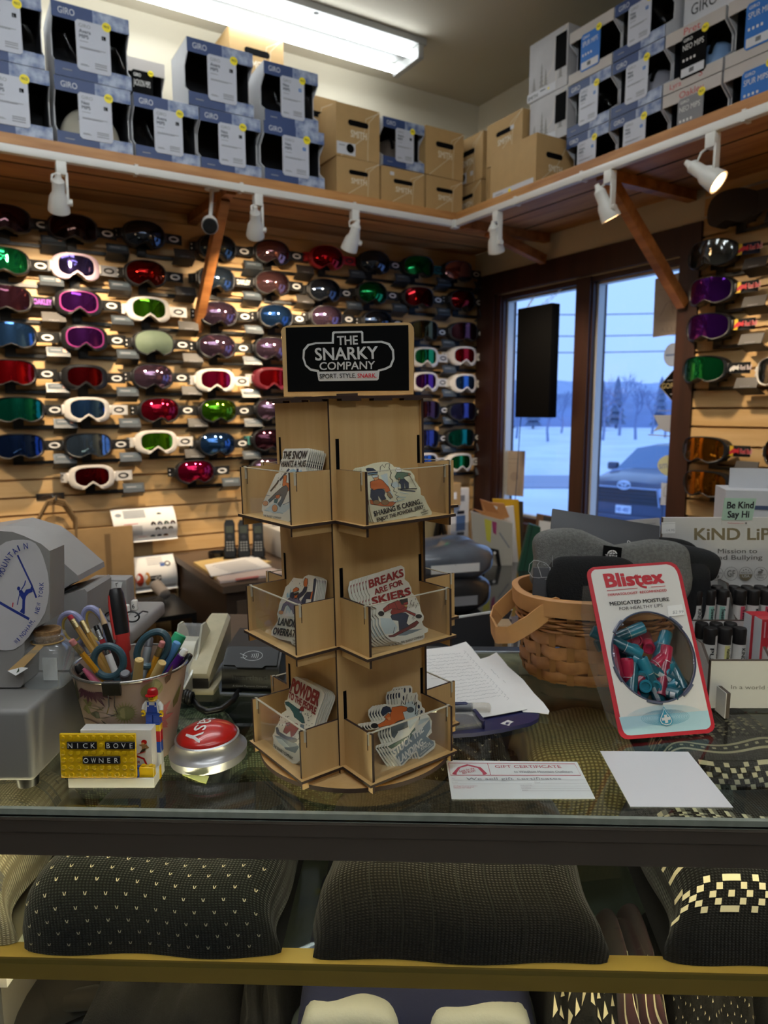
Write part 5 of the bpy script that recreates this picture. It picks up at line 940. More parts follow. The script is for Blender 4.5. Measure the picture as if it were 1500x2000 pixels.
stickers('R',1,(660,1090,6.522),[(800,92),(845,120),(855,200),(850,270),(900,310),(935,380),(940,440),(990,490),(1040,590),(1060,680),(1095,740),(1090,790),(1070,810),(1090,860),(1150,900),(1145,940),(1100,960),(1105,1010),(1080,1035),(830,1105),(770,1070),(690,1060),(610,1000),(560,920),(520,840),(520,770),(480,720),(490,640),(430,610),(400,560),(410,480),(380,430),(360,330),(380,230),(450,200),(700,130)],
  [('p', 'pale',[(540,760),(680,770),(760,880),(720,960),(600,970),(550,860)]),('p', 'greyblue',[(760,990),(860,920),(1080,900),(960,950),(860,985)]),('o', 'maroon',[(640,990),(700,978),(960,822),(1005,795),(1032,822),(985,872),(720,1000),(660,1008)]),('o', 'navy',[(670,740),(700,710),(860,698),(900,730),(872,830),(912,862),(835,900),(782,930),(770,800),(690,785)]),
   ('o', 'red',[(572,650),(640,590),(760,540),(830,560),(882,620),(872,660),(992,712),(980,742),(860,682),(830,692),(690,725),(668,700),(692,640),(592,692)]),('l', 'black',[(700,640),(800,660),(860,620)],5),('l', 'black',[(640,600),(650,660)],5),('l', 'black',[(720,560),(760,650)],5),('o', 'black',[(772,515),(830,480),(882,508),(892,582),(812,592)]),('o', 'red',[(828,570),(892,556),(884,592),(840,598)]),('p', 'yellow',[(840,602),(882,596),(870,628)]),('e', 'black',548,708,36,28),('e', 'black',1026,742,38,24),
   ('l', 'black',[(930,540),(915,600)],6),('l', 'black',[(965,560),(950,620)],6),('l', 'black',[(1000,600),(985,640)],6),('l', 'black',[(720,880),(700,960)],6),('l', 'black',[(940,770),(960,740),(950,790),(980,760)],6),
   ('t', 'red', 'BREAKS',(400,382),(832,232),(388,285),.045),('t', 'red', 'ARE FOR',(468,468),(826,336),(452,402),.04),('t', 'red', 'SKIERS',(440,598),(922,462),(424,508),.045),('t', 'black', 'THE SNARKY COMPANY',(800,1092),(1086,1010),(796,1064),.02)] + drops(8,(900,500,1030,650),3),
  7,-.0042,-.0002, 'BREAKS ARE FOR SKIERS sticker on the middle tier', SWH)
stickers('L',0,(500,1310,9.375),[(740,105),(1200,340),(1250,420),(1240,500),(1100,880),(1050,1060),(1000,1250),(920,1450),(830,1620),(740,1700),(660,1700),(520,1600),(310,1400),(320,1260),(300,1180),(340,1120),(350,1040),(400,980),(470,780),(560,720),(520,600),(530,550),(575,530),(600,430),(650,220),(690,120)],
  [('p', 'greyblue',[(330,1185),(480,1200),(740,1330),(790,1400),(720,1510),(540,1440),(450,1280)]),('p', 'pale',[(360,1220),(480,1260),(620,1400),(520,1400),(420,1320)]),('o', 'navy',[(362,1040),(402,1036),(430,1120),(560,1200),(740,1240),(755,1290),(680,1322),(500,1232),(380,1152)]),('o', 'red',[(560,960),(640,938),(760,970),(782,1060),(700,1182),(640,1222),(630,1100),(560,1162),(498,1122)]),('o', 'greyblue',[(820,980),(882,992),(862,1200),(822,1242),(808,1150)]),
   ('o', 'teal',[(538,572),(600,568),(760,690),(792,700),(872,850),(898,962),(850,962),(700,842),(690,780),(620,672),(548,622)]),('o', 'red',[(798,705),(830,655),(882,658),(876,745),(822,745)]),('o', 'blue',[(800,740),(840,735),(836,780),(802,780)]),('p', 'greyblue',[(780,1340),(900,1230),(960,1220),(880,1360),(800,1440)]),
   ('t', 'maroon', 'POWDER',(632,366),(1136,650),(684,140),.09),('t', 'red', 'POWDER',(640,360),(1130,640),(690,150),.05),('t', 'maroon', 'TO THE PEOPLE',(596,494),(1094,806),(618,380),.08),('t', 'red', 'TO THE PEOPLE',(600,490),(1090,800),(620,386),.04),('t', 'black', 'THE SNARKY COMPANY',(325,1395),(680,1640),(336,1345),.03)] + drops(22,(880,740,1060,1120),4, s=8) + drops(16,(450,800,640,1000),5, s=9) + drops(14,(700,1080,900,1300),6, s=8),
  6,.0024,.0001, 'POWDER TO THE PEOPLE sticker on the lowest tier', SWH)
stickers('R',0,(680,1330,7.143),[(870,62),(895,90),(895,170),(960,160),(975,200),(970,260),(1020,300),(1030,360),(1070,390),(1070,440),(1130,490),(1170,560),(1160,660),(1170,720),(1110,780),(1150,820),(1210,830),(1220,890),(1200,940),(1020,1080),(980,1090),(950,1000),(920,1010),(760,1190),(720,1190),(640,1080),(590,1000),(540,920),(545,880),(620,850),(570,720),(590,650),(540,660),(330,670),(290,620),(300,570),(450,560),(480,540),(440,460),(440,380),(500,320),(590,330),(660,340),(690,320),(680,200),(700,130),(760,110),(790,65)],
  [('p', 'pale',[(780,460),(800,300),(900,280),(980,420),(960,540),(860,680)]),('p', 'greyblue',[(600,985),(1050,640),(1135,540),(1150,660),(1085,775),(1195,850),(1195,900),(1010,1062),(985,1055),(962,975),(925,985),(742,1172),(700,1100)]),('p', 'pale',[(970,620),(1000,540),(1110,510),(1130,530),(1020,600)]),('o', 'slate',[(595,650),(680,560),(820,540),(832,640),(700,700),(640,800),(608,770)]),('p', 'white',[(690,700),(760,680),(765,770),(710,780)]),('o', 'green',[(552,915),(850,760),(890,700),(932,648),(935,690),(862,800),(600,945)]),
   ('o', 'orange',[(408,612),(500,560),(590,450),(612,368),(740,345),(822,365),(822,420),(760,432),(790,532),(690,562),(620,612),(540,622),(430,652)]),('e', 'black',365,625,48,34),('e', 'slate',866,402,48,36),('o', 'orange',[(500,505),(560,445),(590,470),(592,530),(555,550)]),('o', 'navy',[(452,442),(480,370),(530,350),(582,370),(604,430),(560,432),(480,492)]),('p', 'skin',[(540,510),(590,500),(590,540),(560,550)]),
   ('l', 'black',[(735,330),(745,270),(770,320),(790,330),(820,180),(840,310),(880,210),(890,320),(940,190),(920,340),(950,290),(930,470),(985,400),(950,490),(1010,440),(985,550)],11),('e', 'navy',708,200,10,36,8),('e', 'navy',785,130,9,32,4),('e', 'navy',858,130,9,32,-6),('e', 'navy',768,240,8,30),('e', 'navy',980,358,12,26,-24),('e', 'navy',1020,428,12,18,-40),
   ('t', 'white', 'STUCK THE',(640,1052),(1048,702),(616,958),.045),('t', 'white', 'LANDING..',(716,1152),(1080,862),(692,1060),.045),('t', 'white', 'KINDA.',(1015,972),(1152,882),(1006,928),.02),('t', 'white', 'THE SNARKY COMPANY',(995,1042),(1180,888),(990,1024),.01)],
  5,-.0024,.0002, 'STUCK THE LANDING sticker on the lowest tier', SWH)
# ================================================================ things on the counter
CZt = CTOP + .0006
HP = Pl((0,0, CZt),(1,0,0),(0,1,0))
def holed(m, outer, inner, z, mat, M=None):
    bm = bmesh.new(); es = []
    for lp in (outer, inner):
        vs = [bm.verts.new((x, y, z)) for x, y in lp]; es += [bm.edges.new((vs[i], vs[(i + 1) % len(vs)])) for i in range(len(vs))]
    bmesh.ops.triangle_fill(bm, use_beauty=True, use_dissolve=False, edges=es); bm.verts.index_update()
    m.add([v.co.copy() for v in bm.verts],[[v.index for v in f.verts] for f in bm.faces], mat, M); bm.free()
# ---- lip balm jar with its leaning card
J0 = V((.289,.811,.9745)); jex = V((.98,.199,0)).normalized(); jbk = V((-jex.y, jex.x,0)); tau = R_(29); jey = V((0,0,1)) * math.cos(tau) + jbk * math.sin(tau)
jp = Pl(J0, jex, jey); ZJ = (1130,1080,5.264); JP = lambda x, y: jp.px(1130 + x / 5.264,1080 + y / 5.264)
jar = jp.obj('lip_balm_jar', 'clear tub of lip balms with a leaning red bordered card, before the basket', 'display jar')
OUT = [(150,145),(115,165),(93,195),(88,235),(410,1835),(432,1880),(470,1908),(520,1916),(1335,1852),(1378,1828),(1398,1790),(1396,1750),(1065,245),(1040,175),(1005,125),(960,98),(915,90)]
Po = [JP(*q) for q in OUT]; cx = sum(p[0] for p in Po) / len(Po); cy = sum(p[1] for p in Po) / len(Po)
INN = [(165,172),(140,190),(128,215),(130,245),(452,1815),(470,1850),(500,1872),(540,1876),(1310,1812),(1340,1795),(1358,1765),(1356,1740),(1028,250),(1008,190),(980,150),(940,126),(900,118)]
Pi = [JP(*q) for q in INN]
hc = [JP(*q) for q in ((325,1040),(1215,1090),(745,640),(800,1485))]; hx = sum(p[0] for p in hc) / 4; hy = sum(p[1] for p in hc) / 4; hr = sum(math.hypot(p[0] - hx, p[1] - hy) for p in hc) / 4
circ = lambda r, n=48: [(hx + r * math.cos(2 * PI * i / n), hy + r * math.sin(2 * PI * i / n)) for i in range(n)]
JRED = PM('jar_card_red', '#b8202f',.45, coat=.3); JWH = PM('jar_card_white', '#d9d6d1',.45, coat=.3); JTEAL = PM('jar_print_teal', '#2f8aa6',.5); JLT = PM('jar_print_pale_blue', '#a9cbd6',.5)
m = MB(); holed(m, Po, circ(hr),.0, JRED); holed(m, Po, circ(hr),-.0012, JWH); n_ = len(Po); m.add([(x, y, z) for z in (0,-.0012) for x, y in Po],[(i,(i + 1) % n_, n_ + (i + 1) % n_, n_ + i) for i in range(n_)], JRED); jc = m.build('header_card', jar, smooth=False)
m = MB(); holed(m, Pi, circ(hr * 1.0),.0003, JWH)
for k in range(22):     # printed ripple rings, teal ink at the foot of the card
    rx, ry = 40 + k * 17,14 + k * 5.4
    pts = [JP(890 + rx * math.cos(a) * 1.0,1690 - 30 * 0 + ry * math.sin(a) - rx * math.cos(a) * .045) for a in [2 * PI * i / 48 for i in range(49)]]
    pts = [p for p in pts if Pi[6][1] + .001 < p[1]]
    L, R = stroke(pts,.0004 * (1 - k * .012)); nn = len(L)
    m.add([(*p,.0005) for p in L + R],[(i, i + 1, nn + i + 1, nn + i) for i in range(nn - 1) if math.hypot(L[i][0] - L[i + 1][0], L[i][1] - L[i + 1][1]) < .02], JTEAL if k < 13 else JLT)
foot = [(415,1690),(1330,1620),(1356,1740),(1358,1765),(1340,1795),(1310,1812),(540,1876),(500,1872),(470,1850),(452,1815)]
m.flat([JP(*q) for q in foot],.00038, JLT)
art(m, jp, ZJ,[('t', JRED, 'Blistex',(288,352),(876,306),(255,222),.05),('p', JRED,[(600,300),(640,300),(650,335),(700,345),(698,368),(640,352),(606,330)]),('l', JRED,[(288,390),(604,362)],6),('l', JRED,[(742,352),(888,341)],6),('t', JRED, 'DERMATOLOGIST  RECOMMENDED',(300,446),(902,396),(297,422),.02),('t', INK, 'MEDICATED MOISTURE',(320,544),(928,494),(314,508),.025),('t', INK, 'FOR HEALTHY LIPS',(416,592),(860,556),(413,560),0),
    ('p', PAPER,[(905,548),(1058,530),(1080,640),(918,656)]),('t', GREYINK, '$2.99',(960,628),(1070,622),(962,598),0),
    ('p', JTEAL,[(868,1578),(905,1640),(950,1690),(965,1735),(945,1770),(895,1782),(845,1768),(818,1728),(825,1685),(850,1640)]),('p', LGW,[(868,1592),(899,1645),(940,1692),(954,1732),(937,1762),(894,1772),(850,1758),(829,1725),(836,1690),(858,1643)]),('p', JTEAL,[(869,1604),(896,1650),(934,1696),(947,1732),(931,1756),(894,1764),(856,1752),(836,1722),(843,1692),(862,1650)]),('l', LGW,[(848,1712),(934,1700)],30),('l', LGW,[(884,1665),(898,1748)],30)],.0007,.00008)
m.build('card_print', jc, smooth=False)
RING = PM('smoky_ring_plastic', '#565b6e',.12, coat=.6); m = MB(); m.tube([(x, y,.0012) for x, y in circ(hr * .985,60)],.0022, GLASS('clear_rim',(.85,.87,.92),.05,1.5),8, closed=True); m.tube([(x, y,.0005) for x, y in circ(hr * 1.02,60)],.0012, RING,6, closed=True)
for a0 in (3.3,4.3,5.2,.6,2.2): m.tube([(hx + hr * 1.04 * math.cos(a0 + k * .05), hy + hr * 1.04 * math.sin(a0 + k * .05),.001) for k in range(8)],.0022, RING,6)
m.build('window_rim', jar)
TUBP = GLASS('clear_tub',(.93,.94,.96),.05,1.4, haze=.05); prof = [(.002,.003),(.045,.003),(.10,.06),(.128,.12),(.125,.160),(.094,.1655)]; Wj = .1185
inv = MX((jex, jey, jp.n)).to_4x4()
def jl(s, z, x): return inv @ (jbk * s + V((0,0, z)) + jex * x)
m = MB(); n6 = len(prof); vs = [jl(s, z, x) for x in (.006, Wj) for s, z in prof]
m.add(vs,[(0,1,2,3,4,5),(6,11,10,9,8,7)] + [(i,6 + i,6 + i + 1, i + 1) for i in range(5)], TUBP); m.build('tub', jar, smooth=False)
LT = PM('lip_balm_teal', '#0f4f5e',.3, coat=.4); LTC = PM('lip_balm_teal_cap', '#1c6f84',.3, coat=.4); LR = PM('lip_balm_crimson', '#7a1030',.3, coat=.4); LRC = PM('lip_balm_crimson_cap', '#a31f40',.3, coat=.4); LWH = PM('lip_balm_label', '#cfd3d6',.5)
def balm(a, b, col, label, group=None, r=.0083):      # a: foot end, b: cap end (world points), always 68 mm long
    a = V(a); b = V(b); d = (b - a).normalized(); t = thing('lip_balm', label, 'lip balm', b - d * .068, d.to_track_quat('Z', 'Y').to_euler(), group)
    B_, C_ = (LT, LTC) if col == 't' else (LR, LRC)
    m = MB(); m.lathe([(r * .95,0),(r * .97,.001),(r * .97,.047)],16, B_); m.build('tube', t); m = MB(); m.lathe([(r,.047),(r,.0665),(r * .93,.068),(r * .7,.068),(r * .62,.0662),(.0001,.0658)],16, C_); m.build('cap', t)
    m = MB(); m.lathe([(r * 1.0,.046),(r * 1.0,.0465)],16, LWH)
    for k in range(7): q = [(r * .985 * math.cos(x), r * .985 * math.sin(x), z) for z in (.012,.03) for x in (k * .09, k * .09 + .045)]; m.add(q,[(0,1,3,2)], LWH)
    m.add([(r * .985 * math.cos(x), r * .985 * math.sin(x), z) for z in (.003,.010) for x in (-.3,0,.3,.6)],[(0,1,5,4),(1,2,6,5),(2,3,7,6)], LWH); m.build('label', t, smooth=False); return t
def jpt(x, y, dep): q = hit(1130 + x / 5.264,1080 + y / 5.264, jp.o - jp.n * dep, jp.n); return q
for (a, b, da, db, c, lb) in [((380,880),(670,760),.03,.018, 't', 'teal lip balm slanting at the highest spot of the round window'),((440,950),(640,1050),.018,.014, 't', 'teal lip balm sloping down under the highest one'),((780,1400),(640,1080),.018,.012, 't', 'teal lip balm with white barcode across the window middle'),((700,900),(725,985),.06,.028, 'r', 'crimson lip balm, round cap facing out, window centre'),((800,1150),(905,820),.024,.028, 't', 'teal lip balm standing upright by the tub side'),((870,1200),(905,965),.018,.020, 'r', 'crimson lip balm standing in front of the upright teal one'),((500,1360),(497,1090),.022,.010, 'r', 'crimson lip balm standing with its open cap towards the viewer'),((925,1300),(925,1120),.03,.018, 't', 'teal lip balm under the standing crimson one'),
    ((740,1170),(920,1250),.026,.016, 't', 'teal lip balm lying at mid window, cap outward'),((640,1180),(660,1285),.045,.012, 't', 'teal lip balm with cap facing out below the barcode one'),((660,1330),(690,1375),.05,.009, 't', 'teal lip balm with white lit cap at the window bottom'),((760,1300),(790,1380),.05,.010, 't', 'teal lip balm end facing out at the window bottom'),((870,1370),(1010,1350),.024,.012, 't', 'teal lip balm lying at the window bottom near the tub side'),((540,900),(600,900),.06,.03, 'r', 'crimson lip balm half hidden behind the sloping teal one')]:
    balm(jpt(*a, da), jpt(*b, db), c, lb, 'lip balms in the tub')
random.seed(11)
for k in range(16):
    x = .02 + (k % 5) * .021 + random.uniform(-.003,.003); z = .018 + (k // 5) * .019; s0 = .022 + z * .5; p = J0 + jex * x + V((0,0, z)) + jbk * (s0 + random.uniform(0,.012)); d = (jex * random.uniform(-.7,.7) + V((0,0, random.uniform(-.1,.5))) + jbk * random.uniform(.1,.8)).normalized() * .034
    if k % 5 in (0,4): d = (V((0,0,.5)) + jbk * .45 + jex * (.1 if k % 5 == 0 else -.1)).normalized() * .034
    balm(p - d * .7, p + d * 1.3, 'r' if k % 3 == 0 else 't',('crimson' if k % 3 == 0 else 'teal') + ' lip balm in the heap low in the clear tub', 'heaped lip balms low in the tub')
# ---- basket of neck warmers
BX, BY_ = .325,1.065; RX, RY, BH = .117,.092,.130
bk = thing('wicker_basket', 'woven splint basket of neck warmers behind the lip balm tub', 'basket',(BX, BY_, CZt))
SPL = PM('basket_splint', '#b07a48',.55, noise=.22, nscale=30, bump=.15, bscale=120, hex2='#8a5a32'); SPD = PM('basket_stake', '#94642f',.6, noise=.2, nscale=30); RIMM = PM('basket_rim', '#bf8a55',.5, noise=.15, nscale=25)
def ov(a, s=1.0, o=0.0): c, q = math.cos(a), math.sin(a); p = 2 / 2.5; return V(((RX * s + o) * math.copysign(abs(c) ** p, c),(RY * s + o) * math.copysign(abs(q) ** p, q),0))
NS = 22
def tap(z): return .90 + .10 * z / BH
m = MB()
for j,(z0, z1) in enumerate([(.004,.018),(.019,.038),(.039,.058),(.059,.078)]):
    n = NS * 6; lo = []; hi = []; mid = []
    for i in range(n):
        a = 2 * PI * i / n; of = .0024 * math.cos(NS * a / 2 + PI * j) + .001; z_ = lambda z: .0012 * math.sin(NS * a / 2 + j * 2)
        lo.append(ov(a, tap(z0), of - .0012) + V((0,0, z0 + z_(0)))); mid.append(ov(a, tap((z0 + z1) / 2), of + .0008) + V((0,0,(z0 + z1) / 2))); hi.append(ov(a, tap(z1), of - .0012) + V((0,0, z1 + z_(1))))
    m.add(lo + mid + hi,[(r * n + i, r * n + (i + 1) % n,(r + 1) * n + (i + 1) % n,(r + 1) * n + i) for r in range(2) for i in range(n)], SPL)
for j in range(5):
    z = .081 + j * .0045; n = NS * 6; m.tube([ov(2 * PI * i / n, tap(z),.0028 * math.cos(NS * PI * i / n + PI * j) + .001) + V((0,0, z)) for i in range(n)],.0021, SPL,6, closed=True)
m.build('wicker_weave', bk, ang=80)
m = MB()
for i in range(NS): a = 2 * PI * (i + .0) / NS; b = .055; m.add([ov(a - b, tap(z),.0005) + V((0,0, z)) for z in (.0,.105)] + [ov(a + b, tap(z),.0005) + V((0,0, z)) for z in (.105,.0)],[(0,1,2,3)], SPD)
m.build('stake_lattice', bk, smooth=False)
m = MB(); n = 90; rings = [(.104,.003),(.105,.006),(.129,.0075),(.131,.005),(.131,-.002),(.106,-.003)]
m.add([ov(2 * PI * i / n,1, o) + V((0,0, z)) for z, o in rings for i in range(n)],[(r * n + i, r * n + (i + 1) % n,(r + 1) * n + (i + 1) % n,(r + 1) * n + i) for r in range(5) for i in range(n)], RIMM); m.build('rim', bk, ang=40)
m = MB(); m.prism([tuple(ov(2 * PI * i / 60,.9)[:2]) for i in range(60)],.001,.004, SPD); m.build('base', bk)
m = MB(); pv = []
A0 = V((-.082,-.068,.118)); path = [A0 + V((.013,-.008,.006)), A0 + V((0,-.003,0)), V((-.110,-.070,.095)), V((-.136,-.058,.072)), V((-.152,-.03,.062)), V((-.152,.03,.062)), V((-.138,.06,.072)), V((-.085,.072,.118))]
pp = []
for i in range(len(path) - 1):
    for k in range(4): pp.append(path[i].lerp(path[i + 1], k / 4))
pp.append(path[-1]); n = len(pp); HW = .0125
nor = [V((0,-1,0)).lerp(V((-1,0,0)), min(1, max(0,(i - 8) / 8))) if i < 16 else V((-1,0,0)).lerp(V((0,1,0)), min(1,(i - 16) / 8)) for i in range(n)]
vs = []
for i, p in enumerate(pp):
    t_ = (pp[min(i + 1, n - 1)] - pp[max(i - 1,0)]).normalized(); nn = nor[i].normalized(); sd = t_.cross(nn).normalized() * HW * (.72 if i in (0, n - 1) else 1); vs += [p + sd, p - sd, p - sd + nn * .0035, p + sd + nn * .0035]
m.add(vs,[(i * 4 + k, i * 4 + (k + 1) % 4, i * 4 + 4 + (k + 1) % 4, i * 4 + 4 + k) for i in range(n - 1) for k in range(4)] + [(0,1,2,3),(n * 4 - 4, n * 4 - 1, n * 4 - 2, n * 4 - 3)], PM('handle_wood', '#c08d56',.5, noise=.15, nscale=20)); hd = m.build('handle', bk, ang=40)
m = MB(); m.lathe([(.0065,0),(.006,.0018),(.0001,.0035)],16, PM('brass_rivet', '#b9a98a',.3,.9), T3(*(A0 + V((0,-.0035,0)))) @ FR); m.build('rivet', hd)
FLC = PM('charcoal_fleece_pile', '#70706d',.97, noise=.3, nscale=260, bump=.9, bscale=700); FLK = PM('black_fleece_pile', '#0d0d0f',.97, bump=.6, bscale=500); SOFT = PM('black_knit_fabric', '#101216',.9, bump=.3, bscale=400); PACKC = PM('pack_card_dark', '#3c3d42',.5, noise=.06, nscale=40)
def softblob(name, label, c, s, rot, mat, seed, group='neck warmers in the basket', dip=0, e=.36):
    t = thing(name, label, 'neck warmer', c, rot, group); random.seed(seed); ph = [random.random() * 6 for _ in range(5)]
    def f(a, b):
        th = a * 2 * PI; q = -PI / 2 + b * PI; cq = math.copysign(abs(math.cos(q)) ** e, math.cos(q)); sq = math.copysign(abs(math.sin(q)) ** e, math.sin(q)); ct = math.copysign(abs(math.cos(th)) ** e, math.cos(th)); st = math.copysign(abs(math.sin(th)) ** .9, math.sin(th))
        x, y, z = s[0] * sq, s[1] * cq * st, s[2] * cq * ct; w_ = 1 + .06 * math.sin(x * 60 + ph[0]) + .05 * math.sin(z * 70 + ph[1])
        return V((x + .003 * math.sin(z * 90 + ph[2]), y * w_, z * (1 + .04 * math.sin(x * 45 + ph[3])) - dip * math.exp(-((x + .01) / .03) ** 2) * max(0, z) / s[2]))
    m = MB(); m.grid(f,36,30, mat); m.build('fabric', t, ang=180); return t, f
gz = 1.133
t, f = softblob('neck_gaiter', 'charcoal grey fleece neck warmer with a black turtle label',(.345,1.055, gz),(.118,.024,.052),(R_(-10), R_(7), R_(-3)), FLC,3, dip=.018)
gpl = Pl(t.matrix_basis @ V((.01,-.0275,.01)), t.matrix_basis.to_3x3() @ V((1,0,0)), t.matrix_basis.to_3x3() @ V((0,0,1)))
def patch(zm, pts, items, mat, name, parent, pl, th=.0012, inv_=None):
    m = MB(); m.prism([pl.px(zm[0] + x / zm[2], zm[1] + y / zm[2]) for x, y in pts],0, th, mat); art(m, pl, zm, items, th + .0003); W = MX.LocRotScale(pl.o, pl.rot().to_quaternion(), None); Lm = parent.matrix_basis.inverted() @ W; m.v = [tuple(Lm @ V(v)) for v in m.v]; return m.build(name, parent, smooth=False)
ZB = (1000,1010,3.75)
def dome(cx_, cy_, r, col): return [('p', col,[(cx_ + r * math.cos(a), cy_ - r * .82 * math.sin(a)) for a in [PI * i / 12 for i in range(13)]]),('l', MATBLK,[(cx_, cy_),(cx_, cy_ - r * .8)],4),('l', MATBLK,[(cx_ - r * .2, cy_ - r * .4),(cx_ - r * .8, cy_ - r * .05)],4),('l', MATBLK,[(cx_ + r * .2, cy_ - r * .4),(cx_ + r * .8, cy_ - r * .05)],4),('l', MATBLK,[(cx_ - r * .55, cy_ - r * .42),(cx_ + r * .55, cy_ - r * .42)],4)]
patch(ZB,[(670,205),(805,225),(795,320),(662,298)], dome(732,270,36, LGW) + [('t', LGW, 'TURTLE',(680,292),(766,300),(681,272),.03),('l', LGW,[(700,303),(745,307)],4)], MATBLK, 'sewn_label', t, gpl)
softblob('neck_gaiter', 'black knit tube rolled over the basket end beside the lip balm stand',(.478,1.085,1.135),(.05,.026,.026),(0, R_(14), R_(5)), SOFT,5, e=.7)
softblob('neck_gaiter', 'black knit layer hanging below the rolled black tube',(.470,1.07,1.09),(.038,.02,.05),(0,0, R_(10)), SOFT,6, e=.6)
softblob('neck_gaiter', 'folded black fleece neck warmer before the charcoal one',(.305,1.02,1.105),(.065,.018,.052),(R_(-8), R_(4),0), FLK,7)
softblob('neck_gaiter', 'second black fleece neck warmer tucked under the turtle label',(.375,1.025,1.10),(.06,.016,.044),(R_(-10), R_(8),0), FLK,8)
softblob('neck_gaiter', 'black neck warmer at the very back of the basket',(.41,1.10,1.125),(.09,.02,.05),(R_(-6), R_(8),0), FLK,9)
def pack(label, c, sx, sz, rot, art_=None, zm=ZB):
    t = thing('product_pack', label, 'package', c, rot, 'packaging cards in the basket'); m = MB(); m.box(-sx, sx,0,.004,-sz, sz, PACKC, None,.0015); m.build('card', t)
    if art_:
        q = t.matrix_basis.to_3x3(); pl = Pl(t.matrix_basis @ V((0,-.0004,0)), q @ V((1,0,0)), q @ V((0,0,1))); m = MB(); art(m, pl, zm, art_,.0002); W = t.matrix_basis.inverted() @ MX.LocRotScale(pl.o, pl.rot().to_quaternion(), None); m.v = [tuple(W @ V(v)) for v in m.v]; m.build('card_print', t, smooth=False)
LINE = PM('pack_line_white', '#b9bbbd',.5)
pack('dark card with a white outline drawing, upright at the basket rim',(.245,1.012,1.105),.0265,.037,(R_(-6), R_(1), R_(3)),[('l', LINE,[(200,320),(160,315),(128,345),(122,400),(150,440),(200,445),(215,440),(205,400),(186,350),(205,322),(250,340),(278,370),(280,410),(260,440),(215,442)],4),('l', LINE,[(230,345),(248,352)],3),('l', LINE,[(240,455),(270,450)],3),('l', LINE,[(296,280),(290,510)],2)])
pack('long dark package with a yellow turtle mark behind the charcoal neck warmer',(.345,1.086,1.182),.085,.026,(R_(-28), R_(9), R_(-3)), dome(492,135,52, PM('turtle_yellow', '#c9b52e',.5)) + [('t', LGW, 'Double-Layer',(842,192),(1030,230),(846,172),.02),('t', LGW, 'Neck Warmer',(830,205),(1014,244),(834,192),.02)])
pack('black package lying on the rolled black tube',(.425,1.095,1.150),.045,.018,(R_(-30), R_(12), R_(-2)))
# ---- lip balm stand
LX0, LX1 = .447,.705; ST = PM('stand_white', '#c9c7c4',.5); SE = PM('stand_edge_brown', '#4a3f38',.7); GOLDP = PM('gold_lettering', '#8a7f66',.35,.4); DGR = PM('stand_grey_print', '#6f6c68',.6)
t = thing('lip_balm_stand', 'white stepped lip balm stand with gold lettering at the counter end', 'display stand',(0,0, CZt))
zz = lambda z: z - CZt
hpn = Pl((LX0,1.118,1.08),(1,0,0),(0,0,1)); Zk = (1280,960,6.818)
m = MB(); m.box(LX0, LX1,1.118,1.124, zz(1.0), zz(1.2005), ST); m.box(LX0 - .0008, LX0,1.1178,1.1245, zz(1.0), zz(1.2005), SE); hb = m.build('header_panel', t, smooth=False)
m = MB(); its = [('t', GOLDP, 'KiND LiPS',(522,642),(1640,642),(522,490),.03),('t', DGR, 'Mission to',(830,822),(1352,820),(830,762),.01),('t', DGR, 'End Bullying',(765,906),(1422,904),(765,848),.01),('p', PAPER,[(80,410),(262,405),(262,555),(80,560)]),('t', GREYINK, '14.95',(148,528),(252,526),(150,500),0),('l', GREYINK,[(82,430),(258,424)],3)]
for k, x in enumerate((615,808,1000,1194,1388,1580)):
    its.append(('l', DGR,[(x + 88 * math.cos(a),1090 + 88 * math.sin(a)) for a in [2 * PI * i / 32 for i in range(33)]],5))
    if k == 0: its += [('t', DGR, 'USDA',(x - 45,1075),(x + 45,1075),(x - 45,1050),.01),('l', DGR,[(x - 85,1095),(x + 85,1095)],5),('l', DGR,[(x - 60,1120),(x,1150),(x + 55,1115)],4),('l', DGR,[(x - 70,1140),(x + 40,1160)],4)]
    if k == 1: its += [('t', DGR, '100%',(x - 35,1055),(x + 35,1055),(x - 35,1035),.01),('t', DGR, 'NATURAL',(x - 72,1092),(x + 72,1092),(x - 72,1068),.01),('p', DGR,[(x - 5,1160),(x - 35,1135),(x - 30,1105),(x - 5,1130)]),('p', DGR,[(x + 5,1160),(x + 35,1135),(x + 30,1105),(x + 5,1130)])]
    if k == 2: its += [('t', DGR, 'GF',(x - 52,1130),(x + 52,1130),(x - 52,1045),.015)]
    if k == 3: its += [('t', DGR, 'MADE IN',(x - 66,1088),(x + 66,1088),(x - 66,1064),.01),('p', GOLDP,[(x + 84 * math.cos(a),1096 + 84 * math.sin(a)) for a in [PI * i / 16 for i in range(17)]]),('t', ST, 'USA',(x - 50,1138),(x + 50,1138),(x - 50,1104),.02),('e', DGR, x,1032,9,9),('e', DGR, x - 32,1045,7,7),('e', DGR, x + 32,1045,7,7)]
    if k == 4: its += [('e', DGR, x - 5,1068,32,18),('e', DGR, x + 20,1045,18,12),('e', DGR, x + 5,1030,14,7,30),('t', DGR, 'CRUELTY',(x - 66,1114),(x + 66,1114),(x - 66,1094),.01),('t', DGR, 'FREE',(x - 40,1150),(x + 40,1150),(x - 40,1128),.01)]
art(m, hpn, Zk, its,.0004); W = MX.LocRotScale(hpn.o - V((0,0, CZt)), hpn.rot().to_quaternion(), None); m.v = [tuple(W @ V(v)) for v in m.v]; m.build('header_print', hb, smooth=False)
m = MB(); m.box(LX0, LX1,1.045,1.118, zz(1.024), zz(1.028), ST); m.box(LX0, LX1,1.041,1.045, zz(1.0), zz(1.053), ST); m.box(LX0, LX1,1.0408,1.0452, zz(1.053), zz(1.054), SE); m.build('upper_tray', t, smooth=False)
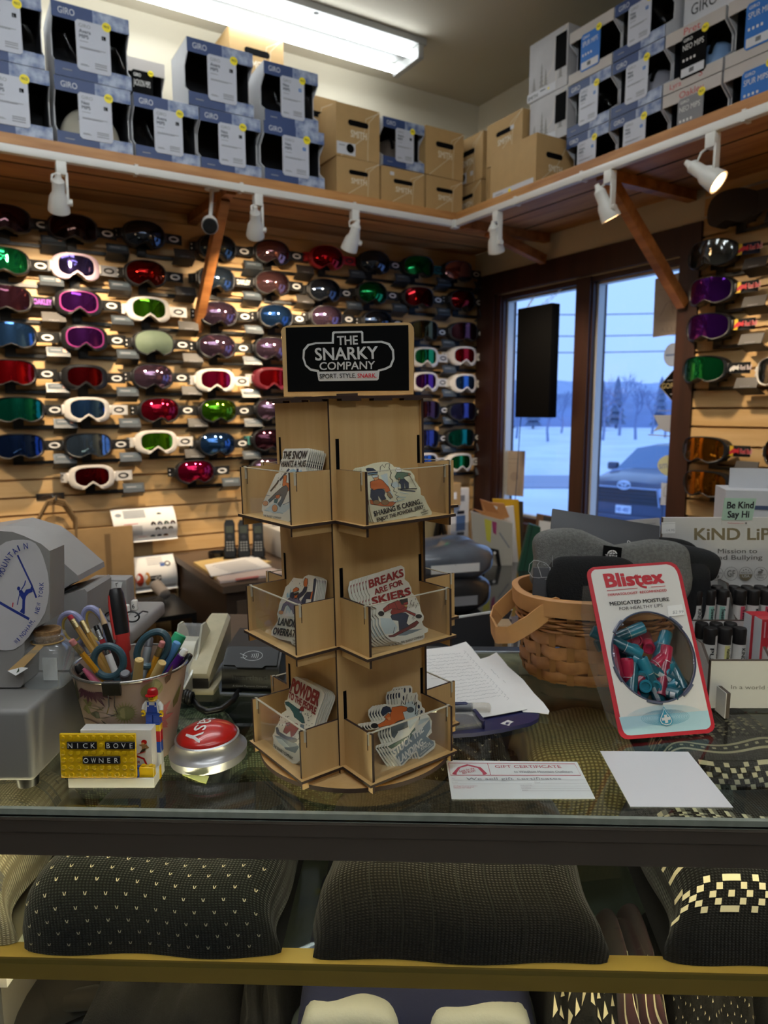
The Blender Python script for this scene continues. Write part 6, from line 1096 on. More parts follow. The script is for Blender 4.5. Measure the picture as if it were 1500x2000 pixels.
m = MB(); m.box(LX0 + .012, LX1,.955,1.041, zz(.990), zz(.994), ST); m.build('lower_tray', t, smooth=False)
fx0 = .4355; m = MB(); m.box(fx0, LX1,.902,.907, zz(.9745), zz(1.0405), ST); m.box(fx0 - .001, fx0,.9018,.9072, zz(.9745), zz(1.0405), SE); m.box(fx0, LX1,.9018,.9072, zz(1.0405), zz(1.0412), SE); fp = m.build('front_panel', t, smooth=False)
fpl = Pl((fx0,.902,1.0),(1,0,0),(0,0,1)); m = MB(); art(m, fpl,(1330,1120,6.665),[('t', DGR, 'In a world where',(652,1502),(1400,1512),(652,1452),.005)],.0004); W = MX.LocRotScale(fpl.o - V((0,0, CZt)), fpl.rot().to_quaternion(), None); m.v = [tuple(W @ V(v)) for v in m.v]; m.build('front_print', fp, smooth=False)
for x in (LX0,.541,.634):
    m = MB(); pr = [(1.118,1.105),(1.090,1.105),(1.041,1.045),(.96,1.045 if x == LX0 else 1.04),(.907,1.002),(.907,.976),(1.118,.976)]
    if x > LX0: pr = [(1.118,1.10),(1.09,1.10),(1.038,1.03),(.985,1.045),(.907,.995),(.907,.9755),(1.118,.9755)]
    m.prism([(a, zz(b)) for a, b in pr], x, x + .004, ST, MX(((0,0,1,0),(1,0,0,0),(0,1,0,0),(0,0,0,1))), SE); m.build('divider', t, smooth=False)
for x in (.446,.66): m = MB(); m.box(x, x + .005,.876,.903, zz(.9715), zz(1.006), SE); m.box(x - .001, x,.876,.903, zz(.9715), zz(1.006), ST); m.build('foot_bracket', t, smooth=False)
BC = PM('balm_black_cap', '#141213',.4); LCOL = {k: PM('balm_label_' + k, v,.5) for k, v in dict(mint='#8fc0b5', white='#d0cdca', pink='#c2455c', yellow='#d3cd86', rose='#c98c93').items()}
def kbalm(x, y, z, col, txt, label, rot=None, group='lip balms on the stand'):
    t = thing('lip_balm', label, 'lip balm',(x, y, z), rot or (0,0, random.uniform(-.3,.3)), group); r = .0092
    m = MB(); m.lathe([(r,0),(r,.045)],16, LCOL['white']); m.build('tube', t); m = MB(); m.lathe([(r * 1.02,.045),(r * 1.02,.066),(r * .9,.068)],16, BC); m.build('cap', t)
    m = MB(); a0 = -PI / 2 - .5; q = [(r * 1.02 * math.cos(a0 + i * .2), r * 1.02 * math.sin(a0 + i * .2), zq) for zq in (.001,.044) for i in range(5)]; m.add(q,[(i, i + 1,6 + i,5 + i) for i in range(4)], LCOL[col])
    q = [(r * 1.05 * math.cos(a0 + 1.0 + i * .2), r * 1.05 * math.sin(a0 + 1.0 + i * .2), zq) for zq in (.030,.058) for i in range(4)]; m.add(q,[(i, i + 1,5 + i,4 + i) for i in range(3)], LCOL['white'])
    m.text(txt,(-.002,-r * 1.06,.040),(0,0,-.034),(.0052,0,0), INK,.02); m.build('label', t, smooth=False)
random.seed(5)
UC = [('mint', 'Sweet Mint', 'mint label, '),('white', 'KIND LIPS', 'white label, '),('mint', 'Sweet Mint', 'mint label, '),('mint', 'Sweet Mint', 'mint label, '),('pink', 'Tropical', 'pink label, '),('white', 'KIND LIPS', 'white label, '),('pink', 'Berry', 'pink label, '),('rose', 'KIND LIPS', 'rose label, '),('white', 'KIND LIPS', 'white label, ')]
for k,(c, tx, lb) in enumerate(UC):
    x = .462 + k * .0205 + (.006 if k > 3 else 0); kbalm(x,1.062,1.0285, c, tx, 'black capped lip balm, ' + lb + ORD[k + 1] + ' in the upper tray front row'); kbalm(x + .002,1.086,1.0285, 'white', 'KIND LIPS', 'black capped lip balm, ' + ORD[k + 1] + ' in the upper tray back row')
kbalm(.449,1.048,1.060, 'white', 'KIND LIPS', 'black capped lip balm lying tipped over the upper tray edge',(R_(90),0, R_(-60)))
for k,(c, tx, x) in enumerate([('white', 'PURE',.468),('yellow', 'Vanilla Lemon',.489),('white', 'KIND LIPS',.510),('yellow', 'Vanilla Lemon',.60),('white', 'KIND LIPS',.621)]): kbalm(x,.978,.9945, c, tx, 'black capped lip balm, %s label, %s in the lower tray' % (c, ORD[k + 1])); kbalm(x - .002,1.002,.9945, 'white', 'KIND LIPS', 'black capped lip balm, %s in the lower tray, behind the front row' % ORD[k + 1])
for k in range(2):
    t = thing('lip_care_carton',('front' if k == 0 else 'rear') + ' red lip care carton standing between the lower tray balms', 'carton',(.553 - k * .004,.972 + k * .021,.9945),0, 'red lip care cartons'); m = MB(); m.box(-.0155,.0155,0,.02,0,.082, JRED); m.box(-.0160,-.0155,0,.02,0,.081, CWHITE); m.build('carton', t, smooth=False)
    m = MB(); m.prism([(-.007,0),(.007,0),(.007,.03),(.005,.043),(.001,.052),(-.004,.048),(-.006,.035)],.0005,.001, JWH, FR); m.tline('Blistex',0,0,.006,0, INK,.024, M=T3(.001,-.0013,.03) @ MX.Rotation(PI / 2,4, 'Y') @ FR, bold=.04)
    for q in range(4): m.box(-.012 + q * .006,-.010 + q * .006,-.0008,-.0002,.055,.078, LCOL['rose'])
    m.build('carton_print', t, smooth=False)
t = thing('small_sign', 'pale green folded card lettered Be Kind Say Hi on the stand', 'sign',(0,0,0)); MINT = PM('mint_card', '#9db8a6',.6)
hq = Pl((.56,1.1165,1.19),(1,0,0),(0,.12,1)); m = MB(); m.prism([hq.px(1280 + x / 6.818,960 + y / 6.818) for x, y in ((918,85),(1345,92),(1285,382),(878,380))],.0,.001, MINT); art(m, hq, Zk,[('t', INK, 'Be Kind',(948,224),(1298,222),(956,138),.04),('t', INK, 'Say Hi',(955,346),(1238,344),(962,262),.04)],.0014); W = MX.LocRotScale(hq.o, hq.rot().to_quaternion(), None); m.v = [tuple(W @ V(v)) for v in m.v]; m.build('card', t, smooth=False)
m = MB(); P = [hpn.px(1280 + x / 6.818,960 + y / 6.818) for x, y in ((880,382),(1288,384),(1286,445),(880,445))]; m.prism(P,.0002,.0008, ST); art(m, hpn, Zk,[('t', REDI, 'TheGreenMountain',(955,426),(1180,426),(955,412),0),('e', DGR,1203,420,14,14)],.001); W = MX.LocRotScale(hpn.o, hpn.rot().to_quaternion(), None); m.v = [tuple(W @ V(v)) for v in m.v]; m.build('mounting_tab', t, smooth=False)
# ---- cards and papers lying on the glass
def flatcard(name, label, cat, pts, zm, items, mat, z=.0, th=.0008):
    pl = Pl((0,0, CZt + z),(1,0,0),(0,1,0)); P = [pl.px(zm[0] + x / zm[2], zm[1] + y / zm[2]) for x, y in pts]; cx = sum(p[0] for p in P) / len(P); cy = sum(p[1] for p in P) / len(P)
    t = thing(name, label, cat,(cx, cy, CZt + z)); m = MB(); m.prism([(a - cx, b - cy) for a, b in P],0, th, mat); m.build('sheet', t, smooth=False)
    if items: m = MB(); art(m, pl, zm, items, th + .0002,.00003); m.v = [(a - cx, b - cy, c) for a, b, c in m.v]; m.build('print', t, smooth=False)
    return t
PINKR = PM('certificate_red', '#b5475a',.6); FADE = PM('faint_print', '#b0aeb0',.7)
flatcard('gift_certificate', 'white and red gift certificate lying on the counter glass', 'certificate',[(55,80),(62,75),(1252,90),(1418,425),(104,430)],(860,1470,4.6875),
  [('l', PINKR,[(75,102),(1230,110),(1286,215),(92,214),(75,102)],5),('l', PINKR,[(432,106),(462,214)],5),('p', PINKR,[(108,200),(160,142),(245,113),(370,142),(430,200),(408,210),(390,210),(385,192),(340,148),(255,128),(185,146),(150,192),(150,210),(125,208)]),('t', PINKR, 'Look for the',(178,188),(312,160),(172,170),.01),('t', PINKR, 'RED ROOF!',(205,205),(322,182),(200,188),.02),('t', PINKR, 'GIFT CERTIFICATE',(505,150),(1110,150),(495,125),0),('t', GREYINK, 'to Windham Mountain Outfitters',(676,194),(1214,194),(670,176),.01),
   ('t', GREYINK, 'We sell gift certificates',(240,262),(1108,258),(236,240),-.01),('t', FADE, 'To',(106,254),(130,254),(104,244),0),('l', FADE,[(110,264),(1330,262)],2),('t', FADE, 'From',(110,290),(160,290),(108,282),0),('l', FADE,[(110,300),(840,300)],2),('t', FADE, 'Date',(865,290),(915,290),(862,280),0),('l', FADE,[(865,296),(1340,296)],2),('t', PINKR, 'Windham Mountain Outfitters',(120,324),(340,324),(118,317),0),('t', PINKR, 'Route 296 and South Street',(122,335),(310,335),(120,328),0),('t', PINKR, 'Windham, NY 12496',(122,346),(280,346),(120,339),0),('t', FADE, 'Authorized By',(735,324),(842,324),(732,314),0),('l', FADE,[(735,326),(1350,326)],2),('t', FADE, 'Certificate',(742,347),(830,347),(740,338),0),('l', FADE,[(742,349),(1365,349)],2),('t', FADE, 'Amount',(748,369),(805,369),(746,360),0),('l', FADE,[(748,372),(1378,372)],2)], PM('certificate_paper', '#dfe3e2',.6))
flatcard('blank_card', 'white square card taped to the counter glass below the lip balm tub', 'card',[(755,200),(1145,203),(1345,450),(890,447)],(840,1380,2.2727),[], PM('glossy_card', '#dcdcdf',.35))
flatcard('sticky_note', 'yellow sticky note tucked under the red button', 'note',[(240,1160),(735,1190),(680,1320),(560,1290)],(330,1390,9.375),[], PM('sticky_yellow', '#c9cc74',.7))
PLp = (820,1240,5.5556)
NAVB = PM('navy_board', '#232551',.35, coat=.3)
pl = Pl((0,0, CZt),(1,0,0),(0,1,0)); P = [pl.px(820 + x / 5.5556,1240 + y / 5.5556) for x, y in [(200,830),(600,860),(1160,855),(1260,860),(1300,895),(1285,945),(1200,990),(900,1060),(600,1105),(200,1130)]]
t = thing('clipboard', 'navy clipboard with rounded end and white mark, beside the sticker carousel', 'clipboard',(0,0, CZt)); m = MB(); m.prism(P,0,.005, NAVB); m.build('board', t); pl2 = Pl((0,0, CZt + .005),(1,0,0),(0,1,0))
m = MB(); art(m, pl2, PLp,[('p', LGW,[(872,965),(955,925),(1020,945),(985,962),(970,990),(915,975)]),('p', NAVB,[(940,950),(975,955),(950,978),(925,972)])],.0003); m.v = [(a, b, c + .005) for a, b, c in m.v]; m.build('board_mark', t, smooth=False)
CLR = GLASS('clip_clear_plastic',(.86,.84,.8),.15,1.45, haze=.2)
q = [pl2.px(820 + x / 5.5556,1240 + y / 5.5556) for x, y in [(340,900),(575,885),(690,1010),(340,1050)]]; m = MB(); m.prism(q,.005,.012, CLR); m.build('clip_plate', t); q = [pl2.px(820 + x / 5.5556,1240 + y / 5.5556) for x, y in [(572,885),(605,880),(706,1005),(690,1022),(650,1000)]]; m = MB(); m.prism(q,.005,.015, NAVB); m.build('clip_bar', t)
random.seed(4)
def scrib(rows, wd=2.2):
    r = []
    for (x0, y0, x1, y1) in rows:
        n = int(abs(x1 - x0) / 9); cur = []
        for i in range(n):
            f_ = i / max(n - 1,1); cur.append((x0 + (x1 - x0) * f_, y0 + (y1 - y0) * f_ + random.uniform(-8,8)))
            if random.random() < .12 and len(cur) > 2: r.append(('l', GREYP, cur, wd)); cur = []
        if len(cur) > 2: r.append(('l', GREYP, cur, wd))
    return r
GREYP = PM('pencil_grey', '#77797f',.7)
flatcard('paper_sheet', 'lower crumpled white sheet beside the navy clipboard', 'paper',[(660,265),(745,240),(830,195),(880,250),(960,350),(1120,490),(1240,640),(1340,740),(1405,830),(1395,865),(1290,850),(1120,840)], PLp, scrib([(770,380,860,470),(900,500,930,520)]), PAPER,.0055)
flatcard('paper_sheet', 'white list covered in pencil handwriting on the navy clipboard', 'paper',[(32,165),(330,130),(500,78),(560,140),(660,268),(1165,810),(860,868),(640,905),(500,860),(330,860),(32,620)], PLp,
  scrib([(440 + k * 31,205 + k * 34,40 + k * (12 if k < 8 else 28),240 + k * 36) for k in range(15)]) + [('l', GREYP,[(478 + k * 31,190 + k * 34),(500 + k * 31,205 + k * 34),(480 + k * 31,225 + k * 34)],2.5) for k in range(16)], PAPER,.0072)
t = thing('ballpoint_pen', 'grey and navy pen with a clear end lying on the handwritten list', 'pen',(0,0,0)); pl3 = Pl((0,0, CZt + .014),(1,0,0),(0,1,0)); A = pl3.px(820 + 330 / 5.5556,1240 + 785 / 5.5556); B_ = pl3.px(820 + 770 / 5.5556,1240 + 790 / 5.5556); a = V((*A, CZt + .014)); b = V((*B_, CZt + .014))
m = MB(); m.rod(a, a.lerp(b,.55),[(0,.0045),(.6,.006),(1,.006)], PM('pen_grey', '#6d7178',.3),14); m.rod(a + V((0,0,.004)), a.lerp(b,.48) + V((0,0,.004)),[(0,.003),(.8,.0035),(1,.001)], PM('pen_navy', '#26305c',.3),10); m.build('barrel', t); m = MB(); m.rod(a.lerp(b,.5), b,[(0,.0062),(.7,.0066),(.93,.006),(1,.003)], CLR,14); m.build('clear_grip', t)
# ---- red push button
t = thing('push_button', 'round red easy push button on a silver base beside the carousel', 'button',(-.204,.775, CZt),(R_(1.5), R_(-2.5),0)); SIL = PM('silver_plastic', '#a9a9ab',.3,.6); BRED = PM('button_red', '#b51a16',.28, coat=.5)
m = MB(); m.lathe([(.040,0),(.0435,.001),(.0445,.011),(.0425,.0125),(.0385,.015),(.0365,.023),(.0368,.0265),(.0345,.0275),(.0335,.026)],56, SIL); m.build('base', t, ang=50)
Rd, zc = .034,.027; dz = lambda r: zc + .003 + .0115 * (1 - (r / Rd) ** 2)
m = MB(); m.lathe([(Rd,.024),(Rd, zc + .002)] + [(Rd * (1 - k / 10) if k < 10 else .0001, dz(Rd * (1 - k / 10))) for k in range(1,11)],56, BRED); rb = m.build('dome', t, ang=50)
m = MB(); vs, fs, x0, wd = glyphs('easy',.035); bb = MX.Rotation(R_(-98),4, 'Z'); out = []
for v in vs: q = bb @ V(((v.x - x0) / wd * .054 - .024, v.y / CAPH * .021 - .009,0)); out.append((q.x - .001, q.y, dz(min(math.hypot(q.x, q.y), Rd)) + .0009))
m.add(out, fs, LGW)
low = [(x, y, z - .0008) for x, y, z in out]; m.build('lettering', rb, smooth=False)
# ---- toy brick card holder
BRK_ = lambda n, h: PM('toy_brick_' + n, h,.25, coat=.3)
BY2, BRD, BBL, BGR, BLB, BWH, BBK = BRK_('yellow', '#d9b112'), BRK_('red', '#a8161c'), BRK_('blue', '#173f9a'), BRK_('green', '#1d6b35'), BRK_('light_blue', '#6fb0d2'), BRK_('white', '#d9d8d2'), BRK_('black', '#1b1b1d')
t = thing('card_holder', 'toy brick business card holder with yellow studded name plate, in front of the pen bucket', 'card holder',(-.3375,.706, CZt))
def studs(m, xs, ys, z, mat, M=None, h=.0017):
    for x in xs:
        for y in ys: m.lathe([(.0024,0),(.0024, h * .85),(.0021, h)],10, mat,(M or MX()) @ T3(x, y, z))
m = MB(); m.box(0,.092,0,.036,0,.0112, BWH, None,.0004,1); m.build('base', t)
for i,(mt, x0, x1) in enumerate([(BBK,.001,.016),(BRD,.016,.0315),(BGR,.0315,.047),(BLB,.047,.0625),(BBL,.0625,.076)]):
    m = MB(); m.box(x0 + .0001, x1 - .0001,.001,.0085,.0113,.0205, mt, None,.0003,1); studs(m,[x0 + .004, x0 + .0115],[.0047],.0205, mt); m.build('brick', t)
m = MB(); m.box(.0762,.0915,.001,.0085,.0113,.0225, BY2, None,.0003,1); studs(m,[.080,.0877],[.0047],.0225, BY2); m.build('brick', t)
PLM = T3(-.0035,-.0045,.0155) @ MX.Rotation(R_(-3),4, 'X') @ FR
m = MB(); m.box(0,.080,0,.048,0,.0032, BY2, PLM,.0006,1); skip = {(c,1) for c in (1,2,3,4,6,7,8,9)} | {(c,3) for c in (3,4,5,6,7)}
for c in range(10):
    for r in range(6):
        if (c, r) not in skip: m.lathe([(.0024,0),(.0024,.0015),(.0021,.0017)],10, BY2, PLM @ T3(.004 + c * .008,.044 - r * .008,.0032))
npl = m.build('name_plate', t)
m = MB()
for txt, c0, n_, r in (('NICK',1,4,1),('BOVE',6,4,1),('OWNER',3,5,3)):
    m.box(c0 * .008 + .0003,(c0 + n_) * .008 - .0003,.040 - r * .008 + .0001,.048 - r * .008 - .0001,.0032,.0052, BBK, PLM,.0003,1)
    for i, ch in enumerate(txt): _, _, _, gw = glyphs(ch,0); m.tline(ch,(c0 + i) * .008 + .004,.044 - r * .008 - .0025,.0052,.00535, LGW, min(.0052, gw * .0052 / CAPH), 'C', PLM, bold=-.005)
m.build('letter_tile', npl, smooth=False)
CB = PM('business_card_white', '#dedbd6',.5)
m = MB(); m.box(.011,.0875,.012,.027,.0113,.060, CB, None,.0005,1); m.build('card_box', t)
cpl = Pl((-.3375,.706 + .0118, CZt),(1,0,0),(0,0,1)); ZC2 = (110,1380,6.818); m = MB()
art(m, cpl, ZC2,[('l', BRD,[(1040,648),(1165,695),(1235,840)],26),('t', BRD, 'ER',(1048,760),(1118,755),(1050,722),.02),('t', BRD, 'TAIN',(1030,812),(1146,808),(1032,776),.02),('e', BRD,1170,470,38,32),('e', C['skin'],1155,492,22,16),('p', C['tan'],[(1140,500),(1200,500),(1240,545),(1200,560),(1190,540),(1140,580),(1140,530),(1095,505)]),('p', C['black'],[(1140,570),(1195,545),(1190,580),(1150,612),(1110,612)]),('l', BRD,[(1080,630),(1190,595)],10)],.0001)
W = T3(-cpl.o.x * 0,0,0); rot = cpl.rot().to_matrix().to_4x4(); m.v = [tuple(rot @ V(v) + cpl.o - t.location) for v in m.v]; m.build('card_print', t, smooth=False)
m = MB(); m.box(.0762,.092,.027,.0345,.0113,.026, BWH); m.box(.0921,.0925,.018,.024,.0,.015, BY2); m.build('brick', t, smooth=False)
for i,(mt, z0, z1) in enumerate([(BBL,.0262,.0385),(BRD,.0386,.0508),(BY2,.0509,.0585)]): m = MB(); m.box(.0765,.092,.0275,.0355, z0, z1, mt, None,.0003,1); m.build('brick', t)
# toy figure on the brick pillar
f0 = V((-.3375 + .0842,.706 + .0315, CZt + .0586)); t = thing('toy_figure', 'toy brick figure in blue overalls and red cap on the brick pillar', 'toy', f0,(0,0, R_(-4)))
m = MB()
for s in (-1,1): m.box(s * .0041 - .0038, s * .0041 + .0038,-.0045,.0035,0,.0022, BBL, None,.0003,1); m.box(s * .0041 - .0038, s * .0041 + .0038,-.0035,.0035,.002,.0105, BBL, None,.0004,1)
m.box(-.0079,.0079,-.0036,.0036,.0105,.0138, BBL, None,.0004,1); m.build('legs', t)
m = MB(); m.add([(x * w, y, z) for z, w in ((.0138,.0078),(.0258,.0058)) for x, y in ((-1,-.0036),(1,-.0036),(1,.0036),(-1,.0036))],[(0,1,5,4),(1,2,6,5),(2,3,7,6),(3,0,4,7),(4,5,6,7),(3,2,1,0)], BWH); to = m.build('torso', t, smooth=False)
m = MB(); m.prism([(-.0062,.0139),(.0062,.0139),(.0050,.0222),(-.0050,.0222)],.0037,.0041, BBL, FR)
for s in (-1,1): m.box(s * .0042 - .0009, s * .0042 + .0009,-.0042,-.0036,.0215,.0258, BBL); m.lathe([(.0008,0),(.0008,.0003)],8, LGW, T3(s * .004,-.0042,.0215) @ FR)
m.build('overall_bib', to, smooth=False)
for s in (-1,1):
    m = MB(); m.tube([(s * .0062,0,.0240),(s * .0092,-.0006,.0205),(s * .0100,-.003,.0165)],[.0028,.0027,.0024], BWH,10); ar = m.build('arm', t); m = MB(); m.tube([(s * .0100,-.003,.0165),(s * .0101,-.0042,.0142)],[.0016,.0016], BY2,8); m.tube([(s * .0101 + .0022 * math.cos(a),-.0046,.0128 + .0022 * math.sin(a)) for a in [-2.2 + k * .45 for k in range(11)]],.0011, BY2,6); m.build('hand', ar)
m = MB(); m.lathe([(.0022,.0258),(.0045,.0268),(.0052,.0280),(.0052,.0335),(.0045,.0350),(.0001,.0352)],20, BY2); hd = m.build('head', t); m = MB()
for s in (-1,1): m.lathe([(.0007,0),(.0007,.0002)],8, INK, T3(s * .0016,-.0052,.0318) @ FR); m.box(s * .0017 - .0011, s * .0017 + .0011,-.0055,-.0051,.0330,.0333, INK)
m.box(-.0015,.0015,-.0054,-.0051,.0293,.0296, INK); m.build('face', hd, smooth=False)
m = MB(); m.lathe([(.0057,.0328),(.0060,.0340),(.0058,.0372),(.0046,.0396),(.0024,.0407),(.0001,.041)],22, BRD); m.prism([(.0058 * math.cos(a),-.0092 + .0052 * math.sin(a)) for a in [PI + PI * k / 10 for k in range(11)]] + [(.0055,-.002),(-.0055,-.002)],.0332,.0342, BRD, MX.Rotation(R_(-5),4, 'X')); m.build('cap', t)
# ---- bucket of pens
KX, KY, KR0, KR1, KH = -.297,.795,.046,.0645,.107
bkt = thing('pen_bucket', 'floral tin bucket full of pens and scissors behind the brick card holder', 'bucket',(KX, KY, CZt)); TIN = PM('bucket_pink_beige', '#b7a291',.35,.1, noise=.12, nscale=14, hex2='#a08876'); TINR = PM('bucket_tin_rim', '#a9a7a2',.25,.9)
rz_ = lambda z: KR0 + (KR1 - KR0) * z / KH
m = MB(); m.lathe([(.001,.002),(KR0 - .002,.002),(KR0,0),(KR0,.002),(KR1, KH),(KR1 - .0015, KH),(KR0 - .0015,.004),(.001,.004)],64, TIN); kb = m.build('body', bkt, ang=40)
m = MB(); m.tube([(KR1 * math.cos(2 * PI * i / 64), KR1 * math.sin(2 * PI * i / 64), KH) for i in range(64)],.0017, TINR,8, closed=True); m.build('rim', bkt)
IKc = {k: PM('tin_print_' + k, v,.4) for k, v in dict(olive='#6d6a3c', dark='#3f3f28', maroon='#4d2230', pink='#b06a66', brown='#5b4536', thistle='#8a8452', cream='#c9bda4').items()}
def wrap(pts, c, a0, z0, sx=1, sy=1, off=.0006): return [(lambda a, z: ((rz_(z) + off) * math.cos(a),(rz_(z) + off) * math.sin(a), z))(a0 + x * sx / rz_(z0 + y * sy), z0 + y * sy) for x, y in pts]
m = MB()
def dec(pts, c, deg, z0, off=.0006, s=.00145):
    m.add(wrap(pts, c, R_(deg), z0, s, s, off),[tuple(range(len(pts)))], IKc[c])
leaf = lambda L, w, a: [(math.cos(a) * x - math.sin(a) * y, math.sin(a) * x + math.cos(a) * y) for x, y in [(0,0),(L * .25, w),(L * .6, w * .8),(L,0),(L * .6,-w * .7),(L * .25,-w)]]
random.seed(8)
for deg, z0, L, w, a, c in [(232,.082,20,3,-.3, 'olive'),(226,.068,26,3.5,.25, 'olive'),(240,.066,22,3,.05, 'dark'),(215,.075,22,4,1.2, 'dark'),(222,.03,20,4,.5, 'dark'),(250,.022,14,3,.4, 'dark'),(318,.09,14,4,2.0, 'olive'),(325,.095,16,3,1.2, 'brown'),(205,.05,18,5,1.4, 'dark'),(340,.06,20,4,1.1, 'olive'),(150,.06,20,4,1.1, 'olive'),(100,.05,24,5,.6, 'dark'),(60,.06,24,5,2, 'olive')]: dec(leaf(L, w, a), c, deg, z0)
for k in range(9): dec(leaf(9 + random.random() * 6,1.8,-PI / 2 + (k - 4) * .28), 'maroon',238 + k * 2.2,.096)
for k in range(22): dec(leaf(10,.9,2 * PI * k / 22), 'thistle',282,.070)
dec([(7 * math.cos(a),6 * math.sin(a)) for a in [2 * PI * i / 14 for i in range(14)]], 'olive',282,.070,.0008); dec([(7 * math.cos(a),5.5 * math.sin(a)) for a in [2 * PI * i / 14 for i in range(14)]], 'brown',268,.046)
for k in range(5): dec(leaf(13,1.1,2.4 + k * .35), 'dark',268,.049,.0009)
dec([(9 * math.cos(a),7 * math.sin(a)) for a in [2 * PI * i / 14 for i in range(14)]], 'thistle',310,.093)
for r in (14,10,6):
    for k in range(9): dec(leaf(r * .8,2.2,2 * PI * k / 9 + r), 'pink',322 + random.uniform(-3,3),.05 + random.uniform(-.004,.004) + (k % 3) * .006,.0006 + (15 - r) * .00004)
m.tube(wrap([(-26 + k * 4,2 * math.sin(k * .5)) for k in range(14)], 'brown', R_(250),.056,.001,.001),.0007, IKc['brown'],5); m.build('printed_pattern', kb, smooth=False)
ca = R_(272); cp = V((KR1 * math.cos(ca), KR1 * math.sin(ca), KH)); M = T3(*cp) @ MX.Rotation(ca + PI / 2,4, 'Z')
t = thing('binder_clip', 'black binder clip gripping the front rim of the pen bucket', 'clip',(KX, KY, CZt)); m = MB(); m.prism([(-.0045,.0015),(.0045,.0015),(.0012,-.0135),(-.0012,-.0135)],-.0095,.0095, BLACK, M @ MX(((0,0,1,0),(1,0,0,0),(0,1,0,0),(0,0,0,1)))); m.build('clip_body', t, smooth=False)
m = MB(); m.tube([M @ V(p) for p in [(-.0035,-.0022,-.0125),(-.0028,-.0035,-.024),(-.0058,-.0035,-.033),(0,-.0032,-.035),(.0058,-.0035,-.033),(.0028,-.0035,-.024),(.0035,-.0022,-.0125)]],.0007, STEEL,6); m.build('wire_handle', t)
# ---- what stands in the bucket: top end from the photograph's place at depth Y, foot inside the bucket
def top3(px, py, Y): r = ray(px, py); return CAMP + r * (Y / r.y)
def foot(tp, k=.35): q = V((KX - (tp.x - KX) * k, KY - (tp.y - KY) * k, CZt + .006)); d = q - V((KX, KY, q.z)); q = V((KX, KY, q.z)) + (d if d.length < .036 else d * (.036 / d.length)); return q
GRP = 'pens and pencils in the bucket'; FER = PM('pencil_ferrule', '#b8a579',.25,.9, bump=.4, bscale=900); FERS = PM('pencil_ferrule_silver', '#a5a5a3',.25,.9, bump=.4, bscale=900); ERS = PM('eraser_pink', '#c07a78',.8); ERR = PM('eraser_red', '#a3283a',.8)
def pencil(px, py, Y, hexc, label, er=ERS, fer=FER, tip=False):
    b = top3(px, py, Y); a = foot(b); L = (b - a).length; c = PM('pencil_' + hexc[1:], hexc,.35, coat=.3); t = thing('pencil', label, 'pencil', a,(b - a).to_track_quat('Z', 'Y').to_euler(), GRP); m = MB()
    if tip:
        m.lathe([(.0036,0),(.0036, L - .024)],6, c); m.build('shaft', t, ang=20); m = MB(); m.lathe([(.0036, L - .024),(.0009, L - .003)],12, PM('bare_pencil_wood', '#c9ab83',.7)); m.build('sharpened_wood', t); m = MB(); m.lathe([(.0009, L - .003),(.0001, L)],8, PM('graphite', '#2b2b2e',.4)); m.build('lead_tip', t)
    else:
        m.lathe([(.0036,0),(.0036, L - .019)],6, c); m.build('shaft', t, ang=20); m = MB(); m.lathe([(.0037, L - .019),(.0039, L - .017),(.0036, L - .0155),(.0039, L - .013),(.0036, L - .0105),(.0038, L - .0065)],14, fer); m.build('ferrule', t); m = MB(); m.lathe([(.0034, L - .0065),(.0034, L - .0008),(.0028, L)],12, er); m.build('eraser', t)
def pen(px, py, Y, prof, label, parts, k=.35, cat='pen'):     # parts: (name, t0, t1, r0, r1, material)
    b = top3(px, py, Y); a = foot(b, k); L = (b - a).length; t = thing(prof, label, cat, a,(b - a).to_track_quat('Z', 'Y').to_euler(), GRP)
    for nm, t0, t1, r0, r1, mt in parts: m = MB(); z0, z1 = (L - d if d >= 0 else 0 for d in (t0, t1)); e = min(.0012,(z1 - z0) * .2); m.lathe([(r0, z0),(r0, z0 + e),(r1, z1 - e),(r1 * .8, z1)],16, mt); m.build(nm, t)
pencil(139,1250,.765, '#c98e1e', 'yellow pencil with pink eraser leaning over the jar side of the bucket'); pencil(318,1253,.785, '#c98e1e', 'yellow pencil with pink eraser between the two cream markers')
pencil(136,1203,.845, '#a07a3c', 'gold pencil with a red eraser by the lavender scissors', ERR); pencil(160,1213,.85, '#a9843f', 'gold pencil with worn ferrule next to the red eraser one', FER)
pencil(187,1222,.83, '#b5343c', 'red pencil with a dark silver ferrule behind the teal scissors', BLACK, FERS); pencil(193,1184,.84, '#18181a', 'black pencil with sharpened point up', tip=True)
BK_ = PM('pen_black', '#17171a',.35); RDP = PM('pen_red', '#b8312c',.4); CRM = PM('marker_cream', '#c9ac6e',.4); CRM2 = PM('marker_cream_plug', '#a8823f',.5)
b = top3(225,1148,.82); a = foot(b,.25); L = (b - a).length; t = thing('box_cutter', 'tall black and red handled cutter standing highest in the bucket', 'cutter', a,(b - a).to_track_quat('Z', 'Y').to_euler()); m = MB(); m.lathe([(.005,0),(.005, L - .078),(.0072, L - .075),(.0078, L - .058),(.0078, L - .05)],16, RDP, MX.Diagonal((1.1,.8,1,1))); m.build('red_collar', t)
m = MB(); m.lathe([(.0080, L - .055),(.0085, L - .03),(.0082, L - .008),(.006, L - .001),(.001, L)],18, BK_, MX.Diagonal((1.1,.8,1,1))); m.build('black_grip', t); m = MB(); m.tube([(.0088 * q,-.0005, L - d) for q, d in ((.92,.06),(1.04,.04),(1.0,.02),(.85,.008))],.0022, RDP,8); m.tube([(-.0088 * q,-.0005, L - d) for q, d in ((.92,.06),(1.04,.04),(1.0,.02),(.85,.008))],.0016, RDP,8); m.build('red_side_grip', t)
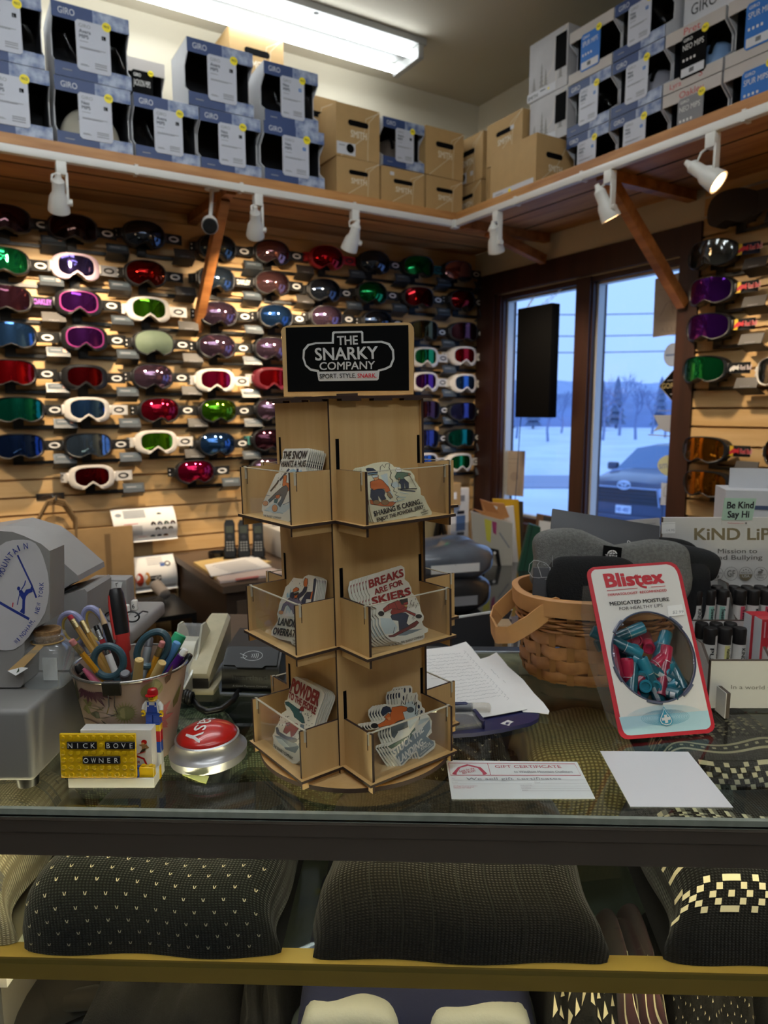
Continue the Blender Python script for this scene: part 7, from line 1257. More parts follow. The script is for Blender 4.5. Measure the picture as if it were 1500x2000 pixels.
for px, py, Y, lb in ((272,1288,.770, 'cream marker with vented cap, before the teal scissors'),(317,1293,.775, 'cream marker with vented cap, before the slanting yellow pencil')):
    b = top3(px, py, Y); a = foot(b); L = (b - a).length; t = thing('marker', lb, 'marker', a,(b - a).to_track_quat('Z', 'Y').to_euler(), GRP); m = MB(); m.lathe([(.0055,0),(.0055, L - .036)],16, CRM); m.build('barrel', t)
    m = MB(); m.lathe([(.0066, L - .036),(.0066, L - .0335),(.0058, L - .033),(.0050, L - .0005),(.0045, L),(.0036, L - .0006)],18, CRM); cp_ = m.build('cap', t); m = MB(); m.lathe([(.0037, L - .0012),(.0001, L - .0012)],14, CRM2)
    for k in range(3): m.box(-.0006,.0006,0,.0038, L - .0012, L - .0002, CRM, MX.Rotation(k * 2 * PI / 3,4, 'Z'))
    m.build('vent_plug', cp_)
GRC = PM('pen_cap_grey', '#4a4c52',.4)
pen(244,1314,.752, 'marker', 'short grey capped marker at the front rim by the binder clip',[('barrel',-1,.02,.0052,.0052, BK_),('cap',.026,0,.0060,.0056, GRC)], cat='marker')
pen(353,1238,.83, 'highlighter', 'green highlighter standing at the reader side of the bucket',[('barrel',-1,.04,.0075,.0075, PM('green_barrel', '#2c8a63',.4)),('cap',.045,0,.0082,.0078, PM('green_cap', '#2f9e6c',.35))], cat='highlighter')
pen(347,1254,.805, 'pen', 'sky blue pen in front of the green highlighter',[('barrel',-1,.03,.0045,.0045, PM('sky_blue_pen', '#5a93c9',.4)),('cap',.035,0,.005,.0048, PM('sky_blue_pen', '#5a93c9',.4))])
pen(363,1268,.80, 'pen', 'purple pen with a clear cap end at the reader side rim',[('barrel',-1,.008,.0046,.0046, PM('purple_pen', '#4a1a6e',.3, coat=.4)),('cap',.008,0,.0042,.004, WHITE)])
pen(373,1278,.81, 'pen', 'dark violet pen with a black end beyond the purple one',[('barrel',-1,.008,.0046,.0046, PM('violet_pen', '#2b1a4e',.3, coat=.4)),('cap',.008,0,.0046,.0035, BK_)])
pen(148,1300,.79, 'pen', 'black pen with an open silver banded end at the jar side',[('barrel',-1,.012,.0050,.0050, BK_),('band',.012,.009,.0053,.0053, STEEL),('cap',.009,0,.0052,.0052, BK_)])
pen(163,1306,.775, 'pen', 'slim pink pen under the leaning yellow pencil',[('barrel',-1,.01,.0036,.0036, PM('pink_pen', '#c2607c',.4)),('cap',.01,0,.0034,.002, PM('pink_pen', '#c2607c',.4))])
pen(335,1245,.85, 'pen', 'grey pen with a red end behind the green highlighter',[('barrel',-1,.01,.005,.005, PM('grey_pen', '#6d6f72',.4)),('cap',.01,0,.005,.004, RDP)])
pen(293,1245,.85, 'pen', 'grey pen leaning inside the teal scissors handle',[('barrel',-1,.012,.005,.005, PM('grey_pen', '#6d6f72',.4)),('cap',.012,0,.005,.0045, GRC)])
pen(228,1255,.84, 'pen', 'magenta pen with white lettering behind the teal scissors ring',[('barrel',-1,.01,.0048,.0048, PM('magenta_pen', '#7d1650',.35)),('cap',.01,0,.0046,.003, PM('magenta_pen', '#7d1650',.35))])
pen(205,1262,.80, 'pen', 'white slim pen inside the lavender scissors',[('barrel',-1,.01,.004,.004, WHITE),('cap',.01,0,.0038,.003, STEEL)])
TEALH = PM('scissor_handle_teal', '#2c4a55',.4, coat=.2); LAV = PM('scissor_handle_lavender', '#8d90b5',.4, coat=.2); LAVI = PM('scissor_inner_yellow', '#b39a4c',.5)
def scissors(label, mat, loops, Y, pivot, inner=None):
    tp = top3(*pivot, Y); t = thing('scissors', label, 'scissors', tp); fx = foot(tp + V((0,0,.05)),.1) - tp
    for i,(cx, cy, rx, ry, rot) in enumerate(loops):
        c = top3(cx, cy, Y + (.006 if i else -.006)) - tp; s = Y / 1320; pts = []
        for k in range(28): a = 2 * PI * k / 28; x, z = rx * s * math.cos(a), ry * s * math.sin(a); cr, sr = math.cos(R_(rot)), math.sin(R_(rot)); pts.append(c + V((x * cr - z * sr,.002 * math.sin(a), x * sr + z * cr)))
        m = MB(); m.tube(pts,.0042, mat,10, closed=True)
        lo = min(pts, key=lambda p: (p - V((0,0,-.01))).length); m.tube([lo, lo.lerp(V((0,(.003 if i else -.003),-.012)),.6), V((0,(.002 if i else -.002),-.028))],[.0042,.0052,.004], mat,10); h = m.build('finger_loop', t)
        if inner: m = MB(); m.tube([c + (p - c) * .86 for p in pts],.0030, inner,8, closed=True); m.build('loop_lining', h)
        m = MB(); q0 = V((0,(.002 if i else -.002),-.02)); q1 = fx + V((.006 * (1 if i else -1),0,0)); m.add([q0 + V((-.006,0,0)), q0 + V((.006,0,0)), q1 + V((.001,0,0)), q0 + V((-.006,.0012,0)), q0 + V((.006,.0012,0)), q1 + V((.001,.0012,0))],[(0,1,2),(3,5,4),(0,3,4,1),(1,4,5,2),(2,5,3,0)], STEEL); m.build('blade', t, smooth=False)
scissors('scissors with dark teal loops, handles up at the front of the bucket', TEALH,[(212,1292,29,30,10),(298,1268,26,38,-35)],.785,(242,1325))
scissors('scissors with lavender and yellow loops at the back of the bucket', LAV,[(141,1228,22,30,20),(186,1222,19,36,20)],.86,(178,1285), LAVI)
# ---- glass jar with a cork
t = thing('cork_jar', 'small square glass jar with cork and paper tag on the cash drawer', 'jar',(-.3790,.768,1.0642)); JG = GLASS('jar_glass',(.88,.91,.91),.03,1.6, haze=.12)
def sq(h, r, z, n=24): return [(math.copysign(abs(math.cos(a)) ** r, math.cos(a)) * h, math.copysign(abs(math.sin(a)) ** r, math.sin(a)) * h, z) for a in [2 * PI * i / n for i in range(n)]]
m = MB(); ls = [sq(.0205,.3,0), sq(.0220,.3,.003), sq(.0220,.3,.038), sq(.021,.45,.044), sq(.0165,1,.048), sq(.016,1,.052), sq(.0185,1,.054), sq(.0185,1,.0575), sq(.0150,1,.0585)]; vs = [p for l in ls for p in l]
m.add(vs,[(j * 24 + i, j * 24 + (i + 1) % 24, j * 24 + 24 + (i + 1) % 24, j * 24 + 24 + i) for j in range(len(ls) - 1) for i in range(24)] + [tuple(range(24))[::-1]], JG); m.build('body', t, ang=50)
m = MB(); m.lathe([(.012,.048),(.0142,.0585),(.0148,.0625),(.014,.0635),(.0001,.0637)],24, PM('cork', '#b08a5e',.9, noise=.35, nscale=350, bump=.5, bscale=600)); m.build('cork', t)
m = MB(); m.tube([(.0172 * math.cos(a),.0172 * math.sin(a),.0495) for a in [2 * PI * i / 24 for i in range(24)]],.0009, PM('twine', '#a98a55',.9),6, closed=True); m.build('twine', t)
m = MB(); m.add([(-.004,-.0175,.050),(.004,-.0180,.049),(-.022,-.031,.020),(-.033,-.027,.024), ],[(0,1,2,3)], KRAFT); m.add([(-.017,-.0278,.0285),(-.0095,-.0280,.0275),(-.022,-.0316,.020),(-.033,-.0276,.024)],[(0,1,2,3)], PAPER); tg = m.build('paper_tag', t, smooth=False)
m = MB(); m.add([(-.022,-.0303,.0225),(-.0185,-.0303,.0245),(-.019,-.0297,.0285)],[(0,1,2)], PM('tag_green', '#3d5238',.7)); m.build('tag_print', tg, smooth=False)
m = MB(); m.box(-.006,.010,-.004,-.003,.004,.03, PAPER); m.build('folded_slip', t, smooth=False)
# ---- cash register seen from the customer side
REG = PM('register_grey', '#918e8c',.5, noise=.04, nscale=40); REGD = PM('register_dark_grey', '#7b7977',.5); SLOT = PM('slot_black', '#0a0a0a',.8)
t = thing('cash_register', 'grey cash register with an oval ski sticker and drawer, at the counter end', 'cash register',(0,0, CZt)); z_ = lambda z: z - CZt
m = MB(); m.box(-.78,-.366,.692,.985, z_(.985), z_(1.0640), REGD, None,.006,3); m.build('cash_drawer', t)
for x, y in ((-.385,.715),(-.385,.95),(-.74,.715),(-.74,.95)): m = MB(); m.lathe([(.011,0),(.012,.013),(.012,.0145)],14, BLACK, T3(x, y,0)); m.build('rubber_foot', t)
m = MB(); m.box(-.66,-.33,.89,1.037, z_(1.0645), z_(1.086), REG, None,.006,3); m.box(-.66,-.372,.80,.975, z_(1.0640), z_(1.0665), REGD); m.build('keyboard_deck', t)
rp = Pl((-.45,.748,1.066),(1,0,0),(0,0,1)); G = lambda x, y: rp.px(x, y); rp2 = Pl((-.45,.885,1.066),(1,0,0),(0,0,1)); G2_ = lambda x, y: rp2.px(x, y)
fb = [G(*q) for q in ((-260,1060),(-150,1045),(-60,1039),(0,1037),(25,1039),(45,1046),(80,1062),(97,1076),(98,1140),(97,1212),(62,1230),(48,1250),(46,1335))]; fb = [(a, max(b,0)) for a, b in fb] + [(G(40,1345)[0],0),(G(-260,1345)[0],0)]
m = MB(); m.prism(fb,-.035,0, REG, T3(-.45,.748, z_(1.066)) @ FR); hood = m.build('register_body', t, ang=25)
m = MB(); m.prism([G2_(*q) for q in ((-200,1060),(0,1030),(60,1048),(80,1062),(115,1092),(145,1118),(152,1124),(154,1135),(140,1140),(100,1165),(60,1180),(-200,1180))],-.085,0, REG, T3(-.45,.885, z_(1.066)) @ FR); hood2 = m.build('paper_hood', t, ang=25)
lb = [G2_(*q) for q in ((-100,1182),(60,1182),(100,1168),(166,1150),(171,1156),(171,1240),(171,1300),(-100,1300))]; lb = [(a, max(b,.0005)) for a, b in lb]; m = MB(); m.prism(lb,-.08,.001, REG, T3(-.45,.885, z_(1.066)) @ FR); m.build('printer_block', t, ang=25)
m = MB(); m.prism([G2_(*q) for q in ((104,1166),(150,1143),(154,1146),(106,1170))],.0016,.0022, SLOT, T3(-.45,.885, z_(1.066)) @ FR); m.build('receipt_slot', t, smooth=False)
m = MB(); P = [(-.355, z_(1.113)),(-.325, z_(1.113)),(-.325, z_(1.152)),(-.355, z_(1.152))]; m.box(-.418,-.362,.97,1.0, z_(1.086), z_(1.135), REG, None,.003); m.build('customer_display', t)
STW = PM('oval_sticker_white', '#c8c5c8',.5); STB = PM('sticker_blue_print', '#26388a',.5); m = MB(); Zr = (0,1030,7.692); off = []
ovl = [(95,215),(200,190),(350,182),(460,195),(540,240),(600,320),(650,430),(690,560),(725,690),(742,850),(742,980),(720,1130),(680,1280),(600,1420),(520,1520),(440,1640),(330,1760),(220,1830),(90,1845),(-60,1830),(-260,1700),(-400,1450),(-440,1200),(-420,950),(-330,700),(-180,460),(-20,290)]
its = [('p', STW, ovl),('l', STB,[(270,415),(300,480),(480,860),(552,1055)],26),('l', STB,[(0,1125),(200,1240),(445,1375)],40),('l', STB,[(265,1160),(300,1000)],12),('l', STB,[(392,795),(375,860),(330,930)],16),('e', STB,288,915,24,30),('p', STB,[(290,950),(330,930),(370,980),(400,930),(465,915),(470,885),(490,895),(500,965),(440,985),(400,1030),(385,1090),(380,1290),(365,1300),(305,1260),(340,1210),(345,1080),(300,1010)]),('l', REDI,[(205,1125),(195,1195)],16)]
def arc(s, pts, h, up):
    r = []; n = len(s); tot = sum(math.dist(pts[i], pts[i + 1]) for i in range(len(pts) - 1))
    for k, ch in enumerate(s):
        if ch == ' ': continue
        def at(d):
            for i in range(len(pts) - 1):
                l = math.dist(pts[i], pts[i + 1])
                if d <= l or i == len(pts) - 2: f_ = d / l; return (pts[i][0] + (pts[i + 1][0] - pts[i][0]) * f_, pts[i][1] + (pts[i + 1][1] - pts[i][1]) * f_)
                d -= l
        w_ = .72 if ch not in 'I,.' else .2; p0, p1 = at(tot * (k + .1) / n), at(tot * (k + .1 + w_) / n); dx, dy = p1[0] - p0[0], p1[1] - p0[1]; l = math.hypot(dx, dy); f2 = h / l; r.append(('t', STB, ch, p0, p1,(p0[0] + dy * f2 * up, p0[1] - dx * f2 * up),.012))
    return r
its += arc('WINDHAM MOUNTAIN',[(-330,1250),(-240,1010),(-130,850),(-20,800),(80,690),(115,600),(160,500),(230,420),(300,355),(370,325),(460,310)],90,1) + arc('WINDHAM, NEW YORK',[(270,1745),(350,1660),(440,1560),(520,1440),(580,1350),(620,1240),(650,1120),(672,1000),(688,900),(690,800)],62,1)
art(m, rp, Zr, its,.0008,.00006)
rot = rp.rot().to_matrix().to_4x4(); m.v = [tuple(rot @ V(v) + rp.o - V((0,0, CZt))) for v in m.v]; m.build('oval_sticker', hood, smooth=False)
m = MB(); art(m, rp2, Zr,[('p', PINKR,[(800,412),(890,468),(958,612),(950,628),(760,692),(730,520),(750,490)]),('p', STW,[(798,440),(870,482),(935,605),(770,660),(752,525)]),('t', PINKR, 'WINDHAM',(765,565),(876,540),(762,538),.01),('t', PINKR, 'MOUNTAIN',(775,608),(893,580),(772,580),.01),('t', PINKR, 'OUTFITTERS',(782,655),(918,618),(780,630),.01)],.0010,.00006); m.v = [tuple(rot @ V(v) + rp2.o - V((0,0, CZt))) for v in m.v]; m.build('roof_sticker', hood2, smooth=False)
nt_ = Pl((-.39,.9688,1.12),(1,0,0),(0,0,1)); t = nt_.obj('paper_note', 'handwritten white note taped to the register display', 'note'); P = [nt_.px(120 + x / 5.769,1130 + y / 5.769) for x, y in ((290,35),(380,12),(690,40),(640,265),(560,265),(250,230))]; m = MB(); m.prism(P,.001,.0014, PAPER); m.build('sheet', t, smooth=False); m = MB(); art(m, nt_,(120,1130,5.769),[('t', INK, 'HEATH',(345,190),(410,45),(318,180),-.01),('t', INK, 'SHOES?',(445,195),(495,40),(420,185),-.01),('t', INK, 'CHARLOTTE',(520,235),(560,45),(492,225),-.01),('t', INK, 'A',(625,90),(650,40),(605,75),-.01)],.0018); m.build('handwriting', t, smooth=False)
for px, py, lb in ((262,1192, 'white paper spool marked six standing on the register deck'),(246,1202, 'white paper spool nearer the red and black cutter on the register deck')):
    q = atz(px, py - 2,1.0868); t = thing('paper_spool', lb, 'spool',(q.x, min(q.y,1.02),1.0868)); m = MB(); m.lathe([(.0032,0),(.0055,0),(.0055,.013),(.0052,.0135),(.0032,.0135)],20, WHITE); m.build('roll', t); m = MB(); m.tline('6',0,.003,.006,0, INK, None, 'C', T3(.001,-.0057,0) @ FR); m.build('number', t, smooth=False)
t = thing('spectacles', 'black framed spectacles lying on the register deck', 'spectacles',(-.352,.92,1.0868)); m = MB()
for s in (-.013,.013): m.tube([(s + .010 * math.cos(a),0,.009 + .007 * math.sin(a)) for a in [2 * PI * i / 18 for i in range(18)]],.0012, BLACK,6, closed=True)
m.build('rim', t); m = MB()
for s in (-.023,.0175): m.tube([(s,0,.009),(s,.03,.008),(s,.05,.001)],.0011, BLACK,6)
m.build('temple', t)
# ---- tape dispenser, stapler, card reader
t = thing('tape_dispenser', 'clear plastic tape dispenser behind the pen bucket', 'tape dispenser',(-.287,.985, CZt),(0,0, R_(-6))); TPL = PM('tape_dispenser_plastic', '#b5b5a6',.3, coat=.3); m = MB()
sd = [(-.055,0),(.06,0),(.062,.02),(.05,.07),(.035,.088),(.02,.088),(.0,.05),(-.03,.03),(-.055,.022)]
for x in (-.019,.016): m.prism(sd, x, x + .003, TPL, MX(((0,0,1,0),(1,0,0,0),(0,1,0,0),(0,0,0,1))))
m.box(-.016,.016,-.055,.06,0,.012, TPL); m.build('shell', t, smooth=False); m = MB(); m.add([(x, y, z) for x in (-.016,.016) for y, z in ((-.05,.023),(-.028,.03),(0,.05),(.02,.086),(.034,.086))],[(i, i + 1, i + 6, i + 5) for i in range(4)], GLASS('tape_film',(.9,.9,.86),.15,1.4, haze=.25)); m.build('tape_strip', t); m = MB(); m.lathe([(.013,-.013),(.026,-.013),(.026,.013),(.013,.013)],28, PM('tape_roll', '#c9c7b8',.3), T3(0,.02,.043) @ MX.Rotation(PI / 2,4, 'Y')); m.build('tape_roll', t)
t = thing('stapler', 'beige desk stapler between the tape dispenser and card reader', 'stapler',(-.262,.965, CZt),(0,0, R_(-2))); BEI = PM('stapler_beige', '#b3a98a',.4, noise=.12, nscale=60); m = MB(); m.box(-.022,.022,-.012,.11,0,.009, BEI, None,.003); m.build('base', t)
m = MB(); sec = [(-.008,.015,.020,.031),(.0,.017,.020,.040),(.03,.018,.026,.054),(.10,.0185,.034,.082),(.112,.017,.036,.084)]; vs = []
for y, w_, z0, z1 in sec: vs += [(-w_, y, z0),(w_, y, z0),(w_, y, z1 - .006),(w_ * .75, y, z1),(-w_ * .75, y, z1),(-w_, y, z1 - .006)]
m.add(vs,[(j * 6 + i, j * 6 + (i + 1) % 6, j * 6 + 6 + (i + 1) % 6, j * 6 + 6 + i) for j in range(4) for i in range(6)] + [tuple(range(6))[::-1], tuple(range(24,30))], BEI); m.build('top_arm', t, ang=30); m = MB(); m.box(-.012,.012,-.006,.1,.010,.019, STEEL); m.box(-.0135,.0135,-.0095,-.006,.010,.024, PM('stapler_mouth', '#2a2620',.5)); m.build('magazine', t, smooth=False); m = MB(); m.cyl((-.019,.095,.02),(.019,.095,.02),.006, STEEL); m.build('hinge_pin', t)
t = thing('card_reader', 'black payment card reader with a contactless mark beside the stapler', 'card reader',(-.189,.968, CZt),(0,0, R_(-3))); RB = PM('reader_black', '#0d0e10',.4); RB2 = PM('reader_top', '#14171c',.55); m = MB(); pr = [(-.010,.002),(-.012,.02),(-.008,.040),(.020,.058),(.10,.064),(.10,.002)]
m.prism(pr,-.041,.041, RB, MX(((0,0,1,0),(1,0,0,0),(0,1,0,0),(0,0,0,1)))); bo = m.build('body', t, ang=20); bv = bo.modifiers.new('soft_edge', 'BEVEL'); bv.width = .004; bv.segments = 2
tn = V((0,-.018,.028)).normalized(); M = MX((( 1,0,0,0),(0,.028 / .0333,-.018 / .0333,-.0082),(0,.018 / .0333,.028 / .0333,.0405),(0,0,0,1))); m = MB(); m.prism([(-.038,.0),(-.022,.0),(-.018,-.004),(.018,-.004),(.022,.0),(.038,.0),(.037,.033),(-.037,.033)],.0005,.003, RB2, M); lid = m.build('tap_panel', t, smooth=False)
m = MB(); m.add([M @ V(p) for p in [(a, b,.0034) for a, b in stroke([(.014 * math.cos(x) + .001,.0165 + .0085 * math.sin(x)) for x in [2 * PI * i / 30 for i in range(31)]],.0007)[0]] + [(a, b,.0034) for a, b in stroke([(.014 * math.cos(x) + .001,.0165 + .0085 * math.sin(x)) for x in [2 * PI * i / 30 for i in range(31)]],.0007)[1]]],[(i, i + 1,32 + i,31 + i) for i in range(30)], LINE)
for k in range(4):
    L, R = stroke([(-.003 + k * .0028 + .0035 * math.cos(x),.0165 + (.003 + k * .0006) * math.sin(x) * 1.3) for x in [-.9 + i * .3 for i in range(7)]],.0007); m.add([M @ V((*p,.0034)) for p in L + R],[(i, i + 1,8 + i,7 + i) for i in range(6)], LINE)
L, R = stroke([(-.018,.020),(-.012,.0175),(-.007,.015),(-.010,.012),(-.016,.013)],.0008); m.add([M @ V((*p,.0034)) for p in L + R],[(i, i + 1,6 + i,5 + i) for i in range(4)], LINE); m.build('contactless_mark', lid, smooth=False)
m = MB(); m.tline('heartland',0,.022,.007,.0125, PM('reader_faint_text', '#2c2d31',.3),.05, 'C', FR, bold=.02); m.tline('A Global Payments Company',0,.012,.0025,.0125, GREYINK,.05, 'C', FR, bold=0); m.build('reader_lettering', bo, smooth=False)
m = MB(); m.tube([(-.044,.04,.03),(-.045,-.004,.008),(-.040,-.020,.004),(.038,-.024,.004),(.046,-.01,.008),(.052,.04,.045),(.05,.09,.06)],.0028, PM('cradle_grey', '#4b5057',.35),8); m.build('cradle', t)
cpt = [atz(x, y, CZt + .0045) for x, y in ((468,1348),(455,1368),(432,1385),(405,1390),(388,1382),(378,1368))]; t = thing('coiled_cable', 'black coiled cable from the card reader to the bucket', 'cable',(0,0,0)); m = MB(); pts = []
for i in range(len(cpt) - 1):
    for k in range(6): pts.append(cpt[i].lerp(cpt[i + 1], k / 6))
m.tube(pts + [cpt[-1]],.0042, BLACK,8); e = cpt[-1]; hx2 = [e + V((-.001 * i * .55 + .0,.0008 * i * .6,0)) + V((.0,.008 * math.cos(i * .75) - .008,.0055 + .0075 * math.sin(i * .75))) for i in range(54)]; m.tube(hx2,.0030, BLACK,7); m.build('cable', t, ang=80)
# ================================================================ behind the counter
DKB = PM('desk_brown', '#3a2c22',.5, noise=.15, nscale=6); DKTOP = PM('desk_top', '#5a4a3c',.5, noise=.1, nscale=8); GLB = PM('black_glass_bench', '#181a1c',.08, coat=.6)
t = thing('desk', 'dark brown desk against the goggle wall carrying the cordless phones', 'desk', UV(0,0,0),(0,0, AL)); m = MB(); m.box(-1.80,-.99,-.76,-.02,.672,.70, DKTOP); m.build('desk_top', t, smooth=False); m = MB(); m.box(-1.78,-1.0,-.74,-.03,0,.672, DKB); b_ = m.build('cabinet', t, smooth=False)
m = MB(); m.box(-1.74,-1.42,-.748,-.74,.10,.63, DKTOP); m.box(-1.39,-1.05,-.748,-.74,.10,.63, DKTOP); m.build('cupboard_door', b_, smooth=False)
t = thing('work_bench', 'low glossy black topped bench running under the window', 'bench', UV(0,0,0),(0,0, AR)); m = MB(); m.prism([(.03,.05),(.76,.05),(2.3,.05),(2.3,1.36),(.76,1.36),(.76,.97),(.03,.97)],.705,.72, GLB, MX.Diagonal((1,-1,1,1))); m.build('bench_top', t, smooth=False)
m = MB(); m.prism([(.03,.06),(2.28,.06),(2.28,1.34),(.78,1.34),(.78,.95),(.03,.95)],.66,.705, PM('bench_edge_red_brown', '#4f2c1e',.5), MX.Diagonal((1,-1,1,1))); m.build('bench_apron', t, smooth=False); m = MB(); m.prism([(.03,.06),(2.2,.06),(2.2,1.2),(.9,1.2),(.9,.85),(.03,.85)],0,.66, PM('bench_body', '#1d1a18',.7), MX.Diagonal((1,-1,1,1))); m.build('bench_body', t, smooth=False)
PHB = PM('phone_black', '#121314',.35, coat=.2); PHK = PM('phone_key', '#9a9c9a',.5); PHS = PM('phone_screen', '#4a5048',.2)
for k,(px, lb) in enumerate(((450, 'black cordless phone in its charger, on the poster side'),(477, 'black cordless phone in its charger, middle of three'),(505, 'black cordless phone in its charger, nearest the carousel'))):
    p = atz(px,1088,.712); t = thing('cordless_phone', lb, 'phone',(p.x, p.y,.712),(R_(-12),0, R_(12)), 'cordless phones on the desk')
    m = MB(); m.prism([(-.022,0),(.022,0),(.025,.03),(.0235,.10),(.024,.15),(.016,.168),(-.016,.168),(-.024,.15),(-.0235,.10),(-.025,.03)],0,.026, PHB, FR); m.build('handset', t, ang=30)
    m = MB()
    for r in range(4):
        for c in range(3): m.box((c - 1) * .012 - .0035,(c - 1) * .012 + .0035,-.0285,-.026,.028 + r * .012,.034 + r * .012, PHK)
    m.build('keypad', t, smooth=False); m = MB(); m.box(-.016,.016,-.0275,-.026,.108,.140, PHS); m.build('screen', t, smooth=False); m = MB(); m.lathe([(.010,0),(.011,.001),(.006,.002)],16, DARKG, T3(0,-.0262,.088) @ FR); m.build('navigation_pad', t)
    d = thing('phone_charger', 'black charger cradle under the ' + lb.split(' in its')[0].replace('black ', '') + ', ' + lb.split(', ')[1], 'charger',(p.x, p.y,.7005),(0,0, R_(12)), 'phone chargers'); m = MB(); m.box(-.032,.032,-.045,.03,0,.011, PHB, None,.004); m.build('base', d); m = MB(); m.box(-.03,.03,.004,.03,.011,.05, PHB, None,.004); m.build('back_rest', d)
p = atz(425,1090,.7005); t = thing('desk_bowl', 'small black round dish beside the phone chargers', 'dish', p); m = MB(); m.lathe([(.03,0),(.04,.004),(.043,.03),(.040,.03),(.036,.006),(.001,.005)],24, PHB); m.build('dish', t)
def sheet(name, label, cat, pts, z, th, mat, items=None, zm=(0,0,1), group=None):
    P = [atz(*q, z) for q in pts]; c = sum(P, V()) / len(P); t = thing(name, label, cat, c,0, group); m = MB(); m.prism([(q.x - c.x, q.y - c.y) for q in P],0, th, mat); m.build('sheet', t, smooth=False)
    if items: pl = Pl((c.x, c.y, z + th),(1,0,0),(0,1,0)); m = MB(); art(m, pl, zm, items, th + .0006); m.build('print', t, smooth=False)
MANI = PM('manila_folder', '#c9ad72',.7)
sheet('manila_folder', 'manila folder on the desk under loose printed sheets', 'folder',[(378,1102),(455,1088),(530,1100),(420,1132),(405,1120)],.7005,.010, MANI)
sheet('printed_sheet', 'printed white sheet over the manila folder on the desk', 'paper',[(400,1105),(498,1086),(530,1108),(412,1127)],.7115,.004, PAPER,[('l', GREYINK,[(415 + k * 6,1106 + k * 2.2),(480 + k * 5,1094 + k * 2.2)],.8) for k in range(7)])
sheet('printed_sheet', 'pinkish sheets at the desk edge below the manila folder', 'paper',[(420,1128),(530,1112),(560,1122),(430,1140)],.7005,.008, PM('pinkish_paper', '#cdbcb4',.7),[('l', PM('pink_mark', '#c06a66',.7),[(460,1132),(505,1126)],3)])
t = thing('fax_machine', 'pale grey office machine on the desk half hidden by the carousel', 'office machine', UV(1.25,.33,.7005),(0,0, AL)); m = MB(); m.box(-.16,.16,-.12,.16,0,.13, PM('office_grey', '#b5b3ae',.5), None,.012); m.build('body', t); m = MB(); m.box(-.14,.14,.05,.075,.13,.26, PM('office_grey_light', '#c9c8c4',.5), None,.006); m.build('paper_tray', t)
# low shelf with odds and ends under the posters
t = thing('low_shelf', 'low black shelf under the goggle posters, beside the dark desk', 'shelf', UV(2.25,0,0),(0,0, AL)); m = MB(); m.box(-.42,.42,-.5,-.15,.52,.54, BLACK); m.box(-.42,.42,-.5,-.15,.26,.28, BLACK); m.build('shelf_board', t, smooth=False); m = MB()
for x in (-.42,.40): m.box(x, x + .02,-.5,-.15,0,.52, BLACK)
m.build('side_panel', t, smooth=False); random.seed(6)
for k in range(10):
    x = -.36 + k * .078; p = UV(2.25 - x,.22 + .1 * (k % 3),.5405); t = thing('rolled_cloth',('grey', 'mauve', 'black')[k % 3] + ' rolled cloth on the low black shelf, ' + ORD[10 - k] + ' from the desk', 'cloth', p,(0,0, random.uniform(0,3)), 'rolled cloths on the low shelf'); m = MB(); m.rod((-.05,0,.028),(.05,0,.03 + .03 * (k % 2)),[(0,.015),(.05,.026),(.9,.028),(1,.012)],(PM('cloth_grey', '#77706c',.9), PM('cloth_mauve', '#8d7a76',.9), PM('cloth_black', '#1c1a1a',.9))[k % 3],14); m.build('roll', t)
# paper bags on a hook
h0 = onv(100,975,.045); BAGM = PM('kraft_bag', '#8d7149',.8, noise=.12, nscale=12); BAGD = PM('kraft_bag_fold', '#6f5737',.8)
t = thing('wall_hook', 'chrome hook in the slatted wall holding brown paper bags', 'hook', h0 + V((0,0,.01)),(0,0, AL)); m = MB(); m.box(-.055,.055,.022,.028,-.012,.014, STEEL); m.tube([(0.01,.024,0),(.01,-.08,-.004),(.01,-.09,.012)],.005, STEEL,8); m.build('hook', t)
for k,(dx, w_, h_, lb) in enumerate(((.085,.46,.52, 'large brown paper bag hanging foremost on the chrome hook'),(-.10,.44,.50, 'brown paper bag hanging behind, showing towards the picture edge'),(.16,.50,.56, 'widest brown paper bag hanging at the back of the hook'))):
    o = h0 + dL * 0 + dR * (.055 - k * .026); t = thing('paper_bag', lb, 'paper bag', o,(0,0, AL), 'paper bags on the hook'); m = MB(); zt = -.13 - .012 * k; x0 = dx - w_ / 2
    m.box(x0, x0 + w_,-.009,.009, zt - h_, zt, BAGM, None,.004); b_ = m.build('bag', t); m = MB(); m.box(x0 + w_ * .74, x0 + w_ * .79,-.0100,-.009, zt - h_, zt - .03, BAGD); m.box(x0 + .01, x0 + w_ - .01,-.0098,-.009, zt - h_ * .72, zt - h_ * .715, BAGD); m.build('fold_line', b_, smooth=False)
    m = MB(); m.tube([(-.06,-.006, zt - .05),(-.065,-.006, zt + .05),(-.02,-.004, zt + .13),(.01,-.002, zt + .137),(.045,-.004, zt + .125),(.085,-.006, zt + .05),(.08,-.006, zt - .05)],.006, BAGD,8); m.build('handle', t)
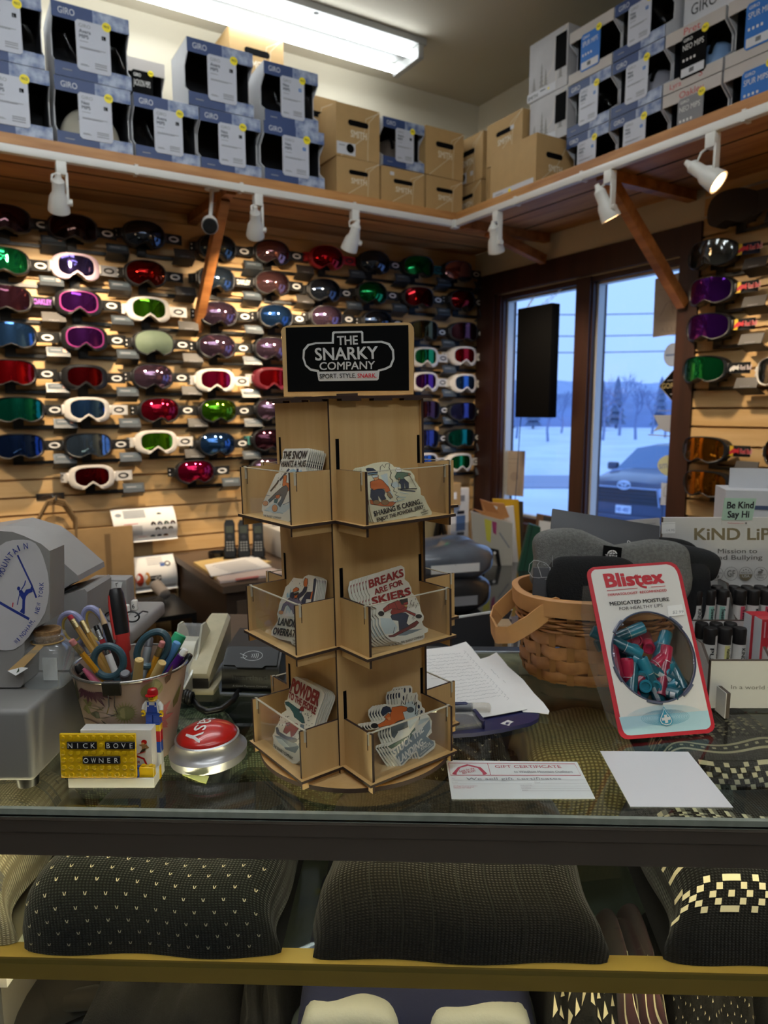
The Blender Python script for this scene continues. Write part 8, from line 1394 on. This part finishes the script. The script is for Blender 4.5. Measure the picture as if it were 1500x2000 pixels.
# bulging paper posters
def poster(label, cs, seed, kind):
    P = [onv(*q,.03) for q in cs]; o = P[0]; u0 = (P[1] - P[0]).length; hh = abs(P[0].z - P[2].z); t = thing('wall_poster', label, 'poster', o,(0,0, AL), 'goggle posters'); S = lambda a, b, off=0: V((a * u0 + .01 * b,-(.018 + .055 * math.sin(b * PI * .8 + .2)) - off - (.02 if b > .99 else 0),-b * hh)); m = MB(); m.grid(lambda a, b: S(a, b),10,20, PAPER); m.build('sheet', t, ang=60); m = MB()
    def q(a0, a1, b0, b1, mat): m.add([S(a0, b0,.001), S(a1, b0,.001), S(a1, b1,.001), S(a0, b1,.001)],[(0,1,2,3)], mat)
    def el(a, b, ra, rb, mat, top=False): n = 16; m.add([S(a + ra * math.cos(x), b + rb * math.sin(x),.0014) for x in [(PI + PI * i / n if top else 2 * PI * i / n) for i in range(n + 1)]],[tuple(range(n + 1))], mat)
    GB_ = PM('poster_grey_blue', '#7d8791',.6)
    if kind == 0:
        for k in range(5): q(.18,.52,.05 + k * .045,.08 + k * .045, GB_)
        el(.10,.16,.05,.05, GB_)
        for k, c in enumerate(('plum', 'blue', 'green', 'crimson')): el(.62 + k * .105,.50,.042,.10, LN[c][0], True); el(.62 + k * .105,.50,.014,.05, PAPER, True)
        for k, c in enumerate(('olive', 'slate', 'black')): el(.68 + k * .105,.66,.042,.09, LN[c][0], True); el(.68 + k * .105,.66,.014,.045, PAPER, True)
        for k, c in enumerate(('slate', 'black', 'orange')): el(.60 + k * .105,.88,.042,.07, LN[c][0], True)
        for k in range(7): q(.26,.44,.50 + k * .045,.512 + k * .045, INK)
        q(.16,.38,.42,.435, REDI); q(.23,.25,.5,.8, INK); q(.36,.5,.84,.85, REDI); el(.74,.2,.04,.05, LN['slate'][0], True)
    else:
        for k in range(4): q(.06,.36,.07 + k * .05,.085 + k * .05, GREYINK); q(.55,.80,.07 + k * .05,.085 + k * .05, GREYINK)
        q(.75,.82,.2,.30, PM('poster_blue', '#3b5ba0',.6)); el(.87,.24,.05,.07, INK); el(.87,.24,.03,.04, PAPER)
        for a, c, r in ((.28, 'fire',.055),(.40, 'fire',.06),(.52, 'orange',.045)): el(a,.62, r,.20, PM('poster_orange_red', '#b8402a',.5) if c == 'fire' else PM('poster_amber', '#c98a3a',.5))
        q(.55,.74,.54,.70, INK); el(.68,.62,.045,.05, LGW); el(.68,.62,.025,.025, INK); q(.02,.98,.86,.985, PM('poster_grey_band', '#8b8b8d',.6))
    m.build('poster_print', t, smooth=False)
poster('curled white goggle lens chart on the slatted wall, the upper poster',((212,995),(334,987),(217,1059),(340,1047)),1,0); poster('curled white poster of red lens goggles, the lower poster',((212,1091),(334,1078),(218,1158),(340,1140)),2,1)
# hang packs by the corner, easel, organiser
def wallpack(label, x0, x1, y0, y1, v, mat, prints, th=.03):
    a, b = onv(x0, y0, v), onv(x1, y1, v); w_ = (V((b.x, b.y,0)) - V((a.x, a.y,0))).length; z0 = b.z; h_ = a.z - b.z; t = thing('hanging_pack', label, 'package', V((a.x, a.y, z0)),(0,0, AL)); m = MB(); m.box(0, w_,0, th,0, h_, mat, None,.002,1); m.box(w_ * .4, w_ * .6, th, v - .002, h_ * .9, h_ * .93, STEEL); m.build('pack', t, smooth=False); m = MB()
    for fx0, fx1, fz0, fz1, c in prints: m.box(w_ * fx0, w_ * fx1,-.001,0, h_ * fz0, h_ * fz1, c)
    m.build('pack_print', t, smooth=False)
wallpack('white hanging pack with a blue picture on the slats by the window',881,915,955,1043,.09, PAPER,[(.35,.75,.45,.52, INK),(.3,.8,.2,.42, PM('pack_picture_blue', '#55719c',.5)),(.2,.4,.1,.15, INK),(.5,.8,.1,.15, INK),(.45,.75,.72,.85, GREYINK)])
wallpack('small brown carton hanging above the white pack by the carousel',872,900,945,987,.13, KRAFT,[(.2,.7,.3,.6, PAPER)],.05)
p = atz(858,1108,.7205); t = thing('easel', 'small black tripod easel on the bench beside the carousel', 'easel',(p.x, p.y,.7205)); m = MB()
for x in (-.045,.055): m.tube([(x,-.03,.0),(.0,0,.22)],.012, BLACK,6)
m.build('front_leg', t); m = MB(); m.tube([(.0,.09,.0),(.0,.0,.22)],.010, BLACK,6); m.build('rear_leg', t)
p = atz(840,1105,.7205); t = thing('paper_roll', 'crumpled tan paper map leaning behind the black easel', 'paper',(p.x - .03, p.y + .08,.7205),(0, R_(12),0)); m = MB(); m.grid(lambda a, b: (.05 * math.cos(a * 5.4 + b) * (1 + .2 * math.sin(b * 9)),.05 * math.sin(a * 5.4 + b), b * .25),24,8, PM('tan_map', '#a9936a',.8)); m.build('sheet', t, ang=180)
YO = 2.93
def upright(name, label, cat, pts, Y, th, mat, extra=(), group=None, tilt=0):
    pl = Pl((0, Y,.9),(1,0,0),(0,0,1)); P = [pl.px(*q) for q in pts]; lo = min(p[1] for p in P) + .9; P = [(a, max(b,.7206 - .9) if b + .9 < .76 else b) for a, b in P]; c = sum(p[0] for p in P) / len(P); zb = min(p[1] for p in P)
    t = thing(name, label, cat,(c, Y,.9 + zb),0, group); m = MB(); m.prism([(a - c, b - zb) for a, b in P],-th,0, mat, FR); m.build('body', t, smooth=False)
    for nm, its in extra:
        m = MB(); art(m, pl,(0,0,1), its,.0008,.0003); m.v = [tuple(FR @ V((a - c, b - zb, z))) for a, b, z in m.v]; m.build(nm, t, smooth=False)
    return t
FOB = PM('frosted_pocket', '#b9b3a6',.4); OGE = PM('orange_envelope', '#c98a52',.7, noise=.12, nscale=15); YFO = PM('yellow_folder', '#d6a51a',.5)
upright('file_pocket', 'frosted file pocket with coloured tabs standing on the bench', 'file',[(920,1000),(1001,1022),(1000,1120),(925,1120)], YO,.05, FOB,[('tab_print',[('p', PM('tab_yellow', '#c9c246',.6),[(946,1013),(960,1017),(958,1060),(950,1055)]),('p', PM('tab_magenta', '#a03a68',.6),[(961,1018),(970,1020),(969,1045),(963,1040)]),('l', GREYINK,[(975,1040),(995,1070)],3)])])
upright('yellow_folder', 'bright yellow folder behind the frosted file pocket', 'folder',[(962,974),(1013,976),(1018,1100),(985,1120),(1000,1000),(965,996)], YO + .09,.012, YFO)
upright('white_folder', 'white papers standing between the yellow folder and file pocket', 'paper',[(985,990),(1003,988),(1012,1120),(985,1120)], YO + .065,.012, PAPER)
upright('dark_folder', 'dark brown folder behind the bright yellow folder', 'folder',[(1013,979),(1022,980),(1022,1085),(1012,1120)], YO + .115,.012, PM('dark_folder', '#3d3226',.6))
t = upright('orange_envelope', 'crumpled orange padded envelope sticking out of the file pocket', 'envelope',[(924,994),(945,1000),(938,975),(960,982),(985,984),(995,1010),(975,1016),(950,1010)], YO + .015,.02, OGE,[('envelope_flap',[('p', PAPER,[(958,985),(972,990),(970,996)]),('p', PM('orange_shade', '#b37440',.7),[(938,976),(962,984),(975,1003),(950,998)])])])
t = upright('book_end', 'black wire bookend holding up the frosted file pocket', 'bookend',[(941,1067),(974,1074),(979,1112),(972,1112),(968,1084),(947,1080),(946,1112),(939,1112)], YO - .03,.004, BLACK,[('white_sticker',[('e', PAPER,966,1080,3,3)])])
upright('green_binder', 'dark green binder leaning on the bench by the basket', 'binder',[(1034,1023),(1056,1030),(1050,1130),(1012,1130)], YO - .1,.03, PM('binder_green', '#1d4a38',.5),[('spine_seam',[('l', BLACK,[(1040,1026),(1020,1128)],1.2)])])
upright('small_clipboard', 'brown clipboard with a steel clip behind the dark green binder', 'clipboard',[(1049,1003),(1097,1012),(1090,1130),(1040,1130)], YO + .02,.008, PM('hardboard', '#7d5a40',.6),[('paper_sheet',[('p', PAPER,[(1053,1016),(1092,1022),(1088,1100),(1048,1100)])]),('steel_clip',[('p', STEEL,[(1062,1008),(1080,1011),(1080,1020),(1061,1017)])])])
upright('white_board', 'pale printed board standing under the window behind the basket', 'board',[(1158,1022),(1289,1012),(1292,1230),(1160,1230)],2.05,.006, PM('pale_board', '#b9b8b6',.6),[('board_print',[('l', GREYINK,[(1175,1028),(1230,1025)],1.5),('l', GREYINK,[(1175,1034),(1240,1031)],1.2),('l', GREYINK,[(1250,1024),(1280,1022)],1.5)])])
# plastic wrapped garments
random.seed(2); WRAP = PM('wrapped_grey_garment', '#5f6672',.35, noise=.35, nscale=9, coat=.7, bump=.4, bscale=25); WR2 = PM('wrapped_dark_garment', '#23252a',.35, coat=.6, bump=.4, bscale=25)
for k,(z, s, mt, lb) in enumerate(((.7206,(.16,.13,.062), WR2, 'dark garment in a clear polybag, under the grey one on the bench'),(.835,(.165,.135,.055), WRAP, 'grey garment in a shiny polybag on the bench behind the carousel'))):
    t = thing('wrapped_garment', lb, 'garment',(.185,2.30, z),(0,0,.3), 'wrapped garments'); ph = [random.random() * 6 for _ in range(4)]; m = MB(); m.grid(lambda a, b: (lambda th, q: (s[0] * math.copysign(abs(math.cos(th)) ** .6, math.cos(th)) * abs(math.cos(q)) ** .4, s[1] * math.copysign(abs(math.sin(th)) ** .6, math.sin(th)) * abs(math.cos(q)) ** .4, s[2] + s[2] * math.copysign(abs(math.sin(q)) ** .7, math.sin(q)) * (1 + .13 * math.sin(th * 3 + ph[0]) + .08 * math.sin(th * 7 + ph[1]) * math.cos(q))))(a * 2 * PI,-PI / 2 + b * PI),40,20, mt); m.build('garment', t, ang=50); m = MB(); m.grid(lambda a, b: (-s[0] * .5 + a * s[0],-s[1] * .97 - .004, s[2] * .55 + b * s[2] * .5),2,2, PAPER if k else GREYINK); m.build('size_label', t, smooth=False)
# table on the staff side of the counter with a laptop, parcels and a carton
t = thing('staff_table', 'plain table on the staff side of the glass counter', 'table', CL(-.1,.60,0),(0,0, CT)); m = MB(); m.box(-.30,1.05,-.04,.36,.87,.89, DKTOP); m.build('table_top', t, smooth=False)
for x in (-.28,1.0):
    for y in (-.02,.31): m = MB(); m.box(x, x + .03, y, y + .03,0,.87, DKB); m.build('leg', t, smooth=False)
LAP = PM('laptop_dark_grey', '#35363a',.4,.3); LEDG = PM('laptop_pale_edge', '#d5d6d6',.3)
lp = Pl((0,1.30,.95),(1,0,0),(0,.12,1)); t = thing('laptop', 'dark grey laptop with a pale edge open behind the handwritten list', 'laptop',(0,0,0)); P = [lp.px(*q) for q in ((812,1218),(1001,1190),(985,1232),(962,1275),(800,1290))]; zb = .8905 - .95; P = P[:3] + [(P[3][0], zb),(P[4][0], zb)]
W = MX.LocRotScale(lp.o, lp.rot().to_quaternion(), None); m = MB(); m.prism(P,-.006,0, LAP, W); m.build('lid', t, smooth=False); L, R = stroke(P[:2],.0035); m = MB(); m.prism(L + R[::-1],-.007,.001, LEDG, W); m.build('lid_edge', t, smooth=False); m = MB(); m.box(P[4][0], P[3][0] + .02,1.301,1.50,.8905,.905, LAP, None,.003); m.build('keyboard_base', t)
for k,(x0, x1, y0, y1, Y, mt, lb) in enumerate(((972,1003,1222,1272,1.26, PM('parcel_tan', '#a58a6a',.7), 'tan parcel on the staff table between the laptop and basket'),(996,1018,1240,1272,1.235, PAPER, 'white parcel on the staff table against the basket side'),(978,1000,1208,1235,1.33, PM('parcel_grey', '#77716c',.7), 'grey wrapped bundle on the tan parcel behind the counter'))):
    pl = Pl((0, Y,.9),(1,0,0),(0,0,1)); a, b = pl.px(x0, y1), pl.px(x1, y0); z0 = .8905 if k < 2 else .89051; t = thing('parcel', lb, 'parcel',((a[0] + b[0]) / 2, Y, z0)); w_ = (b[0] - a[0]) / 2; m = MB(); m.box(-w_, w_,0,.05,0,.9 + b[1] - z0, mt, None,.002,1); m.build('carton', t); m = MB(); m.box(-w_ * .4, w_ * .4,-.0006,0,.004,.9 + b[1] - z0 - .004, KRAFT2 if k != 1 else GREYINK); m.build('packing_tape', t, smooth=False)
t = thing('product_carton', 'white product carton with a hang tab behind the lip balm stand', 'carton',(.755,1.36,.8905),(0,0, R_(-14))); m = MB(); m.box(-.085,.12,0,.10,0,.325, CWHITE); m.build('carton', t, smooth=False); m = MB(); m.box(-.07,.10,.05,.052,.325,.365, CWHITE); m.cyl((.01,.046,.345),(.01,.056,.345),.008, GREYINK, n=12); m.build('hang_tab', t, smooth=False)
m = MB(); m.lathe([(.007,0),(.007,.0005)],14, PM('carton_logo_blue', '#3e4f6e',.5), T3(-.066,-.0004,.292) @ FR); m.box(-.05,-.005,-.0008,-.0002,.288,.296, PM('carton_logo_blue', '#3e4f6e',.5))
for k in range(3): m.box(-.07,.03 - k * .01,-.0008,-.0002,.268 - k * .008,.270 - k * .008, GREYINK)
m.prism([(.03,.19),(.06,.255),(.085,.26),(.10,.22),(.085,.2),(.07,.19)],.0004,.0009, PM('carton_photo_brown', '#4a3430',.6), FR); m.build('carton_print', t, smooth=False)
